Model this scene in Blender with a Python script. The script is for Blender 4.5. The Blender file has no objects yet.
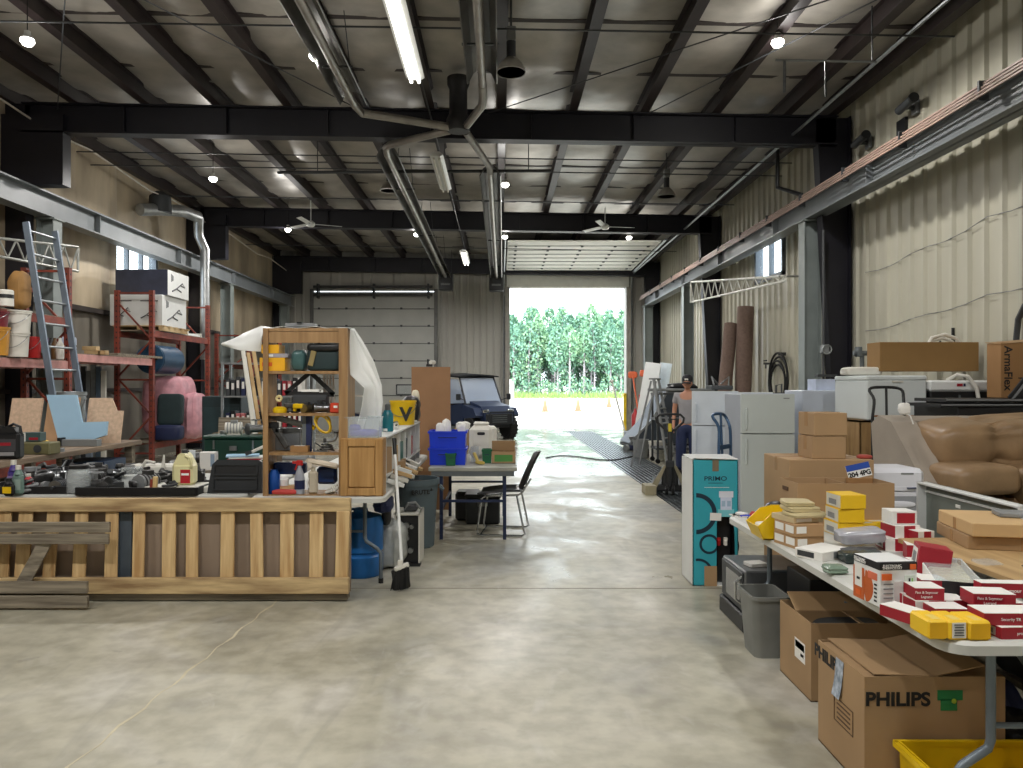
import bpy, bmesh, math, random
from mathutils import Vector, Matrix, Euler
from math import pi, sin, cos, radians as R
random.seed(7)
SC = bpy.context.scene
COL = SC.collection
F, CX, CY, EYE = 744.0, 500.0, 384.0, 1.62
def X_(px, Y): return (px - CX) * Y / F          # photo column -> metres across, at distance Y
def Z_(py, Y): return EYE - (py - CY) * Y / F    # photo row -> height, at distance Y

# ------------------------------------------------------------------ materials
def lin(c):
    def f(v):
        v = v / 255.0
        return v / 12.92 if v <= .04045 else ((v + .055) / 1.055) ** 2.4
    return (f(c[0]), f(c[1]), f(c[2]), 1)
MATS = {}
def mat(key, rgb, rough=.55, metal=0.0, var=.14, scale=5.0, bump=0.0, stretch=(1, 1, 1), rgb2=None, detail=4, emit=0, spec=None):
    if key in MATS: return MATS[key]
    m = bpy.data.materials.new(key); m.use_nodes = True
    nt = m.node_tree; N = nt.nodes; L = nt.links
    p = N['Principled BSDF']
    p.inputs['Roughness'].default_value = rough
    p.inputs['Metallic'].default_value = metal
    if spec is not None: p.inputs['Specular IOR Level'].default_value = spec
    base = lin(rgb)
    tc = N.new('ShaderNodeTexCoord'); mp = N.new('ShaderNodeMapping')
    mp.inputs['Scale'].default_value = stretch
    L.new(tc.outputs['Object'], mp.inputs['Vector'])
    nz = N.new('ShaderNodeTexNoise'); nz.inputs['Scale'].default_value = scale; nz.inputs['Detail'].default_value = detail
    L.new(mp.outputs['Vector'], nz.inputs['Vector'])
    cr = N.new('ShaderNodeValToRGB')
    a = tuple(max(0, v * (1 - var)) for v in base[:3]) + (1,)
    c = tuple(min(1, v * (1 + var)) for v in base[:3]) + (1,)
    if rgb2 is not None: a = lin(rgb2); c = base
    cr.color_ramp.elements[0].color = a; cr.color_ramp.elements[0].position = .32
    cr.color_ramp.elements[1].color = c; cr.color_ramp.elements[1].position = .68
    L.new(nz.outputs['Fac'], cr.inputs['Fac']); L.new(cr.outputs['Color'], p.inputs['Base Color'])
    if bump:
        b = N.new('ShaderNodeBump'); b.inputs['Strength'].default_value = bump; b.inputs['Distance'].default_value = .02
        L.new(nz.outputs['Fac'], b.inputs['Height']); L.new(b.outputs['Normal'], p.inputs['Normal'])
    if emit:
        p.inputs['Emission Color'].default_value = base; p.inputs['Emission Strength'].default_value = emit
    MATS[key] = m
    return m
def glass(key, rgb=(235, 245, 248), rough=.03, alpha=.25):
    if key in MATS: return MATS[key]
    m = bpy.data.materials.new(key); m.use_nodes = True
    nt = m.node_tree; N = nt.nodes; L = nt.links
    N.remove(N['Principled BSDF']); out = N['Material Output']
    t = N.new('ShaderNodeBsdfTransparent'); g = N.new('ShaderNodeBsdfPrincipled'); mx = N.new('ShaderNodeMixShader')
    g.inputs['Base Color'].default_value = lin(rgb); g.inputs['Roughness'].default_value = rough
    t.inputs['Color'].default_value = (.95, .97, .98, 1)
    mx.inputs['Fac'].default_value = alpha
    L.new(t.outputs[0], mx.inputs[1]); L.new(g.outputs[0], mx.inputs[2]); L.new(mx.outputs[0], out.inputs['Surface'])
    MATS[key] = m
    return m

CARD = mat('cardboard', (164, 134, 98), .8, var=.07, scale=3)
CARDD = mat('cardboard_dark', (150, 112, 70), .8, var=.08, scale=3)
CARDL = mat('cardboard_light', (196, 164, 118), .8, var=.06, scale=3)
TAPE = mat('packing_tape', (168, 132, 92), .25, var=.05)
WHITE = mat('white_enamel', (226, 229, 228), .35, var=.03)
OFFW = mat('off_white_plastic', (214, 212, 203), .5, var=.05)
PAPER = mat('paper_white', (230, 229, 224), .7, var=.05)
BLACK = mat('black_plastic', (24, 25, 27), .45, var=.2)
BLACKR = mat('black_rubber', (20, 20, 21), .75, var=.2)
GREYP = mat('grey_plastic', (92, 98, 100), .5, var=.08)
DGREY = mat('dark_grey', (58, 61, 64), .5, var=.12)
MGREY = mat('mid_grey', (128, 131, 132), .5, var=.08)
STEEL = mat('bare_steel', (150, 153, 156), .32, 1.0, var=.2, scale=9)
DSTEEL = mat('greasy_steel', (86, 86, 86), .45, .8, var=.4, scale=14)
GALV = mat('galvanised', (158, 163, 165), .42, .75, var=.15, scale=12)
CHROME = mat('chrome', (200, 203, 206), .15, 1.0, var=.03)
YEL = mat('yellow_card', (232, 190, 30), .5, var=.06)
YELP = mat('yellow_plastic', (228, 190, 20), .38, var=.05)
RED = mat('red_card', (156, 26, 42), .5, var=.08)
REDP = mat('red_plastic', (176, 34, 34), .4, var=.08)
BLUEP = mat('blue_plastic', (20, 58, 205), .35, var=.06)
BLUED = mat('blue_drum', (22, 88, 150), .4, var=.1)
NAVY = mat('navy', (24, 34, 72), .6, var=.15)
TEAL = mat('teal_print', (52, 160, 176), .5, var=.06)
GREEN = mat('green_plastic', (18, 92, 60), .45, var=.1)
DGREEN = mat('dark_green_paint', (16, 58, 46), .4, var=.15)
ORANGE = mat('orange_print', (216, 98, 36), .5, var=.06)
RACKO = mat('rack_orange', (146, 66, 48), .6, scale=6, rgb2=(106, 50, 42), detail=8)
RACKP = mat('rack_faded_pink', (206, 150, 144), .6, var=.15, scale=7)
PINE = mat('pine_wood', (206, 180, 134), .65, scale=3, rgb2=(168, 136, 92), bump=.1)
PINEX = mat('pine_along', (214, 188, 140), .65, scale=3, stretch=(.8, 6, 6), rgb2=(140, 112, 78), bump=.14, detail=9)
PINEZ = mat('pine_upright', (220, 192, 142), .65, scale=4, stretch=(6, 6, .35), rgb2=(176, 138, 90), bump=.12)
OLDW = mat('weathered_wood', (152, 142, 124), .8, scale=5, stretch=(.4, 7, 7), rgb2=(96, 88, 76), bump=.15)
OAK = mat('oak_veneer', (186, 146, 92), .45, scale=4, stretch=(7, 7, .5), rgb2=(156, 116, 66))
SHELFW = mat('shelf_wood', (164, 130, 88), .55, scale=4, stretch=(6, 6, .5), rgb2=(134, 102, 64))
BOARDT = mat('taupe_board', (148, 130, 112), .7, var=.1, scale=2)
OSB = mat('particle_board', (206, 178, 152), .75, var=.14, scale=24)
ROPE = mat('tan_rope', (180, 160, 120), .8)
SKIN = mat('skin_tone', (188, 136, 110), .5, var=.06)
CLEAR = glass('clear_plastic', (222, 228, 228), .12, .27)
PANE = glass('window_glass', (235, 242, 245), .02, .12)
LBLUE = mat('light_blue_foam', (164, 200, 226), .6, var=.03)
PINKI = mat('pink_insulation_wrap', (206, 150, 160), .35, var=.18, scale=7, bump=.5)
LEATH = mat('tan_leather', (140, 114, 84), .42, var=.16, scale=5, bump=.35, detail=7)
LEATHG = mat('sofa_grey_back', (156, 146, 134), .55, var=.08, scale=4)
def ink(k, c): return mat(k, c, .6, var=.02)
INKB = ink('ink_black', (18, 18, 20)); INKW = ink('ink_white', (236, 236, 232)); INKG = ink('ink_green', (26, 120, 66))
INKT = ink('ink_navy', (16, 44, 60)); INKBL = ink('ink_blue', (28, 70, 160)); INKR = ink('ink_red', (176, 28, 40)); INKBR = ink('ink_brown', (84, 58, 34))

def cr(pts, k=4):
    """Catmull-Rom smoothing of a path"""
    P = [Vector(p) for p in pts]; out = []
    for i in range(len(P) - 1):
        a, b, c, d = P[max(i - 1, 0)], P[i], P[i + 1], P[min(i + 2, len(P) - 1)]
        for j in range(k):
            t = j / k; out.append(.5 * (2 * b + (c - a) * t + (2 * a - 5 * b + 4 * c - d) * t * t + (3 * b - a - 3 * c + d) * t ** 3))
    return out + [P[-1]]
# ------------------------------------------------------------------ mesh builder
class MB:
    def __init__(s): s.v = []; s.f = []; s.mi = []; s.mats = []
    def _m(s, m):
        if m not in s.mats: s.mats.append(m)
        return s.mats.index(m)
    def add(s, vs, fs, m):
        o = len(s.v); i = s._m(m)
        s.v.extend(tuple(v) for v in vs)
        for f in fs: s.f.append(tuple(o + k for k in f)); s.mi.append(i)
        return s
    def box(s, c, d, m, rot=None, bev=0.0, taper=None):
        hx, hy, hz = d[0] / 2, d[1] / 2, d[2] / 2
        tx, ty = taper or (1, 1)
        b = min(bev, hx * .9, hy * .9, hz * .9)
        vs, fs = [], []
        if b <= 0:
            for z in (-1, 1):
                for y in (-1, 1):
                    for x in (-1, 1):
                        k = (tx, ty) if z > 0 else (1, 1)
                        vs.append((x * hx * k[0], y * hy * k[1], z * hz))
            fs = [(0, 2, 3, 1), (4, 5, 7, 6), (0, 1, 5, 4), (2, 6, 7, 3), (0, 4, 6, 2), (1, 3, 7, 5)]
        else:
            idx = {}
            for x in (-1, 1):
                for y in (-1, 1):
                    for z in (-1, 1):
                        k = (tx, ty) if z > 0 else (1, 1)
                        for a in range(3):
                            q = [x * hx, y * hy, z * hz]
                            for j in range(3):
                                if j != a: q[j] -= (x, y, z)[j] * b
                            q[0] *= k[0]; q[1] *= k[1]
                            idx[(x, y, z, a)] = len(vs); vs.append(tuple(q))
            S = (-1, 1)
            for a in range(3):
                o1, o2 = [j for j in range(3) if j != a]
                for sg in S:
                    q = []
                    for (u, w) in ((-1, -1), (1, -1), (1, 1), (-1, 1)):
                        k = [0, 0, 0]; k[a] = sg; k[o1] = u; k[o2] = w
                        q.append(idx[tuple(k) + (a,)])
                    fs.append(tuple(q))
                for u in S:
                    for w in S:
                        k0 = [0, 0, 0]; k0[o1] = u; k0[o2] = w; k1 = list(k0); k0[a] = -1; k1[a] = 1
                        fs.append((idx[tuple(k0) + (o1,)], idx[tuple(k1) + (o1,)], idx[tuple(k1) + (o2,)], idx[tuple(k0) + (o2,)]))
            for x in S:
                for y in S:
                    for z in S: fs.append(tuple(idx[(x, y, z, a)] for a in range(3)))
        M = Euler(rot).to_matrix() if rot else None
        C = Vector(c)
        vs = [(M @ Vector(v) if M else Vector(v)) + C for v in vs]
        return s.add(vs, fs, m)
    def bar(s, p0, p1, w, h, m, bev=0, roll=0):       # box from p0 to p1
        p0, p1 = Vector(p0), Vector(p1); d = p1 - p0
        q = d.to_track_quat('X', 'Z'); L = d.length
        t = MB(); t.box((0, 0, 0), (L, w, h), m, rot=(roll, 0, 0), bev=bev)
        return s.add([q @ Vector(v) + (p0 + p1) / 2 for v in t.v], t.f, m)
    def cyl(s, p0, p1, r0, m, r1=None, n=16, caps=True):
        r1 = r0 if r1 is None else r1
        p0, p1 = Vector(p0), Vector(p1); q = (p1 - p0).to_track_quat('Z', 'Y')
        vs = []
        for p, r in ((p0, r0), (p1, r1)):
            for i in range(n):
                a = 2 * pi * i / n
                vs.append(p + q @ Vector((r * cos(a), r * sin(a), 0)))
        fs = [(i, (i + 1) % n, n + (i + 1) % n, n + i) for i in range(n)]
        if caps: fs += [tuple(range(n - 1, -1, -1)), tuple(range(n, 2 * n))]
        return s.add(vs, fs, m)
    def tube(s, pts, r, m, n=8, closed=False):
        pts = [Vector(p) for p in pts]; k = len(pts)
        rs = r if isinstance(r, (list, tuple)) else [r] * k
        vs, fs = [], []
        up = None
        for i, p in enumerate(pts):
            a = pts[(i - 1) % k] if (closed or i > 0) else p
            b = pts[(i + 1) % k] if (closed or i < k - 1) else p
            t = (b - a).normalized()
            if up is None:
                up = Vector((0, 0, 1)) if abs(t.z) < .9 else Vector((1, 0, 0))
            u = t.cross(up)
            if u.length < 1e-5: u = t.cross(Vector((0, 1, 0)))
            u.normalize(); w = u.cross(t).normalized(); up = w
            for j in range(n):
                g = 2 * pi * j / n
                vs.append(p + (u * cos(g) + w * sin(g)) * rs[i])
        for i in range(k if closed else k - 1):
            for j in range(n):
                i2 = (i + 1) % k
                fs.append((i * n + j, i * n + (j + 1) % n, i2 * n + (j + 1) % n, i2 * n + j))
        if not closed: fs += [tuple(range(n - 1, -1, -1)), tuple(range((k - 1) * n, k * n))]
        return s.add(vs, fs, m)
    def lathe(s, prof, m, n=24, c=(0, 0, 0), sx=1, sy=1):
        vs, fs = [], []
        for (r, z) in prof:
            for i in range(n):
                a = 2 * pi * i / n
                vs.append((c[0] + r * cos(a) * sx, c[1] + r * sin(a) * sy, c[2] + z))
        k = len(prof)
        for j in range(k - 1):
            for i in range(n):
                fs.append((j * n + i, j * n + (i + 1) % n, (j + 1) * n + (i + 1) % n, (j + 1) * n + i))
        if prof[0][0] > 1e-4: fs.append(tuple(range(n - 1, -1, -1)))
        if prof[-1][0] > 1e-4: fs.append(tuple(range((k - 1) * n, k * n)))
        return s.add(vs, fs, m)
    def prism(s, poly, axis, a0, a1, m):
        n = len(poly); vs = []
        for a in (a0, a1):
            for (u, w) in poly:
                vs.append({'x': (a, u, w), 'y': (u, a, w), 'z': (u, w, a)}[axis])
        fs = [(i, (i + 1) % n, n + (i + 1) % n, n + i) for i in range(n)] + [tuple(range(n - 1, -1, -1)), tuple(range(n, 2 * n))]
        return s.add(vs, fs, m)
    def sell(s, c, d, e1, e2, m, rot=None, n=20, k=12, warp=None):   # superellipsoid: pillows, sacks
        def pw(v, e): return math.copysign(abs(v) ** e, v)
        M = Euler(rot).to_matrix() if rot else Matrix.Identity(3)
        vs, fs = [], []
        for i in range(k + 1):
            ph = -pi / 2 + pi * i / k
            for j in range(n):
                th = 2 * pi * j / n
                v = Vector((d[0] / 2 * pw(cos(ph), e1) * pw(cos(th), e2), d[1] / 2 * pw(cos(ph), e1) * pw(sin(th), e2), d[2] / 2 * pw(sin(ph), e1)))
                if warp: v = Vector(warp(v))
                vs.append(M @ v + Vector(c))
        for i in range(k):
            for j in range(n):
                fs.append((i * n + j, i * n + (j + 1) % n, (i + 1) * n + (j + 1) % n, (i + 1) * n + j))
        return s.add(vs, fs, m)
    def sheet(s, fn, nu, nv, m, th=.004):               # a bent sheet with thickness: fn(u,v)
        P = [[Vector(fn(i / nu, j / nv)) for j in range(nv + 1)] for i in range(nu + 1)]
        vs, fs = [], []
        W = nv + 1; T = (nu + 1) * W
        nrm = []
        for i in range(nu + 1):
            for j in range(nv + 1):
                a = P[min(i + 1, nu)][j] - P[max(i - 1, 0)][j]; b = P[i][min(j + 1, nv)] - P[i][max(j - 1, 0)]
                q = a.cross(b); nrm.append(q.normalized() if q.length > 1e-9 else Vector((0, 0, 1)))
        flat = [p for row in P for p in row]
        vs = flat + [p - q * th for p, q in zip(flat, nrm)]
        for i in range(nu):
            for j in range(nv):
                a = i * W + j
                fs.append((a, a + 1, a + W + 1, a + W)); fs.append((T + a, T + a + W, T + a + W + 1, T + a + 1))
        edge = [(0, j) for j in range(nv)] + [(i, nv) for i in range(nu)] + [(nu, j) for j in range(nv, 0, -1)] + [(i, 0) for i in range(nu, 0, -1)]
        ids = [i * W + j for i, j in edge]
        for a, b in zip(ids, ids[1:] + ids[:1]): fs.append((a, b, T + b, T + a))
        return s.add(vs, fs, m)
    def build(s, name, parent=None, loc=(0, 0, 0), rot=None, smooth=True, angle=.6, fix=True):
        me = bpy.data.meshes.new(name)
        me.from_pydata(s.v, [], s.f)
        for m in s.mats: me.materials.append(m)
        me.polygons.foreach_set('material_index', s.mi)
        if fix:
            bm = bmesh.new(); bm.from_mesh(me); bmesh.ops.recalc_face_normals(bm, faces=bm.faces); bm.to_mesh(me); bm.free()
        if smooth:
            me.polygons.foreach_set('use_smooth', [True] * len(me.polygons))
            me.set_sharp_from_angle(angle=angle)
        me.update()
        o = bpy.data.objects.new(name, me); COL.objects.link(o)
        o.location = loc
        if rot is not None: o.rotation_euler = rot if isinstance(rot, (tuple, list)) else (0, 0, rot)
        if parent is not None: o.parent = parent
        return o

def tag(o, label=None, cat=None, group=None, kind=None):
    if label: o['label'] = label
    if cat: o['category'] = cat
    if group: o['group'] = group
    if kind: o['kind'] = kind
    return o
def thing(name, label, cat, loc=(0, 0, 0), rot=0, group=None):
    o = bpy.data.objects.new(name, None); COL.objects.link(o); o.empty_display_size = .1
    o.location = loc; o.rotation_euler = rot if isinstance(rot, (tuple, list)) else (0, 0, rot)
    return tag(o, label, cat, group)
KIDS = {}
def dup(o, loc=None, rot=None, label=None, parent=None):
    c = o.copy(); COL.objects.link(c)
    if parent is not None: c.parent = parent
    if loc is not None: c.location = loc
    if rot is not None: c.rotation_euler = rot if isinstance(rot, (tuple, list)) else (0, 0, rot)
    if label: c['label'] = label
    for ch in list(o.children): dup(ch, parent=c)
    return c
def struct(name, b, parent=None, **k):
    o = b.build(name, parent, **k)
    if parent is None: o['kind'] = 'structure'
    return o
def text(s, size, m, parent, loc, rot=(pi / 2, 0, 0), name='lettering', align='CENTER', sx=1.0, bold=0.0):
    cu = bpy.data.curves.new('t', 'FONT'); cu.body = s; cu.size = size; cu.extrude = .0006; cu.offset = bold
    cu.align_x = align; cu.align_y = 'CENTER'
    to = bpy.data.objects.new('t', cu); COL.objects.link(to)
    me = bpy.data.meshes.new_from_object(to)
    bpy.data.objects.remove(to); bpy.data.curves.remove(cu)
    me.materials.clear(); me.materials.append(m)
    o = bpy.data.objects.new(name, me); COL.objects.link(o)
    o.location = loc; o.rotation_euler = rot; o.scale = (sx, 1, 1)
    o.parent = parent
    return o
FACE = {'F': (pi / 2, 0, 0), 'L': (pi / 2, 0, -pi / 2), 'R': (pi / 2, 0, pi / 2), 'T': (0, 0, 0)}
def fpos(face, w, d, h, u, v, off=.001):          # u,v in -.5..5 (v 0..1 for uprights) on a box standing at z=0
    if face == 'F': return (u * w, -d / 2 - off, v * h)
    if face == 'L': return (-w / 2 - off, -u * d, v * h)
    if face == 'R': return (w / 2 + off, u * d, v * h)
    return (u * w, (v - .5) * d, h + off)
def patch(parent, face, w, d, h, u0, u1, v0, v1, m, name='printed_panel', t=.0012):
    b = MB(); u, v = (u0 + u1) / 2, (v0 + v1) / 2; du, dv = u1 - u0, v1 - v0
    if face == 'F': b.box((u * w, -d / 2 - t / 4, v * h), (du * w, t, dv * h), m)
    elif face == 'L': b.box((-w / 2 - t / 4, -u * d, v * h), (t, du * d, dv * h), m)
    elif face == 'R': b.box((w / 2 + t / 4, u * d, v * h), (t, du * d, dv * h), m)
    else: b.box((u * w, (v - .5) * d, h + t / 4), (du * w, dv * d, t), m)
    return b.build(name, parent, smooth=False)
def pack(name, label, cat, x, y, z, w, d, h, rz, m, panels=(), texts=(), group=None, bev=.002, rot=None, body='carton', flap=True):
    """A closed printed packet: body, a tuck flap line and printed panels."""
    t = thing(name, label, cat, (x, y, z), rot if rot else rz, group)
    MB().box((0, 0, h / 2), (w, d, h), m, bev=bev).build(body, t)
    for k, p in enumerate(panels): patch(t, p[0], w, d, h, *p[1:6], name=(p[6] if len(p) > 6 else 'printed_panel'), t=.0012 + .0005 * k)
    for q in texts:   # (face, string, size, u, v, mat, sx)
        text(q[1], q[2], q[5], t, fpos(q[0], w, d, h, q[3], q[4], .0014 + .0004 * len(panels)), FACE[q[0]], sx=(q[6] if len(q) > 6 else 1))
    return t
def carton(name, label, x, y, z, w, d, h, rz=0, m=None, open_=False, flaps=(), group=None, cat='cardboard box', tape=True, m2=None):
    """Cardboard box: closed with tape, or open with flaps (side, angle)."""
    m = m or CARD; m2 = m2 or CARDD
    t = thing(name, label, cat, (x, y, z), rz, group)
    if not open_:
        MB().box((0, 0, h / 2), (w, d, h), m, bev=.004).build('carton', t)
        if tape:
            b = MB(); b.box((0, 0, h + .0006), (w * 1.0, .05, .0016), TAPE); b.box((-w / 2 - .0006, 0, h - .05), (.0016, .05, .1), TAPE)
            b.build('tape', t, smooth=False)
        return t
    th = .006
    b = MB()
    b.box((0, 0, th / 2), (w, d, th), m2)
    for sx in (-1, 1): b.box((sx * (w / 2 - th / 2), 0, h / 2), (th, d, h), m)
    for sy in (-1, 1): b.box((0, sy * (d / 2 - th / 2), h / 2), (w - 2 * th, th, h), m)
    b.build('carton', t, smooth=False)
    for side, ang, ln in flaps:
        q = MB(); a = R(ang)       # ang: 0 upright, 90 out flat, 180 hanging down outside
        if side in 'FB':
            sy = -1 if side == 'F' else 1
            q.box((0, sy * ln / 2 * sin(a), h + ln / 2 * cos(a)), (w * .98, .004, ln), m, rot=(-sy * a, 0, 0))
            if ang > 150: q.v = [(p[0], p[1] + sy * (.004), p[2]) for p in q.v]
        else:
            sx = -1 if side == 'L' else 1
            q.box((sx * ln / 2 * sin(a), 0, h + ln / 2 * cos(a)), (.004, d * .98, ln), m, rot=(0, sx * a, 0))
        q.build('flap', t, smooth=False)
    return t
# ================================================================== THE HALL
XL, XR, YB, YF = -7.9, 5.55, 26.2, -7.0
def floor_mat():
    m = bpy.data.materials.new('concrete_floor'); m.use_nodes = True
    N = m.node_tree.nodes; L = m.node_tree.links; p = N['Principled BSDF']
    tc = N.new('ShaderNodeTexCoord')
    def noise(sc, det=5, stretch=(1, 1, 1), dist=0.0):
        mp = N.new('ShaderNodeMapping'); mp.inputs['Scale'].default_value = stretch
        n = N.new('ShaderNodeTexNoise'); n.inputs['Scale'].default_value = sc; n.inputs['Detail'].default_value = det
        n.inputs['Distortion'].default_value = dist
        L.new(tc.outputs['Object'], mp.inputs['Vector']); L.new(mp.outputs[0], n.inputs['Vector']); return n
    def ramp(src, stops):
        r = N.new('ShaderNodeValToRGB'); e = r.color_ramp.elements
        e[0].position, e[0].color = stops[0]; e[1].position, e[1].color = stops[-1]
        for q in stops[1:-1]:
            k = e.new(q[0]); k.color = q[1]
        L.new(src, r.inputs['Fac']); return r
    def mix(f, a, b, mode='MIX'):
        q = N.new('ShaderNodeMix'); q.data_type = 'RGBA'; q.blend_type = mode
        if isinstance(f, float): q.inputs[0].default_value = f
        else: L.new(f, q.inputs[0])
        for s_, v in ((6, a), (7, b)):
            if isinstance(v, tuple): q.inputs[s_].default_value = v
            else: L.new(v, q.inputs[s_])
        return q.outputs[2]
    def math_(op, a, b):
        q = N.new('ShaderNodeMath'); q.operation = op; q.use_clamp = True
        for i, v in enumerate((a, b)):
            if isinstance(v, (int, float)): q.inputs[i].default_value = v
            else: L.new(v, q.inputs[i])
        return q.outputs[0]
    big = ramp(noise(.8, 11, dist=.8).outputs['Fac'], [(.30, lin((150, 149, 141))), (.45, lin((172, 168, 150))), (.55, lin((184, 180, 162))), (.70, lin((196, 193, 182)))])
    fine = ramp(noise(7, 10).outputs['Fac'], [(.36, lin((200, 198, 194))), (.62, lin((255, 255, 255)))])
    col = mix(.55, big.outputs[0], fine.outputs[0], 'MULTIPLY')
    tyre = ramp(noise(1.6, 6, (2.2, .25, 1), 1.2).outputs['Fac'], [(.6, (0, 0, 0, 1)), (.72, (1, 1, 1, 1))])
    tf = math_('MULTIPLY', tyre.outputs[0], .35); col = mix(tf, col, lin((134, 131, 122)))
    spots = ramp(noise(4.5, 3).outputs['Fac'], [(.70, (0, 0, 0, 1)), (.76, (1, 1, 1, 1))])
    sf = math_('MULTIPLY', spots.outputs[0], .5); col = mix(sf, col, lin((130, 126, 116)))
    pale = ramp(noise(2.3, 9, (1, .6, 1), 2).outputs['Fac'], [(.58, (0, 0, 0, 1)), (.70, (.3, .3, .3, 1))])
    col = mix(pale.outputs[0], col, lin((206, 204, 198)))
    L.new(col, p.inputs['Base Color'])
    # wash-down water lies on the slab towards the far door and thins out along the aisle
    sp = N.new('ShaderNodeSeparateXYZ'); L.new(tc.outputs['Object'], sp.inputs[0])
    def mr(src, a, b, c=0., d=1.):
        q = N.new('ShaderNodeMapRange'); q.interpolation_type = 'SMOOTHSTEP'
        q.inputs[1].default_value = a; q.inputs[2].default_value = b; q.inputs[3].default_value = c; q.inputs[4].default_value = d
        L.new(src, q.inputs[0]); return q.outputs[0]
    far = mr(sp.outputs['Y'], 13.0, 13.3)
    pud = ramp(noise(.9, 4, (1, .7, 1), 1.5).outputs['Fac'], [(.40, (0, 0, 0, 1)), (.52, (1, 1, 1, 1))])
    wet_far = math_('MULTIPLY', far, math_('ADD', math_('MULTIPLY', pud.outputs[0], .35), .65))
    aisle = math_('MULTIPLY', mr(sp.outputs['X'], -.3, .5), mr(sp.outputs['X'], 2.2, 1.3))
    near = math_('MULTIPLY', mr(sp.outputs['Y'], 4.2, 6.5), aisle)
    pud2 = ramp(noise(1.5, 8, (1, .6, 1), 1.0).outputs['Fac'], [(.50, (0, 0, 0, 1)), (.60, (1, 1, 1, 1))])
    wet = math_('ADD', wet_far, math_('MULTIPLY', math_('MULTIPLY', near, pud2.outputs[0]), .62))
    rr = ramp(noise(1.2, 7, (1, 1, 1), .8).outputs['Fac'], [(.3, (.36, .36, .36, 1)), (.7, (.52, .52, .52, 1))])
    rough = mix(wet, rr.outputs[0], (.15, .15, .15, 1))
    L.new(rough, p.inputs['Roughness'])
    b = N.new('ShaderNodeBump'); b.inputs['Strength'].default_value = .12; b.inputs['Distance'].default_value = .01
    L.new(noise(3, 10).outputs['Fac'], b.inputs['Height']); L.new(b.outputs[0], p.inputs['Normal'])
    MATS['concrete_floor'] = m
    return m
FLOORM = floor_mat()
DX0, DX1, DY0, DY1 = 2.28, 3.16, 8.6, 25.6      # the trench drain
b = MB()
zt = 0.0
def slab(x0, x1, y0, y1): b.box(((x0 + x1) / 2, (y0 + y1) / 2, -.1), (x1 - x0, y1 - y0, .2), FLOORM)
slab(XL - .3, DX0, YF, YB + .4); slab(DX1, XR + .3, YF, YB + .4); slab(DX0, DX1, YF, DY0); slab(DX0, DX1, DY1, YB + .4)
struct('floor', b, smooth=False)
JOINT = mat('joint_dark', (122, 118, 108), .8)
CRACK = mat('crack_pale', (198, 190, 164), .8)
b = MB()
for y in (5.9, 13.15): b.box(((XL + DX0) / 2, y, .0004), (DX0 - XL, .012, .0012), JOINT)
for i in range(36): b.bar((-1.88 + .006 * i + .012 * sin(i * 1.7), 2.2 + i * .095, .0004), (-1.88 + .006 * (i + 1) + .012 * sin((i + 1) * 1.7), 2.2 + (i + 1) * .095, .0004), .012 + .005 * sin(i), .0012, CRACK)
o = struct('trim_1', b, smooth=False)
# trench drain grating
GRATE = mat('drain_steel', (140, 146, 150), .3, .8, var=.25, scale=8)
b = MB()
b.box(((DX0 + DX1) / 2, (DY0 + DY1) / 2, -.17), (DX1 - DX0, DY1 - DY0, .02), mat('drain_black', (16, 17, 18), .4))
n = 12
for i in range(n): b.box((DX0 + .03 + (DX1 - DX0 - .06) * i / (n - 1), (DY0 + DY1) / 2, -.022), (.026, DY1 - DY0, .05), GRATE)
y = DY0 + .01
while y < DY1: b.box(((DX0 + DX1) / 2, y, -.03), (DX1 - DX0, .03, .045), GRATE); y += .62
g = b.build('drain_grating', smooth=False); tag(g, 'long steel trench drain grating let into the concrete floor', 'drain grating')

# ---- walls
def ribbed(b, x, y0, y1, z0, z1, m, s=-1, pitch=.305, along='y', dep=.042):
    """corrugated liner sheet: flat pans and trapezoid ribs; s = direction the ribs stand out"""
    pr = []; y = y0
    while y < y1 - 1e-6:
        for dy, dz in ((0, 0), (pitch * .62, 0), (pitch * .70, dep), (pitch * .90, dep), (pitch * .98, 0)):
            if y + dy < y1: pr.append((y + dy, dz))
        y += pitch
    pr.append((y1, 0))
    poly = [(q, x + s * w) for q, w in pr] + [(y1, x - s * .05), (y0, x - s * .05)]
    if along == 'y': b.prism([(w, q) for q, w in poly], 'z', z0, z1, m)
    else: b.prism([(q, w) for q, w in poly], 'z', z0, z1, m)
LINER = mat('liner_sheet', (178, 175, 158), .45, var=.12, scale=1.1, stretch=(1, 1, .25), detail=7)
LINERB = mat('liner_sheet_far', (170, 168, 160), .5, var=.10, scale=1.1, stretch=(1, 1, .25), detail=7)
VINYL = mat('vinyl_insulation', (206, 190, 162), .5, scale=1.3, stretch=(1, 1, .35), rgb2=(146, 132, 112), detail=8)
VINYLD = mat('vinyl_dirty', (140, 134, 122), .6, scale=1.2, stretch=(1, 1, .4), rgb2=(92, 88, 80), detail=8)
ZTOP = 6.5
WY0, WY1, WZ0, WZ1 = 14.45, 16.05, 3.75, 4.75      # window in the right wall
b = MB()
ribbed(b, XR, YF, WY0, 0, ZTOP, LINER); ribbed(b, XR, WY1, YB, 0, ZTOP, LINER)
ribbed(b, XR, WY0, WY1, 0, WZ0, LINER); ribbed(b, XR, WY0, WY1, WZ1, ZTOP, LINER)
struct('wall_right', b, smooth=False)
LWY0, LWY1, LWZ0, LWZ1 = 15.2, 17.1, 3.3, 4.85     # window in the left wall
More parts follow.
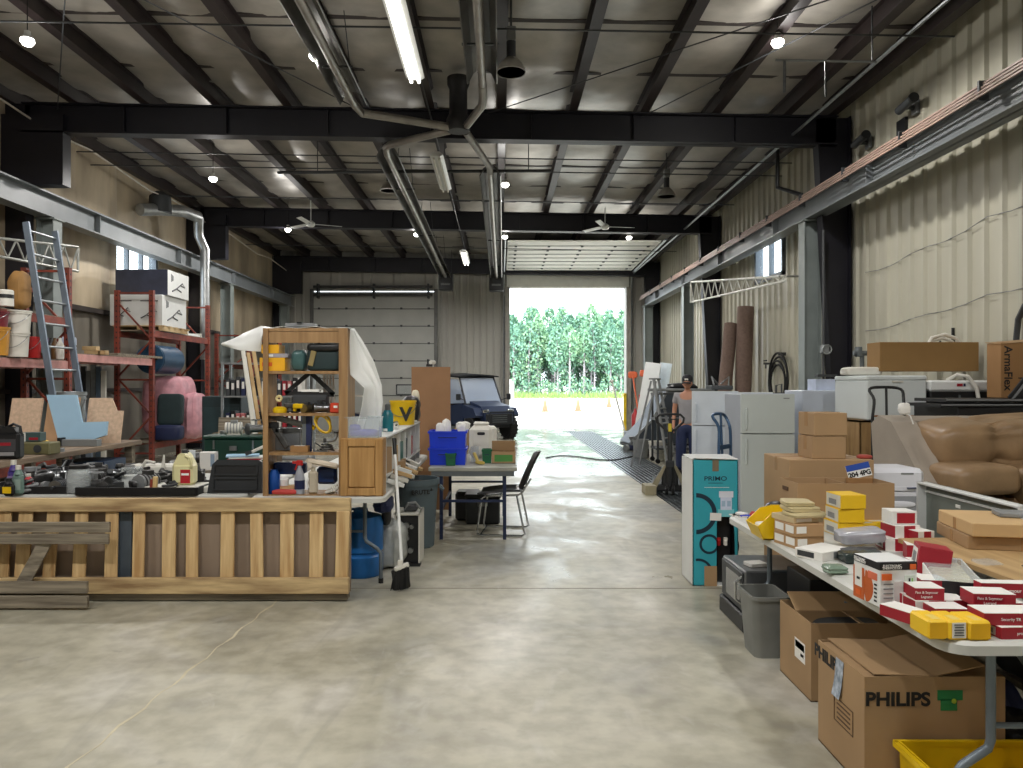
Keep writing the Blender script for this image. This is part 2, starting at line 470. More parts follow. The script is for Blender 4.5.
def pillow_wall(b, y0, y1, z0, z1, m, seam=1.22):
    y = y0
    while y < y1 - .01:
        w = min(seam, y1 - y); ph = random.random() * 6
        def fn(u, v, y=y, w=w, ph=ph):
            e = (sin(pi * u)) ** .6
            return (XL + .03 * e + .012 * e * sin(9 * v + ph) * sin(5 * u + ph), y + w * u, z0 + (z1 - z0) * v)
        b.sheet(fn, 8, 10, m, th=-.06)
        y += seam
b = MB()
pillow_wall(b, YF, LWY0, 3.0, ZTOP + .2, VINYL); pillow_wall(b, LWY1, YB, 3.0, ZTOP + .2, VINYL)
pillow_wall(b, LWY0, LWY1, 3.0, LWZ0, VINYL, 1.9); pillow_wall(b, LWY0, LWY1, LWZ1, ZTOP + .2, VINYL, 1.9)
pillow_wall(b, YF, YB, 0, 3.0, VINYLD)
b.box((XL - .12, (YF + LWY0) / 2, 3.3), (.12, LWY0 - YF, 6.8), VINYLD); b.box((XL - .12, (YB + LWY1) / 2, 3.3), (.12, YB - LWY1, 6.8), VINYLD)
b.box((XL - .12, (LWY0 + LWY1) / 2, 1.6), (.12, LWY1 - LWY0, 3.4), VINYLD); b.box((XL - .12, (LWY0 + LWY1) / 2, 5.8), (.12, LWY1 - LWY0, 1.9), VINYLD)
struct('wall_left', b)
b = MB()                                               # girts of the left wall
GIRT = mat('girt_dark', (58, 52, 50), .6, var=.2)
b.box((XL + .1, 9.6, 3.02), (.18, 33, .09), GIRT); b.box((XL + .1, 9.6, 1.5), (.16, 33, .07), GIRT)
struct('trim_2', b, smooth=False)
def window(name, x, y0, y1, z0, z1, n, s):
    FR = mat('window_frame_grey', (96, 104, 112), .5)
    f = MB(); cy, cz = (y0 + y1) / 2, (z0 + z1) / 2
    for yy in (y0 + .04, y1 - .04): f.box((x, yy, cz), (.16, .08, z1 - z0), FR)
    for zz in (z0 + .04, z1 - .04): f.box((x, cy, zz), (.16, y1 - y0, .08), FR)
    for i in range(1, n): f.box((x, y0 + (y1 - y0) * i / n, cz), (.10, .05, z1 - z0), FR)
    o = f.build(name, smooth=False); o['kind'] = 'structure'
    p = MB(); p.box((x, cy, cz), (.012, y1 - y0 - .1, z1 - z0 - .1), PANE); p.build('pane', o, smooth=False)
window('window_1', XR + .02, WY0, WY1, WZ0, WZ1, 2, -1)
window('window_2', XL - .05, LWY0, LWY1, LWZ0, LWZ1, 3, 1)
# ---- far end wall: closed sectional door, ribbed pier, open door bay
D1X0, D1X1, D1Z = -6.6, -2.25, 4.95
D2X0, D2X1, D2Z = .26, 4.48, 5.0
b = MB()
ribbed(b, YB, XL - .2, D1X0, 0, 6.6, LINERB, along='x'); ribbed(b, YB, D1X1, D2X0, 0, 6.6, LINERB, along='x', pitch=.23)
ribbed(b, YB, D2X1, XR + .2, 0, 6.6, LINERB, along='x')
ribbed(b, YB - .1, D1X0 - .05, D1X1 + .05, D1Z - .06, 6.6, LINERB, along='x', pitch=1.1); ribbed(b, YB, D2X0, D2X1, D2Z + .02, 6.6, LINERB, along='x')
struct('wall_back', b, smooth=False)
b = MB()                                               # jambs and posts by the open bay
JAMB = mat('jamb_grey', (150, 146, 138), .55); POST = mat('post_grey', (104, 104, 102), .5)  # posts are a darker grey than the jambs
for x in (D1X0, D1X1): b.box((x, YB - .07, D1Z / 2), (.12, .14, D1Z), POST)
for x in (D2X0, D2X1): b.box((x, YB - .05, D2Z / 2), (.16, .5, D2Z), JAMB)
b.box(((D2X0 + D2X1) / 2, YB, D2Z + .06), (D2X1 - D2X0 + .3, .3, .12), JAMB)
struct('trim_3', b, smooth=False)
b = MB(); b.box((D2X1 - .14, YB - .34, .65), (.1, .1, 1.3), mat('safety_yellow', (236, 200, 40), .5), bev=.01)
tag(b.build('bollard'), 'yellow guard post at the foot of the open bay door jamb', 'bollard')
# closed sectional door
DOORP = mat('door_panel_grey', (176, 177, 172), .5, var=.05, scale=2); SEAM = mat('door_seam', (70, 72, 74), .6)
b = MB(); z = -.012; i = 0
while z < D1Z - .05:
    h = min(.61, D1Z - z); b.box(((D1X0 + D1X1) / 2, YB - .06, z + h / 2), (D1X1 - D1X0 - .1, .05, h - .025), DOORP, bev=.008); z += .61; i += 1
d1 = b.build('door_1'); d1['kind'] = 'structure'
b = MB(); z = .61
while z < D1Z - .1:
    b.box(((D1X0 + D1X1) / 2, YB - .04, z), (D1X1 - D1X0 - .1, .03, .05), SEAM)
    for k in range(5): b.box((D1X0 + .25 + k * (D1X1 - D1X0 - .5) / 4, YB - .095, z), (.08, .03, .07), SEAM)
    z += .61
b.build('hinge_strip', d1, smooth=False)
b = MB(); b.box((-3.3, YB - .09, 1.42), (.62, .02, .3), PANE)
for s_ in (-1, 1): b.box((-3.3 + s_ * .33, YB - .09, 1.42), (.04, .03, .36), DGREY); b.box((-3.3, YB - .09, 1.42 + s_ * .17), (.66, .03, .04), DGREY)
b.build('glazing', d1, smooth=False)
b = MB()
for z in (5.0, 4.72): b.cyl((D1X0 + .1, YB - .3, z), (D1X1 - .1, YB - .3, z), .05, DSTEEL)
for x in (D1X0 + .25, -4.4, D1X1 - .25): b.box((x, YB - .2, 4.86), (.06, .3, .5), DGREY)
b.build('spring_shaft', d1)
# open sectional door: leaves stowed flat under the roof on their tracks
WPAN = mat('door_panel_white', (240, 240, 232), .5, var=.04)
b = MB()
y = 25.75
for i in range(8):
    b.box(((D2X0 + D2X1) / 2, y - .3, 5.55 + i * .012), (D2X1 - D2X0 + .1, .575, .05), WPAN, bev=.008); y -= .61
b.box(((D2X0 + D2X1) / 2, YB - .14, 5.27), (D2X1 - D2X0 + .06, .05, .52), WPAN, bev=.008)
d2 = b.build('door_2'); d2['kind'] = 'structure'
b = MB()
y = 25.45
for i in range(8):
    for k in range(5): b.box((D2X0 + .2 + k * (D2X1 - D2X0 - .4) / 4, y + .3, 5.505 + i * .012), (.07, .1, .03), SEAM)
    b.box(((D2X0 + D2X1) / 2, y + .3, 5.53 + i * .012), (D2X1 - D2X0, .03, .03), SEAM)
    y -= .61
b.build('hinge_strip', d2, smooth=False)
b = MB()
for x in (D2X0 - .12, D2X1 + .12):
    b.tube([(x, YB - .2, 0), (x, YB - .2, 5.1), (x, YB - .3, 5.35), (x, YB - .5, 5.5), (x, 20.6, 5.62)], .035, GALV)
b.build('door_track', d2)

# ---- rear end wall (behind the camera)
b = MB()
b.box((-1.2, YF - .1, 3.3), (13.9, .2, 6.8), LINERB)
struct('wall_front', b, smooth=False)

# ---- roof
def zt_(x): return 5.82 + .017 * (5.4 - x)             # top of the rafters; the roof falls gently to one side
BLUEBLK = mat('rafter_navy_paint', (19, 18, 27), .5, var=.2, scale=3)
MAROON = mat('purlin_primer', (40, 31, 31), .5, var=.25, scale=4)
FOIL = mat('roof_insulation', (168, 163, 154), .36, .2, var=.2, scale=2.2, bump=.6, detail=8)
PUR = [-7.72] + [-6.68 + 1.118 * k for k in range(11)] + [5.2]
b = MB()
edges = [XL - .1] + [x for x in PUR[1:]] + [XR + .15]
for a, c in zip(edges, edges[1:]):
    ny = 104; ph = random.random() * 9
    def fn(u, v, a=a, c=c, ph=ph):
        x = a + (c - a) * u; y = YF - .2 + (YB + .6 - YF) * v
        q = abs(sin(pi * y / 1.55))
        sag = .10 * (q ** .6) * (.45 + .55 * sin(pi * u)) + .022 * sin(7 * u + y * 2.3 + ph) * q + .012 * sin(5 * y + ph) * q
        return (x, y, zt_(x) + .30 - sag)
    b.sheet(fn, 8, ny, FOIL, th=-.05)
struct('ceiling', b, fix=False)
b = MB(); b.box(((XL + XR) / 2, (YF + YB) / 2, 6.62), (XR - XL + .8, YB - YF + .9, .1), GALV, rot=(0, .017, 0)); struct('roof', b, smooth=False)
b = MB()
k = math.ceil(YF / 1.55)
while k * 1.55 < YB:
    y = k * 1.55; b.bar((XL + .1, y, zt_(XL) + .272), (XR - .05, y, zt_(XR) + .262), .09, .02, GIRT); k += 1
struct('trim_4', b, smooth=False)
for x in PUR:
    b = MB(); z0 = zt_(x) + .004
    b.prism([(x - .07, z0), (x + .07, z0), (x + .07, z0 + .016), (x + .018, z0 + .03), (x + .018, z0 + .25), (x - .018, z0 + .25), (x - .018, z0 + .03), (x - .07, z0 + .016)], 'y', YF + .1, YB - .1, MAROON)
    b.prism([(x - .07, z0 + .236), (x + .07, z0 + .236), (x + .07, z0 + .25), (x - .07, z0 + .25)], 'y', YF + .1, YB - .1, MAROON)
    struct('roof_purlin', b, smooth=False)
FRY = [11.75, 18.65, 25.7, 4.8, -2.1]
for y in FRY:
    b = MB(); xa, xb = -7.5, 5.3; h = .46 if y < 25 else .5
    za, zb = zt_(xa), zt_(xb)
    for (x0, z0, x1, z1, w, t) in ((xa, za - .01, xb, zb - .01, .22, .02), (xa, za - h, xb, zb - h + .02, .22, .025)):
        b.bar((x0, y, z0), (x1, y, z1), w, t, BLUEBLK)
    b.bar((xa, y, za - h / 2), (xb, y, zb - h / 2), .016, h, BLUEBLK)
    for i in range(1, 8): x = xa + (xb - xa) * i / 8; b.box((x, y, zt_(x) - h / 2), (.012, .18, h - .03), BLUEBLK)
    struct('roof_beam', b, smooth=False)
    for s, xw in ((1, XL), (-1, XR)):                  # tapered frame columns
        b = MB(); o_ = xw + s * .06
        top = zt_(xw)
        wt, wb = (.42, .36) if s > 0 else (.5, .2)
        b.prism([(o_, 0), (o_ + s * wb, 0), (o_ + s * wt, top - .5), (o_ + s * wt, top), (o_, top)], 'y', y - .008, y + .008, BLUEBLK)
        b.bar((o_ + s * wb, y, 0), (o_ + s * wt, y, top - .42), .2, .02, BLUEBLK); b.box((o_, y, top / 2), (.02, .2, top), BLUEBLK)
        if s > 0: b.box((o_ + .5, y, (4.74 + top - .2) / 2), (1.0, .22, top - .2 - 4.74), BLUEBLK)
        b.box((o_ + s * wb, y, .01), (.3, .3, .02), DGREY)
        struct('frame_column', b, smooth=False)
# ---- crane runway girders and their columns
CRG = mat('crane_grey_paint', (116, 121, 124), .45, var=.12, scale=2); CRC = mat('crane_column_green_grey', (128, 136, 134), .5, var=.12, scale=2)
COPPER = mat('conductor_copper', (166, 140, 128), .55, 0, var=.12)
def girder(x, y0, y1, z0, z1, w, name):
    b = MB(); cy = (y0 + y1) / 2; L_ = y1 - y0
    b.box((x, cy, z1 - .012), (w, L_, .024), CRG); b.box((x, cy, z0 + .012), (w, L_, .024), CRG); b.box((x, cy, (z0 + z1) / 2), (.02, L_, z1 - z0), CRG)
    yy = y0 + .4
    while yy < y1: b.box((x, yy, (z0 + z1) / 2), (w * .8, .014, z1 - z0 - .05), CRG); yy += 3.4
    b.box((x, cy, z1 + .025), (.05, L_, .05), DGREY)
    return struct(name, b, smooth=False)
gl = girder(-7.3, -4, 26.0, 4.30, 4.68, .26, 'crane_beam')
gr = girder(5.02, -4, 25.75, 4.27, 4.62, .26, 'crane_beam')
b = MB()
for i in range(4): b.box((4.80 + .022 * i, 10.9, 4.505 + .046 * i), (.022, 29.6, .020), COPPER)
yy = -3
while yy < 25.5:
    b.box((4.87, yy, 4.575), (.1, .03, .2), DGREY); yy += 1.5
b.build('conductor_rail', gr, smooth=False)
for s, x in ((1, -7.3), (-1, 5.02)):
    for y in (5.2, 12.05, 19.9, 25.2):
        b = MB(); h = 4.29 if s > 0 else 4.26
        b.box((x, y, h / 2), (.26, .014, h), CRC); b.box((x - .13, y, h / 2), (.016, .24, h), CRC); b.box((x + .13, y, h / 2), (.016, .24, h), CRC)
        b.box((x, y, .012), (.4, .36, .024), CRC); b.box((x, y, h - .012), (.34, .3, .024), CRC)
        struct('crane_column', b, smooth=False)
# ================================================================== OVERHEAD THINGS
SKYS, SUNS, EXPO, WL = 5.2, 4.2, -0.08, 250
EMW = mat('lamp_glow', (255, 252, 240), .5, emit=14); EMT = mat('tube_glow', (255, 250, 240), .5, emit=6)
LAMPS = []
def led(x, y, z, label, w=None, build=True):
    w = w or WL
    LAMPS.append((x, y, z, w))
    if not build: return
    t = thing('led_lamp', label, 'lamp', (x, y, z), 0, 'bright LED lamps under the roof')
    b = MB(); b.lathe([(.0, -.075), (.05, -.068), (.075, -.03), (.07, 0)], EMW, 16); b.build('diffuser', t)
    b = MB(); b.lathe([(.07, 0), (.06, .03), (.035, .05), (.035, .09), (.0, .09)], WHITE, 16); b.build('housing', t)
    b = MB(); top = zt_(x) + .2 - z; b.cyl((0, 0, .09), (0, 0, top), .006, BLACK, n=6); b.build('cord', t)
for x, y, z, l in (
    (3.34, 8.95, 5.75, 'glowing lamp high above the refrigerators, beside the bent pipe bracket'),
    (-2.17, 8.75, 5.5, 'glowing lamp beside the heater reflector that ends over the near rafter'),
    (-5.4, 8.5, 5.56, 'glowing lamp in the roof corner above the bench of oil jugs'),
    (-5.4, 14.0, 5.5, 'glowing lamp hung between the first two rafters above the pallet rack'),
    (.1, 14.4, 5.5, 'glowing lamp hung just beyond the near rafter on the aisle line'),
    (-5.3, 18.6, 5.5, 'glowing lamp beside the ceiling fan over the rack'),
    (-2.15, 19.2, 5.5, 'glowing lamp beside the long slanting heater tube near the far end'),
    (.13, 19.5, 5.5, 'glowing lamp beside the upright run of heater tube near the open door'),
    (3.4, 19.6, 5.5, 'glowing lamp above the raised white door leaves')):
    led(x, y, z, l)
for y, f in ((1.7, 1.1), (-4.2, .25)):
    for x in (-5.3, -2.15, .1, 3.1): led(x, y, 5.5, '', WL * f, build=False)
# bell-shaped high-bay fittings
def bell(x, y, z, label, lit):
    t = thing('high_bay_light', label, 'light fitting', (x, y, z), 0)
    GL = mat('bell_shade', (150, 146, 138), .4, .2, var=.1)
    b = MB(); b.lathe([(.175, 0), (.17, .03), (.13, .1), (.075, .16), (.06, .17), (.055, .165), (.07, .15), (.12, .095), (.16, .03), (.165, 0)], GL, 28); b.build('shade', t)
    b = MB(); b.lathe([(.0, .018), (.16, .02), (.16, .03), (0, .032)], EMW if lit else mat('lens_frosted', (230, 228, 220), .25), 24); b.build('lens', t)
    b = MB(); b.cyl((0, 0, .165), (0, 0, .36), .055, DGREY); b.box((0, 0, .44), (.11, .14, .16), MGREY, bev=.01); b.build('ballast', t)
    b = MB(); b.cyl((0, 0, .52), (0, 0, zt_(x) + .2 - z), .012, DGREY, n=8); b.build('hanger', t)
    if lit: LAMPS.append((x, y, z + .06, WL * .4))
bell(.13, 8.7, 5.26, 'unlit dark bell high-bay fitting close beside the heater reflector', False)
bell(-2.1, 14.1, 5.28, 'lit bell high-bay fitting hung below the slanting heater tube', True)
bell(3.2, 14.3, 5.22, 'unlit bell high-bay fitting above the crane girder side', False)
# radiant tube heaters
REFL = mat('heater_reflector', (120, 118, 114), .28, .9, var=.25, scale=3)
TUBE = mat('heater_tube', (150, 146, 140), .4, .6, var=.2, scale=4)
def heater(label, x0, y0, z0, x1, y1, z1, burner):
    t = thing('radiant_heater', label, 'heater', (0, 0, 0), 0)
    n = 9
    pr = [(-.19, -.03), (-.12, .10), (-.05, .15), (.05, .15), (.12, .10), (.19, -.03)]
    pr2 = [(u * .93, w - .006) for u, w in reversed(pr)]
    p = pr + pr2
    b = MB()
    vs = []
    for i, (x, y, z) in enumerate(((x0, y0, z0), (x1, y1, z1))):
        vs += [(x + u, y, z + w) for u, w in p]
    k = len(p)
    b.add(vs, [(i, (i + 1) % k, k + (i + 1) % k, k + i) for i in range(k)] + [tuple(range(k)), tuple(range(2 * k - 1, k - 1, -1))], REFL)
    b.build('reflector', t, smooth=False)
    b = MB(); b.cyl((x0, y0 - .1, z0), (x1, y1 + .1, z1), .05, TUBE); b.build('tube', t)
    L_ = y1 - y0
    for i in range(3):
        f = (i + .5) / 3; x, y, z = x0 + (x1 - x0) * f, y0 + L_ * f, z0 + (z1 - z0) * f
        h = MB(); h.box((x, y, z + .02), (.41, .03, .02), DGREY)
        for s in (-1, 1): h.cyl((x + s * .17, y, z + .02), (x + s * .1, y, zt_(x) + .1), .006, DGREY, n=6)
        h.build('hanger', t, smooth=False)
    if burner:
        b = MB(); b.box((x1, y1 + .35, z1 - .14), (.46, .5, .56), mat('burner_black', (40, 42, 46), .45), bev=.02)
        b.cyl((x1, y1 + .08, z1 - .1), (x1, y1 + .1, z1 - .1), .13, DGREY); b.box((x1, y1 + .09, z1 - .24), (.3, .02, .06), MGREY); b.build('burner_box', t)
        h = MB()
        for s in (-1, 1): h.cyl((x1 + s * .18, y1 + .35, z1 + .1), (x1 + s * .18, y1 + .35, zt_(x1) + .1), .006, DGREY, n=6)
        h.build('chain', t)
heater('short heater reflector running overhead and ending above the vent hub', -.22, 3.4, 5.38, -.22, 9.25, 5.38, False)
heater('dark heater reflector meeting the rafter beside the glowing near lamp', -1.95, 3.4, 5.36, -1.95, 9.9, 5.36, False)
heater('long slanting heater tube whose burner hangs by the closed bay door', -1.8, 11.9, 5.28, -1.78, 24.2, 5.12, True)
heater('long heater tube whose burner hangs beside the open bay door', -.17, 12.9, 5.26, -.12, 24.2, 5.10, True)
t = thing('exhaust_fan_hub', 'dark round exhaust hub where the four heater pipes meet at the near rafter', 'exhaust fan', (-.6, 10.7, 5.3), 0)
HUB = mat('hub_dark', (52, 52, 54), .5, .4, var=.2)
b = MB(); b.lathe([(.0, -.05), (.15, -.05), (.17, -.02), (.17, .12), (.13, .2), (.13, .55), (.16, .62), (.16, .72), (0, .72)], HUB, 24); b.build('housing', t)
b = MB()
b.tube([(.38, -1.35, .08), (.38, -1.0, .06), (.36, -.75, .04), (.13, -.12, .0)], .055, TUBE, 10)
b.tube([(-1.35, -.75, .06), (-1.3, -.45, .05), (-.9, -.3, .04), (-.13, -.05, .0)], .055, TUBE, 10)
b.tube([(-1.2, 1.2, -.02), (-1.18, .9, .0), (-1.1, .75, .0), (-.13, .1, .0)], .055, TUBE, 10)
b.tube([(.43, 2.2, -.04), (.42, 1.9, 0), (.35, 1.5, .0), (.1, .15, .0)], .055, TUBE, 10)
b.build('branch_pipe', t)
# fluorescent strips on one line
def strip(label, x, y0, y1, z, lit):
    t = thing('fluorescent_strip', label, 'light fitting', (x, (y0 + y1) / 2, z), 0)
    L_ = y1 - y0
    b = MB(); b.prism([(-.06, .01), (-.11, .04), (-.05, .09), (.05, .09), (.11, .04), (.06, .01)], 'y', -L_ / 2, L_ / 2, WHITE); b.build('housing', t, smooth=False)
    for s in (-1, 1):
        b = MB(); b.cyl((s * .045, -L_ / 2 + .03, -.02), (s * .045, L_ / 2 - .03, -.02), .019, EMT if lit else OFFW, n=10); b.build('tube', t)
    b = MB()
    for s in (-1, 1): b.cyl((0, s * L_ * .35, .09), (0, s * L_ * .35, zt_(x) + .1 - z), .005, DGREY, n=6)
    b.build('hanger', t)
strip('lit fluorescent strip passing overhead near the vent hub', -1.0, 5.2, 8.8, 5.2, True)
strip('dark fluorescent strip just beyond the near rafter', -1.02, 11.9, 14.0, 5.25, False)
strip('short fluorescent strip hung near the far ribbed pier', -1.0, 20.3, 22.3, 5.2, True)
b = MB(); b.tube([(-.98, 3 + 2 * i, 5.42 - .05 * (i % 2)) for i in range(11)], .01, BLACK, 6)
tag(b.build('overhead_cable'), 'thin dark cable running the length of the hall past the fluorescent strips', 'cable')
# ceiling fans
def fan(x, y, z, label, a0):
    t = thing('ceiling_fan', label, 'ceiling fan', (x, y, z), 0)
    b = MB(); b.lathe([(0, -.07), (.07, -.06), (.1, -.02), (.1, .03), (.05, .07), (.02, .09), (0, .09)], WHITE, 20); b.build('motor', t)
    b = MB(); b.cyl((0, 0, .08), (0, 0, zt_(x) + .02 - z), .012, WHITE, n=8); b.build('rod', t)
    for i in range(3):
        b = MB(); b.box((.42, 0, .005), (.62, .13, .012), WHITE, rot=(.2, 0, 0), bev=.004); b.box((.12, 0, .005), (.12, .04, .01), MGREY)
        b.build('blade', t, rot=(0, 0, a0 + i * 2 * pi / 3))
fan(2.54, 18.0, 5.42, 'white three-bladed ceiling fan in front of the raised door leaves', .15)
fan(-4.5, 17.7, 5.42, 'white three-bladed ceiling fan over the pallet rack side', .4)
# pipes and rods under the roof
def pipe(label, pts, r, m=None, n=6, name='roof_pipe', cat='pipe'):
    b = MB(); b.tube(pts, r, m or DGREY, n); return tag(b.build(name), label, cat)
WCAB = mat('cable_pale', (196, 190, 178), .5)
pipe('pale slack cable strung under the eave above the racks', [(-7.35, 3 + i * 1.15, 6.0 - .02 * i - .05 * (i % 3)) for i in range(21)], .016, WCAB, name='eave_cable', cat='cable')
pipe('straight grey pipe slung along the eave above the crane girder', [(4.62, 3 + i * 3.3, 5.62 - .025 * i) for i in range(8)], .022, GALV, 8)
for y, z, l in ((8.35, 5.62, 'thin cross rod nearest the camera under the roof insulation'), (13.0, 5.58, 'thin cross rod just beyond the near rafter'),
                (13.45, 5.48, 'second thin cross rod beyond the near rafter'), (16.2, 5.62, 'thin cross rod midway between the two rafters'), (21.5, 5.55, 'thin cross rod near the far wall')):
    pipe(l, [(-7.4, y, z + .1), (-1, y, z), (5.1, y, z - .1)], .011, DGREY, 6, 'cross_rod', 'rod')
for k, (p0, p1, l) in enumerate((((-5.4, 5.4, 5.85), (-2.1, 11.6, 5.85), 'thin brace wire slanting over the near lamps'), ((2.2, 11.6, 5.78), (5.0, 6.2, 5.75), 'thin brace wire crossing by the lamp bracket'),
                                 ((-.2, 11.5, 5.8), (4.2, 7.4, 5.75), 'thin brace wire slanting from the hub to the eave'), ((-6.9, 11.6, 5.9), (-3.8, 6.6, 5.9), 'thin brace wire in the roof corner'))):
    pipe(l, [p0, p1], .008, DGREY, 6, 'brace_wire', 'wire')
t = pipe('bent pipe bracket with two hanging stubs beside the bright lamp', [(3.15, 8.5, 5.32), (4.3, 8.5, 5.3)], .014, MGREY, 8, 'pipe_bracket', 'bracket')
b = MB(); b.cyl((3.25, 8.5, 5.32), (3.25, 8.5, 4.95), .017, STEEL); b.build('stub', t); b = MB(); b.cyl((3.72, 8.5, 5.3), (3.72, 8.5, 4.9), .012, DSTEEL); b.build('stub', t)
b = MB(); b.cyl((4.25, 8.5, 5.3), (4.25, 8.5, zt_(4.25) + .1), .01, DGREY, n=6); b.build('hanger', t)
pipe('crooked black pipe drop above the crane girder', [(4.7, 12.6, 5.6), (4.7, 12.6, 4.95), (4.95, 12.2, 4.72)], .035, BLACK, 10)
b = MB(); b.cyl((-3.9, 13.05, 5.33), (.9, 13.05, 5.36), .028, DGREY)
for x in (-3.2, .5): b.cyl((x, 13.05, 5.35), (x, 13.05, 5.95), .008, DGREY, n=6)
tag(b.build('support_bar'), 'round crossbar carrying the strips behind the near rafter', 'bar')
# flex duct on the left wall
t = thing('exhaust_duct', 'silver elbowed flue duct climbing the grimy wall beside the second frame column', 'duct', (0, 0, 0))
DUCT = mat('duct_silver', (170, 172, 172), .35, .7, var=.2)
b = MB(); b.tube([(-6.98, 17.6, 2.2), (-6.98, 17.6, 4.1), (-6.98, 17.6, 4.8), (-7.08, 17.5, 5.1), (-7.05, 17.4, 5.3), (-7.0, 17.3, 5.5)], .11, DUCT, 14); b.build('riser', t)
b = MB(); b.tube([(-7.02, 17.3, 5.5), (-7.15, 16.8, 5.52), (-7.38, 16.2, 5.42), (-7.6, 15.7, 5.3)], .13, DUCT, 14); b.lathe([(.0, 0), (.24, .0), (.22, .35), (.1, .45), (0, .45)], DGREY, 16, (-7.4, 16.2, 5.35)); b.build('elbow', t)
# burnt spare: little box speakers / nozzles on the right wall
for x, y, z, l in ((5.38, 9.85, 5.28, 'grey cylinder nozzle on the ribbed wall above the copper rails, first of two'), (5.38, 11.1, 5.22, 'grey cylinder nozzle on the ribbed wall next to the frame column')):
    t = thing('wall_nozzle', l, 'wall fitting', (x, y, z))
    b = MB(); b.cyl((.14, 0, 0), (-.02, 0, 0), .03, DGREY); b.box((.12, 0, .0), (.05, .14, .18), MGREY, bev=.01); b.build('bracket', t)
    b = MB(); b.cyl((-.05, .1, -.01), (-.05, -.24, .03), .055, DGREY); b.cyl((-.05, -.24, .03), (-.05, -.28, .034), .065, BLACK); b.build('barrel', t)
b = MB(); b.box((XR - .06, 10.15, 5.05), (.05, .22, .36), BLACK); tag(b.build('wall_vent'), 'small black rectangular vent in the ribbed wall between two nozzles', 'vent')
# ================================================================== LEFT SIDE: CRATE, RACKS, BENCHES
# long slatted crate side standing on edge
PX0, PX1, PY = -4.05, -1.12, 5.62
t = thing('slatted_crate', 'long pine slatted crate standing on edge across the clutter, taupe board behind its slats', 'crate', ((PX0 + PX1) / 2, PY, 0), 0)
W_ = PX1 - PX0
def cx_(px): return X_(px, PY) - (PX0 + PX1) / 2
lean = .05
b = MB(); b.box((0, -.04, .715), (W_, .05, .10), PINEX, bev=.004); b.build('top_rail', t)
b = MB(); b.box((0, -.10, .125), (W_, .05, .115), PINEX, bev=.004); b.build('bottom_rail', t)
b = MB(); b.box((.0, -.04, .035), (W_ * .99, .09, .05), OLDW, bev=.004); b.build('foot_rail', t)
for i, px in enumerate((8, 28, 55, 84, 115, 142, 172, 195, 230, 259, 289, 318)):
    ls = .016 - .0022 * i + random.uniform(-.012, .012)
    x = X_(px, PY) - (PX0 + PX1) / 2
    b = MB(); b.box((x, -.05, .40), (random.uniform(.085, .105), .018, .62), PINEZ, rot=(-.06, ls * 2.2, 0), bev=.003)
    b.build('slat', t)
b = MB(); b.box((W_ / 2 - .06, -.045, .39), (.095, .05, .56), PINEZ, rot=(0, .03, 0), bev=.004); b.build('end_post', t)
b = MB(); b.box((0, .03, .40), (W_ - .02, .012, .7), BOARDT, rot=(-.03, 0, 0)); b.build('backing_board', t)
b = MB(); b.box((cx_(122), .01, .40), (.14, .012, .62), mat('slate_strip', (78, 88, 98), .6)); b.build('slate_strip', t)
# weathered pallet leaning in front of its end
t = thing('weathered_pallet', 'grey weathered broken pallet leaning against the end of the slatted crate', 'pallet', (-3.6, 5.36, 0))
for z, x1, y in ((.575, X_(108, 5.4) + 3.6, .07), (.49, X_(107, 5.4) + 3.6, .07)):
    b = MB(); b.box((x1 - .62, y, z), (1.24, .024, .075), OLDW, bev=.003); b.build('board', t)
for z, x1, y in ((.155, X_(87, 5.35) + 3.6, -.0), (.06, X_(86, 5.3) + 3.6, -.03)):
    b = MB(); b.box((x1 - .62, y, z), (1.24, .03, .085), OLDW, bev=.003); b.build('board', t)
b = MB(); b.bar((.10, .06, .12), (.28, .09, .48), .02, .09, OLDW); b.build('slat', t)
b = MB(); b.bar((-.22, .06, .12), (-.12, .09, .52), .02, .09, OLDW); b.build('slat', t)
b = MB(); b.box((.15, .03, .012), (.5, .1, .024), OLDW); b.build('foot', t)

# ---- orange pallet racking along the wall
RX0, RX1 = -7.28, -6.62
def rack_frame(parent, y, top=3.4, lean=False):
    for x in (RX0, RX1):
        b = MB(); b.box((x, y, top / 2), (.085, .075, top), RACKO)
        z = .1
        while z < top: b.box((x + .001, y - .0385, z), (.02, .002, .03), BLACK); b.box((x + (.043), y, z), (.002, .02, .03), BLACK); z += .1
        b.box((x, y, .006), (.14, .12, .012), RACKO)
        b.build('upright', parent, smooth=False)
    b = MB()
    for z in (top - .05, .3, 1.7): b.box(((RX0 + RX1) / 2, y, z), (RX1 - RX0, .03, .035), RACKO)
    zz = .3; s = 1
    while zz < top - .5:
        a, c = (RX0, RX1) if s > 0 else (RX1, RX0)
        b.bar((a, y, zz), (c, y, zz + .72), .03, .03, RACKO); zz += .72; s = -s
    b.build('brace', parent, smooth=False)
t = thing('pallet_rack', 'orange steel pallet rack along the grimy wall holding cartons and pink shelf beams', 'pallet rack', (0, 0, 0))
FY = (8.75, 11.4, 14.15, 16.85)
for y in FY: rack_frame(t, y)
def rbeam(y0, y1, z, m, x, h=.12): MB().box((x, (y0 + y1) / 2, z - h / 2), (.05, y1 - y0 - .07, h), m).build('shelf_beam', t, smooth=False)
def rdeck(y0, y1, z, m): MB().box(((RX0 + RX1) / 2, (y0 + y1) / 2, z - .012), (RX1 - RX0, y1 - y0 - .1, .024), m).build('shelf_deck', t, smooth=False)
for x in (RX0, RX1):
    rbeam(FY[0], FY[1], 1.97, RACKP, x); rbeam(FY[0], FY[1], 2.62, RACKO, x)
    rbeam(FY[1], FY[2], 2.09, RACKP, x); rbeam(FY[2], FY[3], 2.64, RACKO, x); rbeam(FY[2], FY[3], .50, RACKO, x)
    rbeam(FY[0], FY[1], .5, RACKO, x)
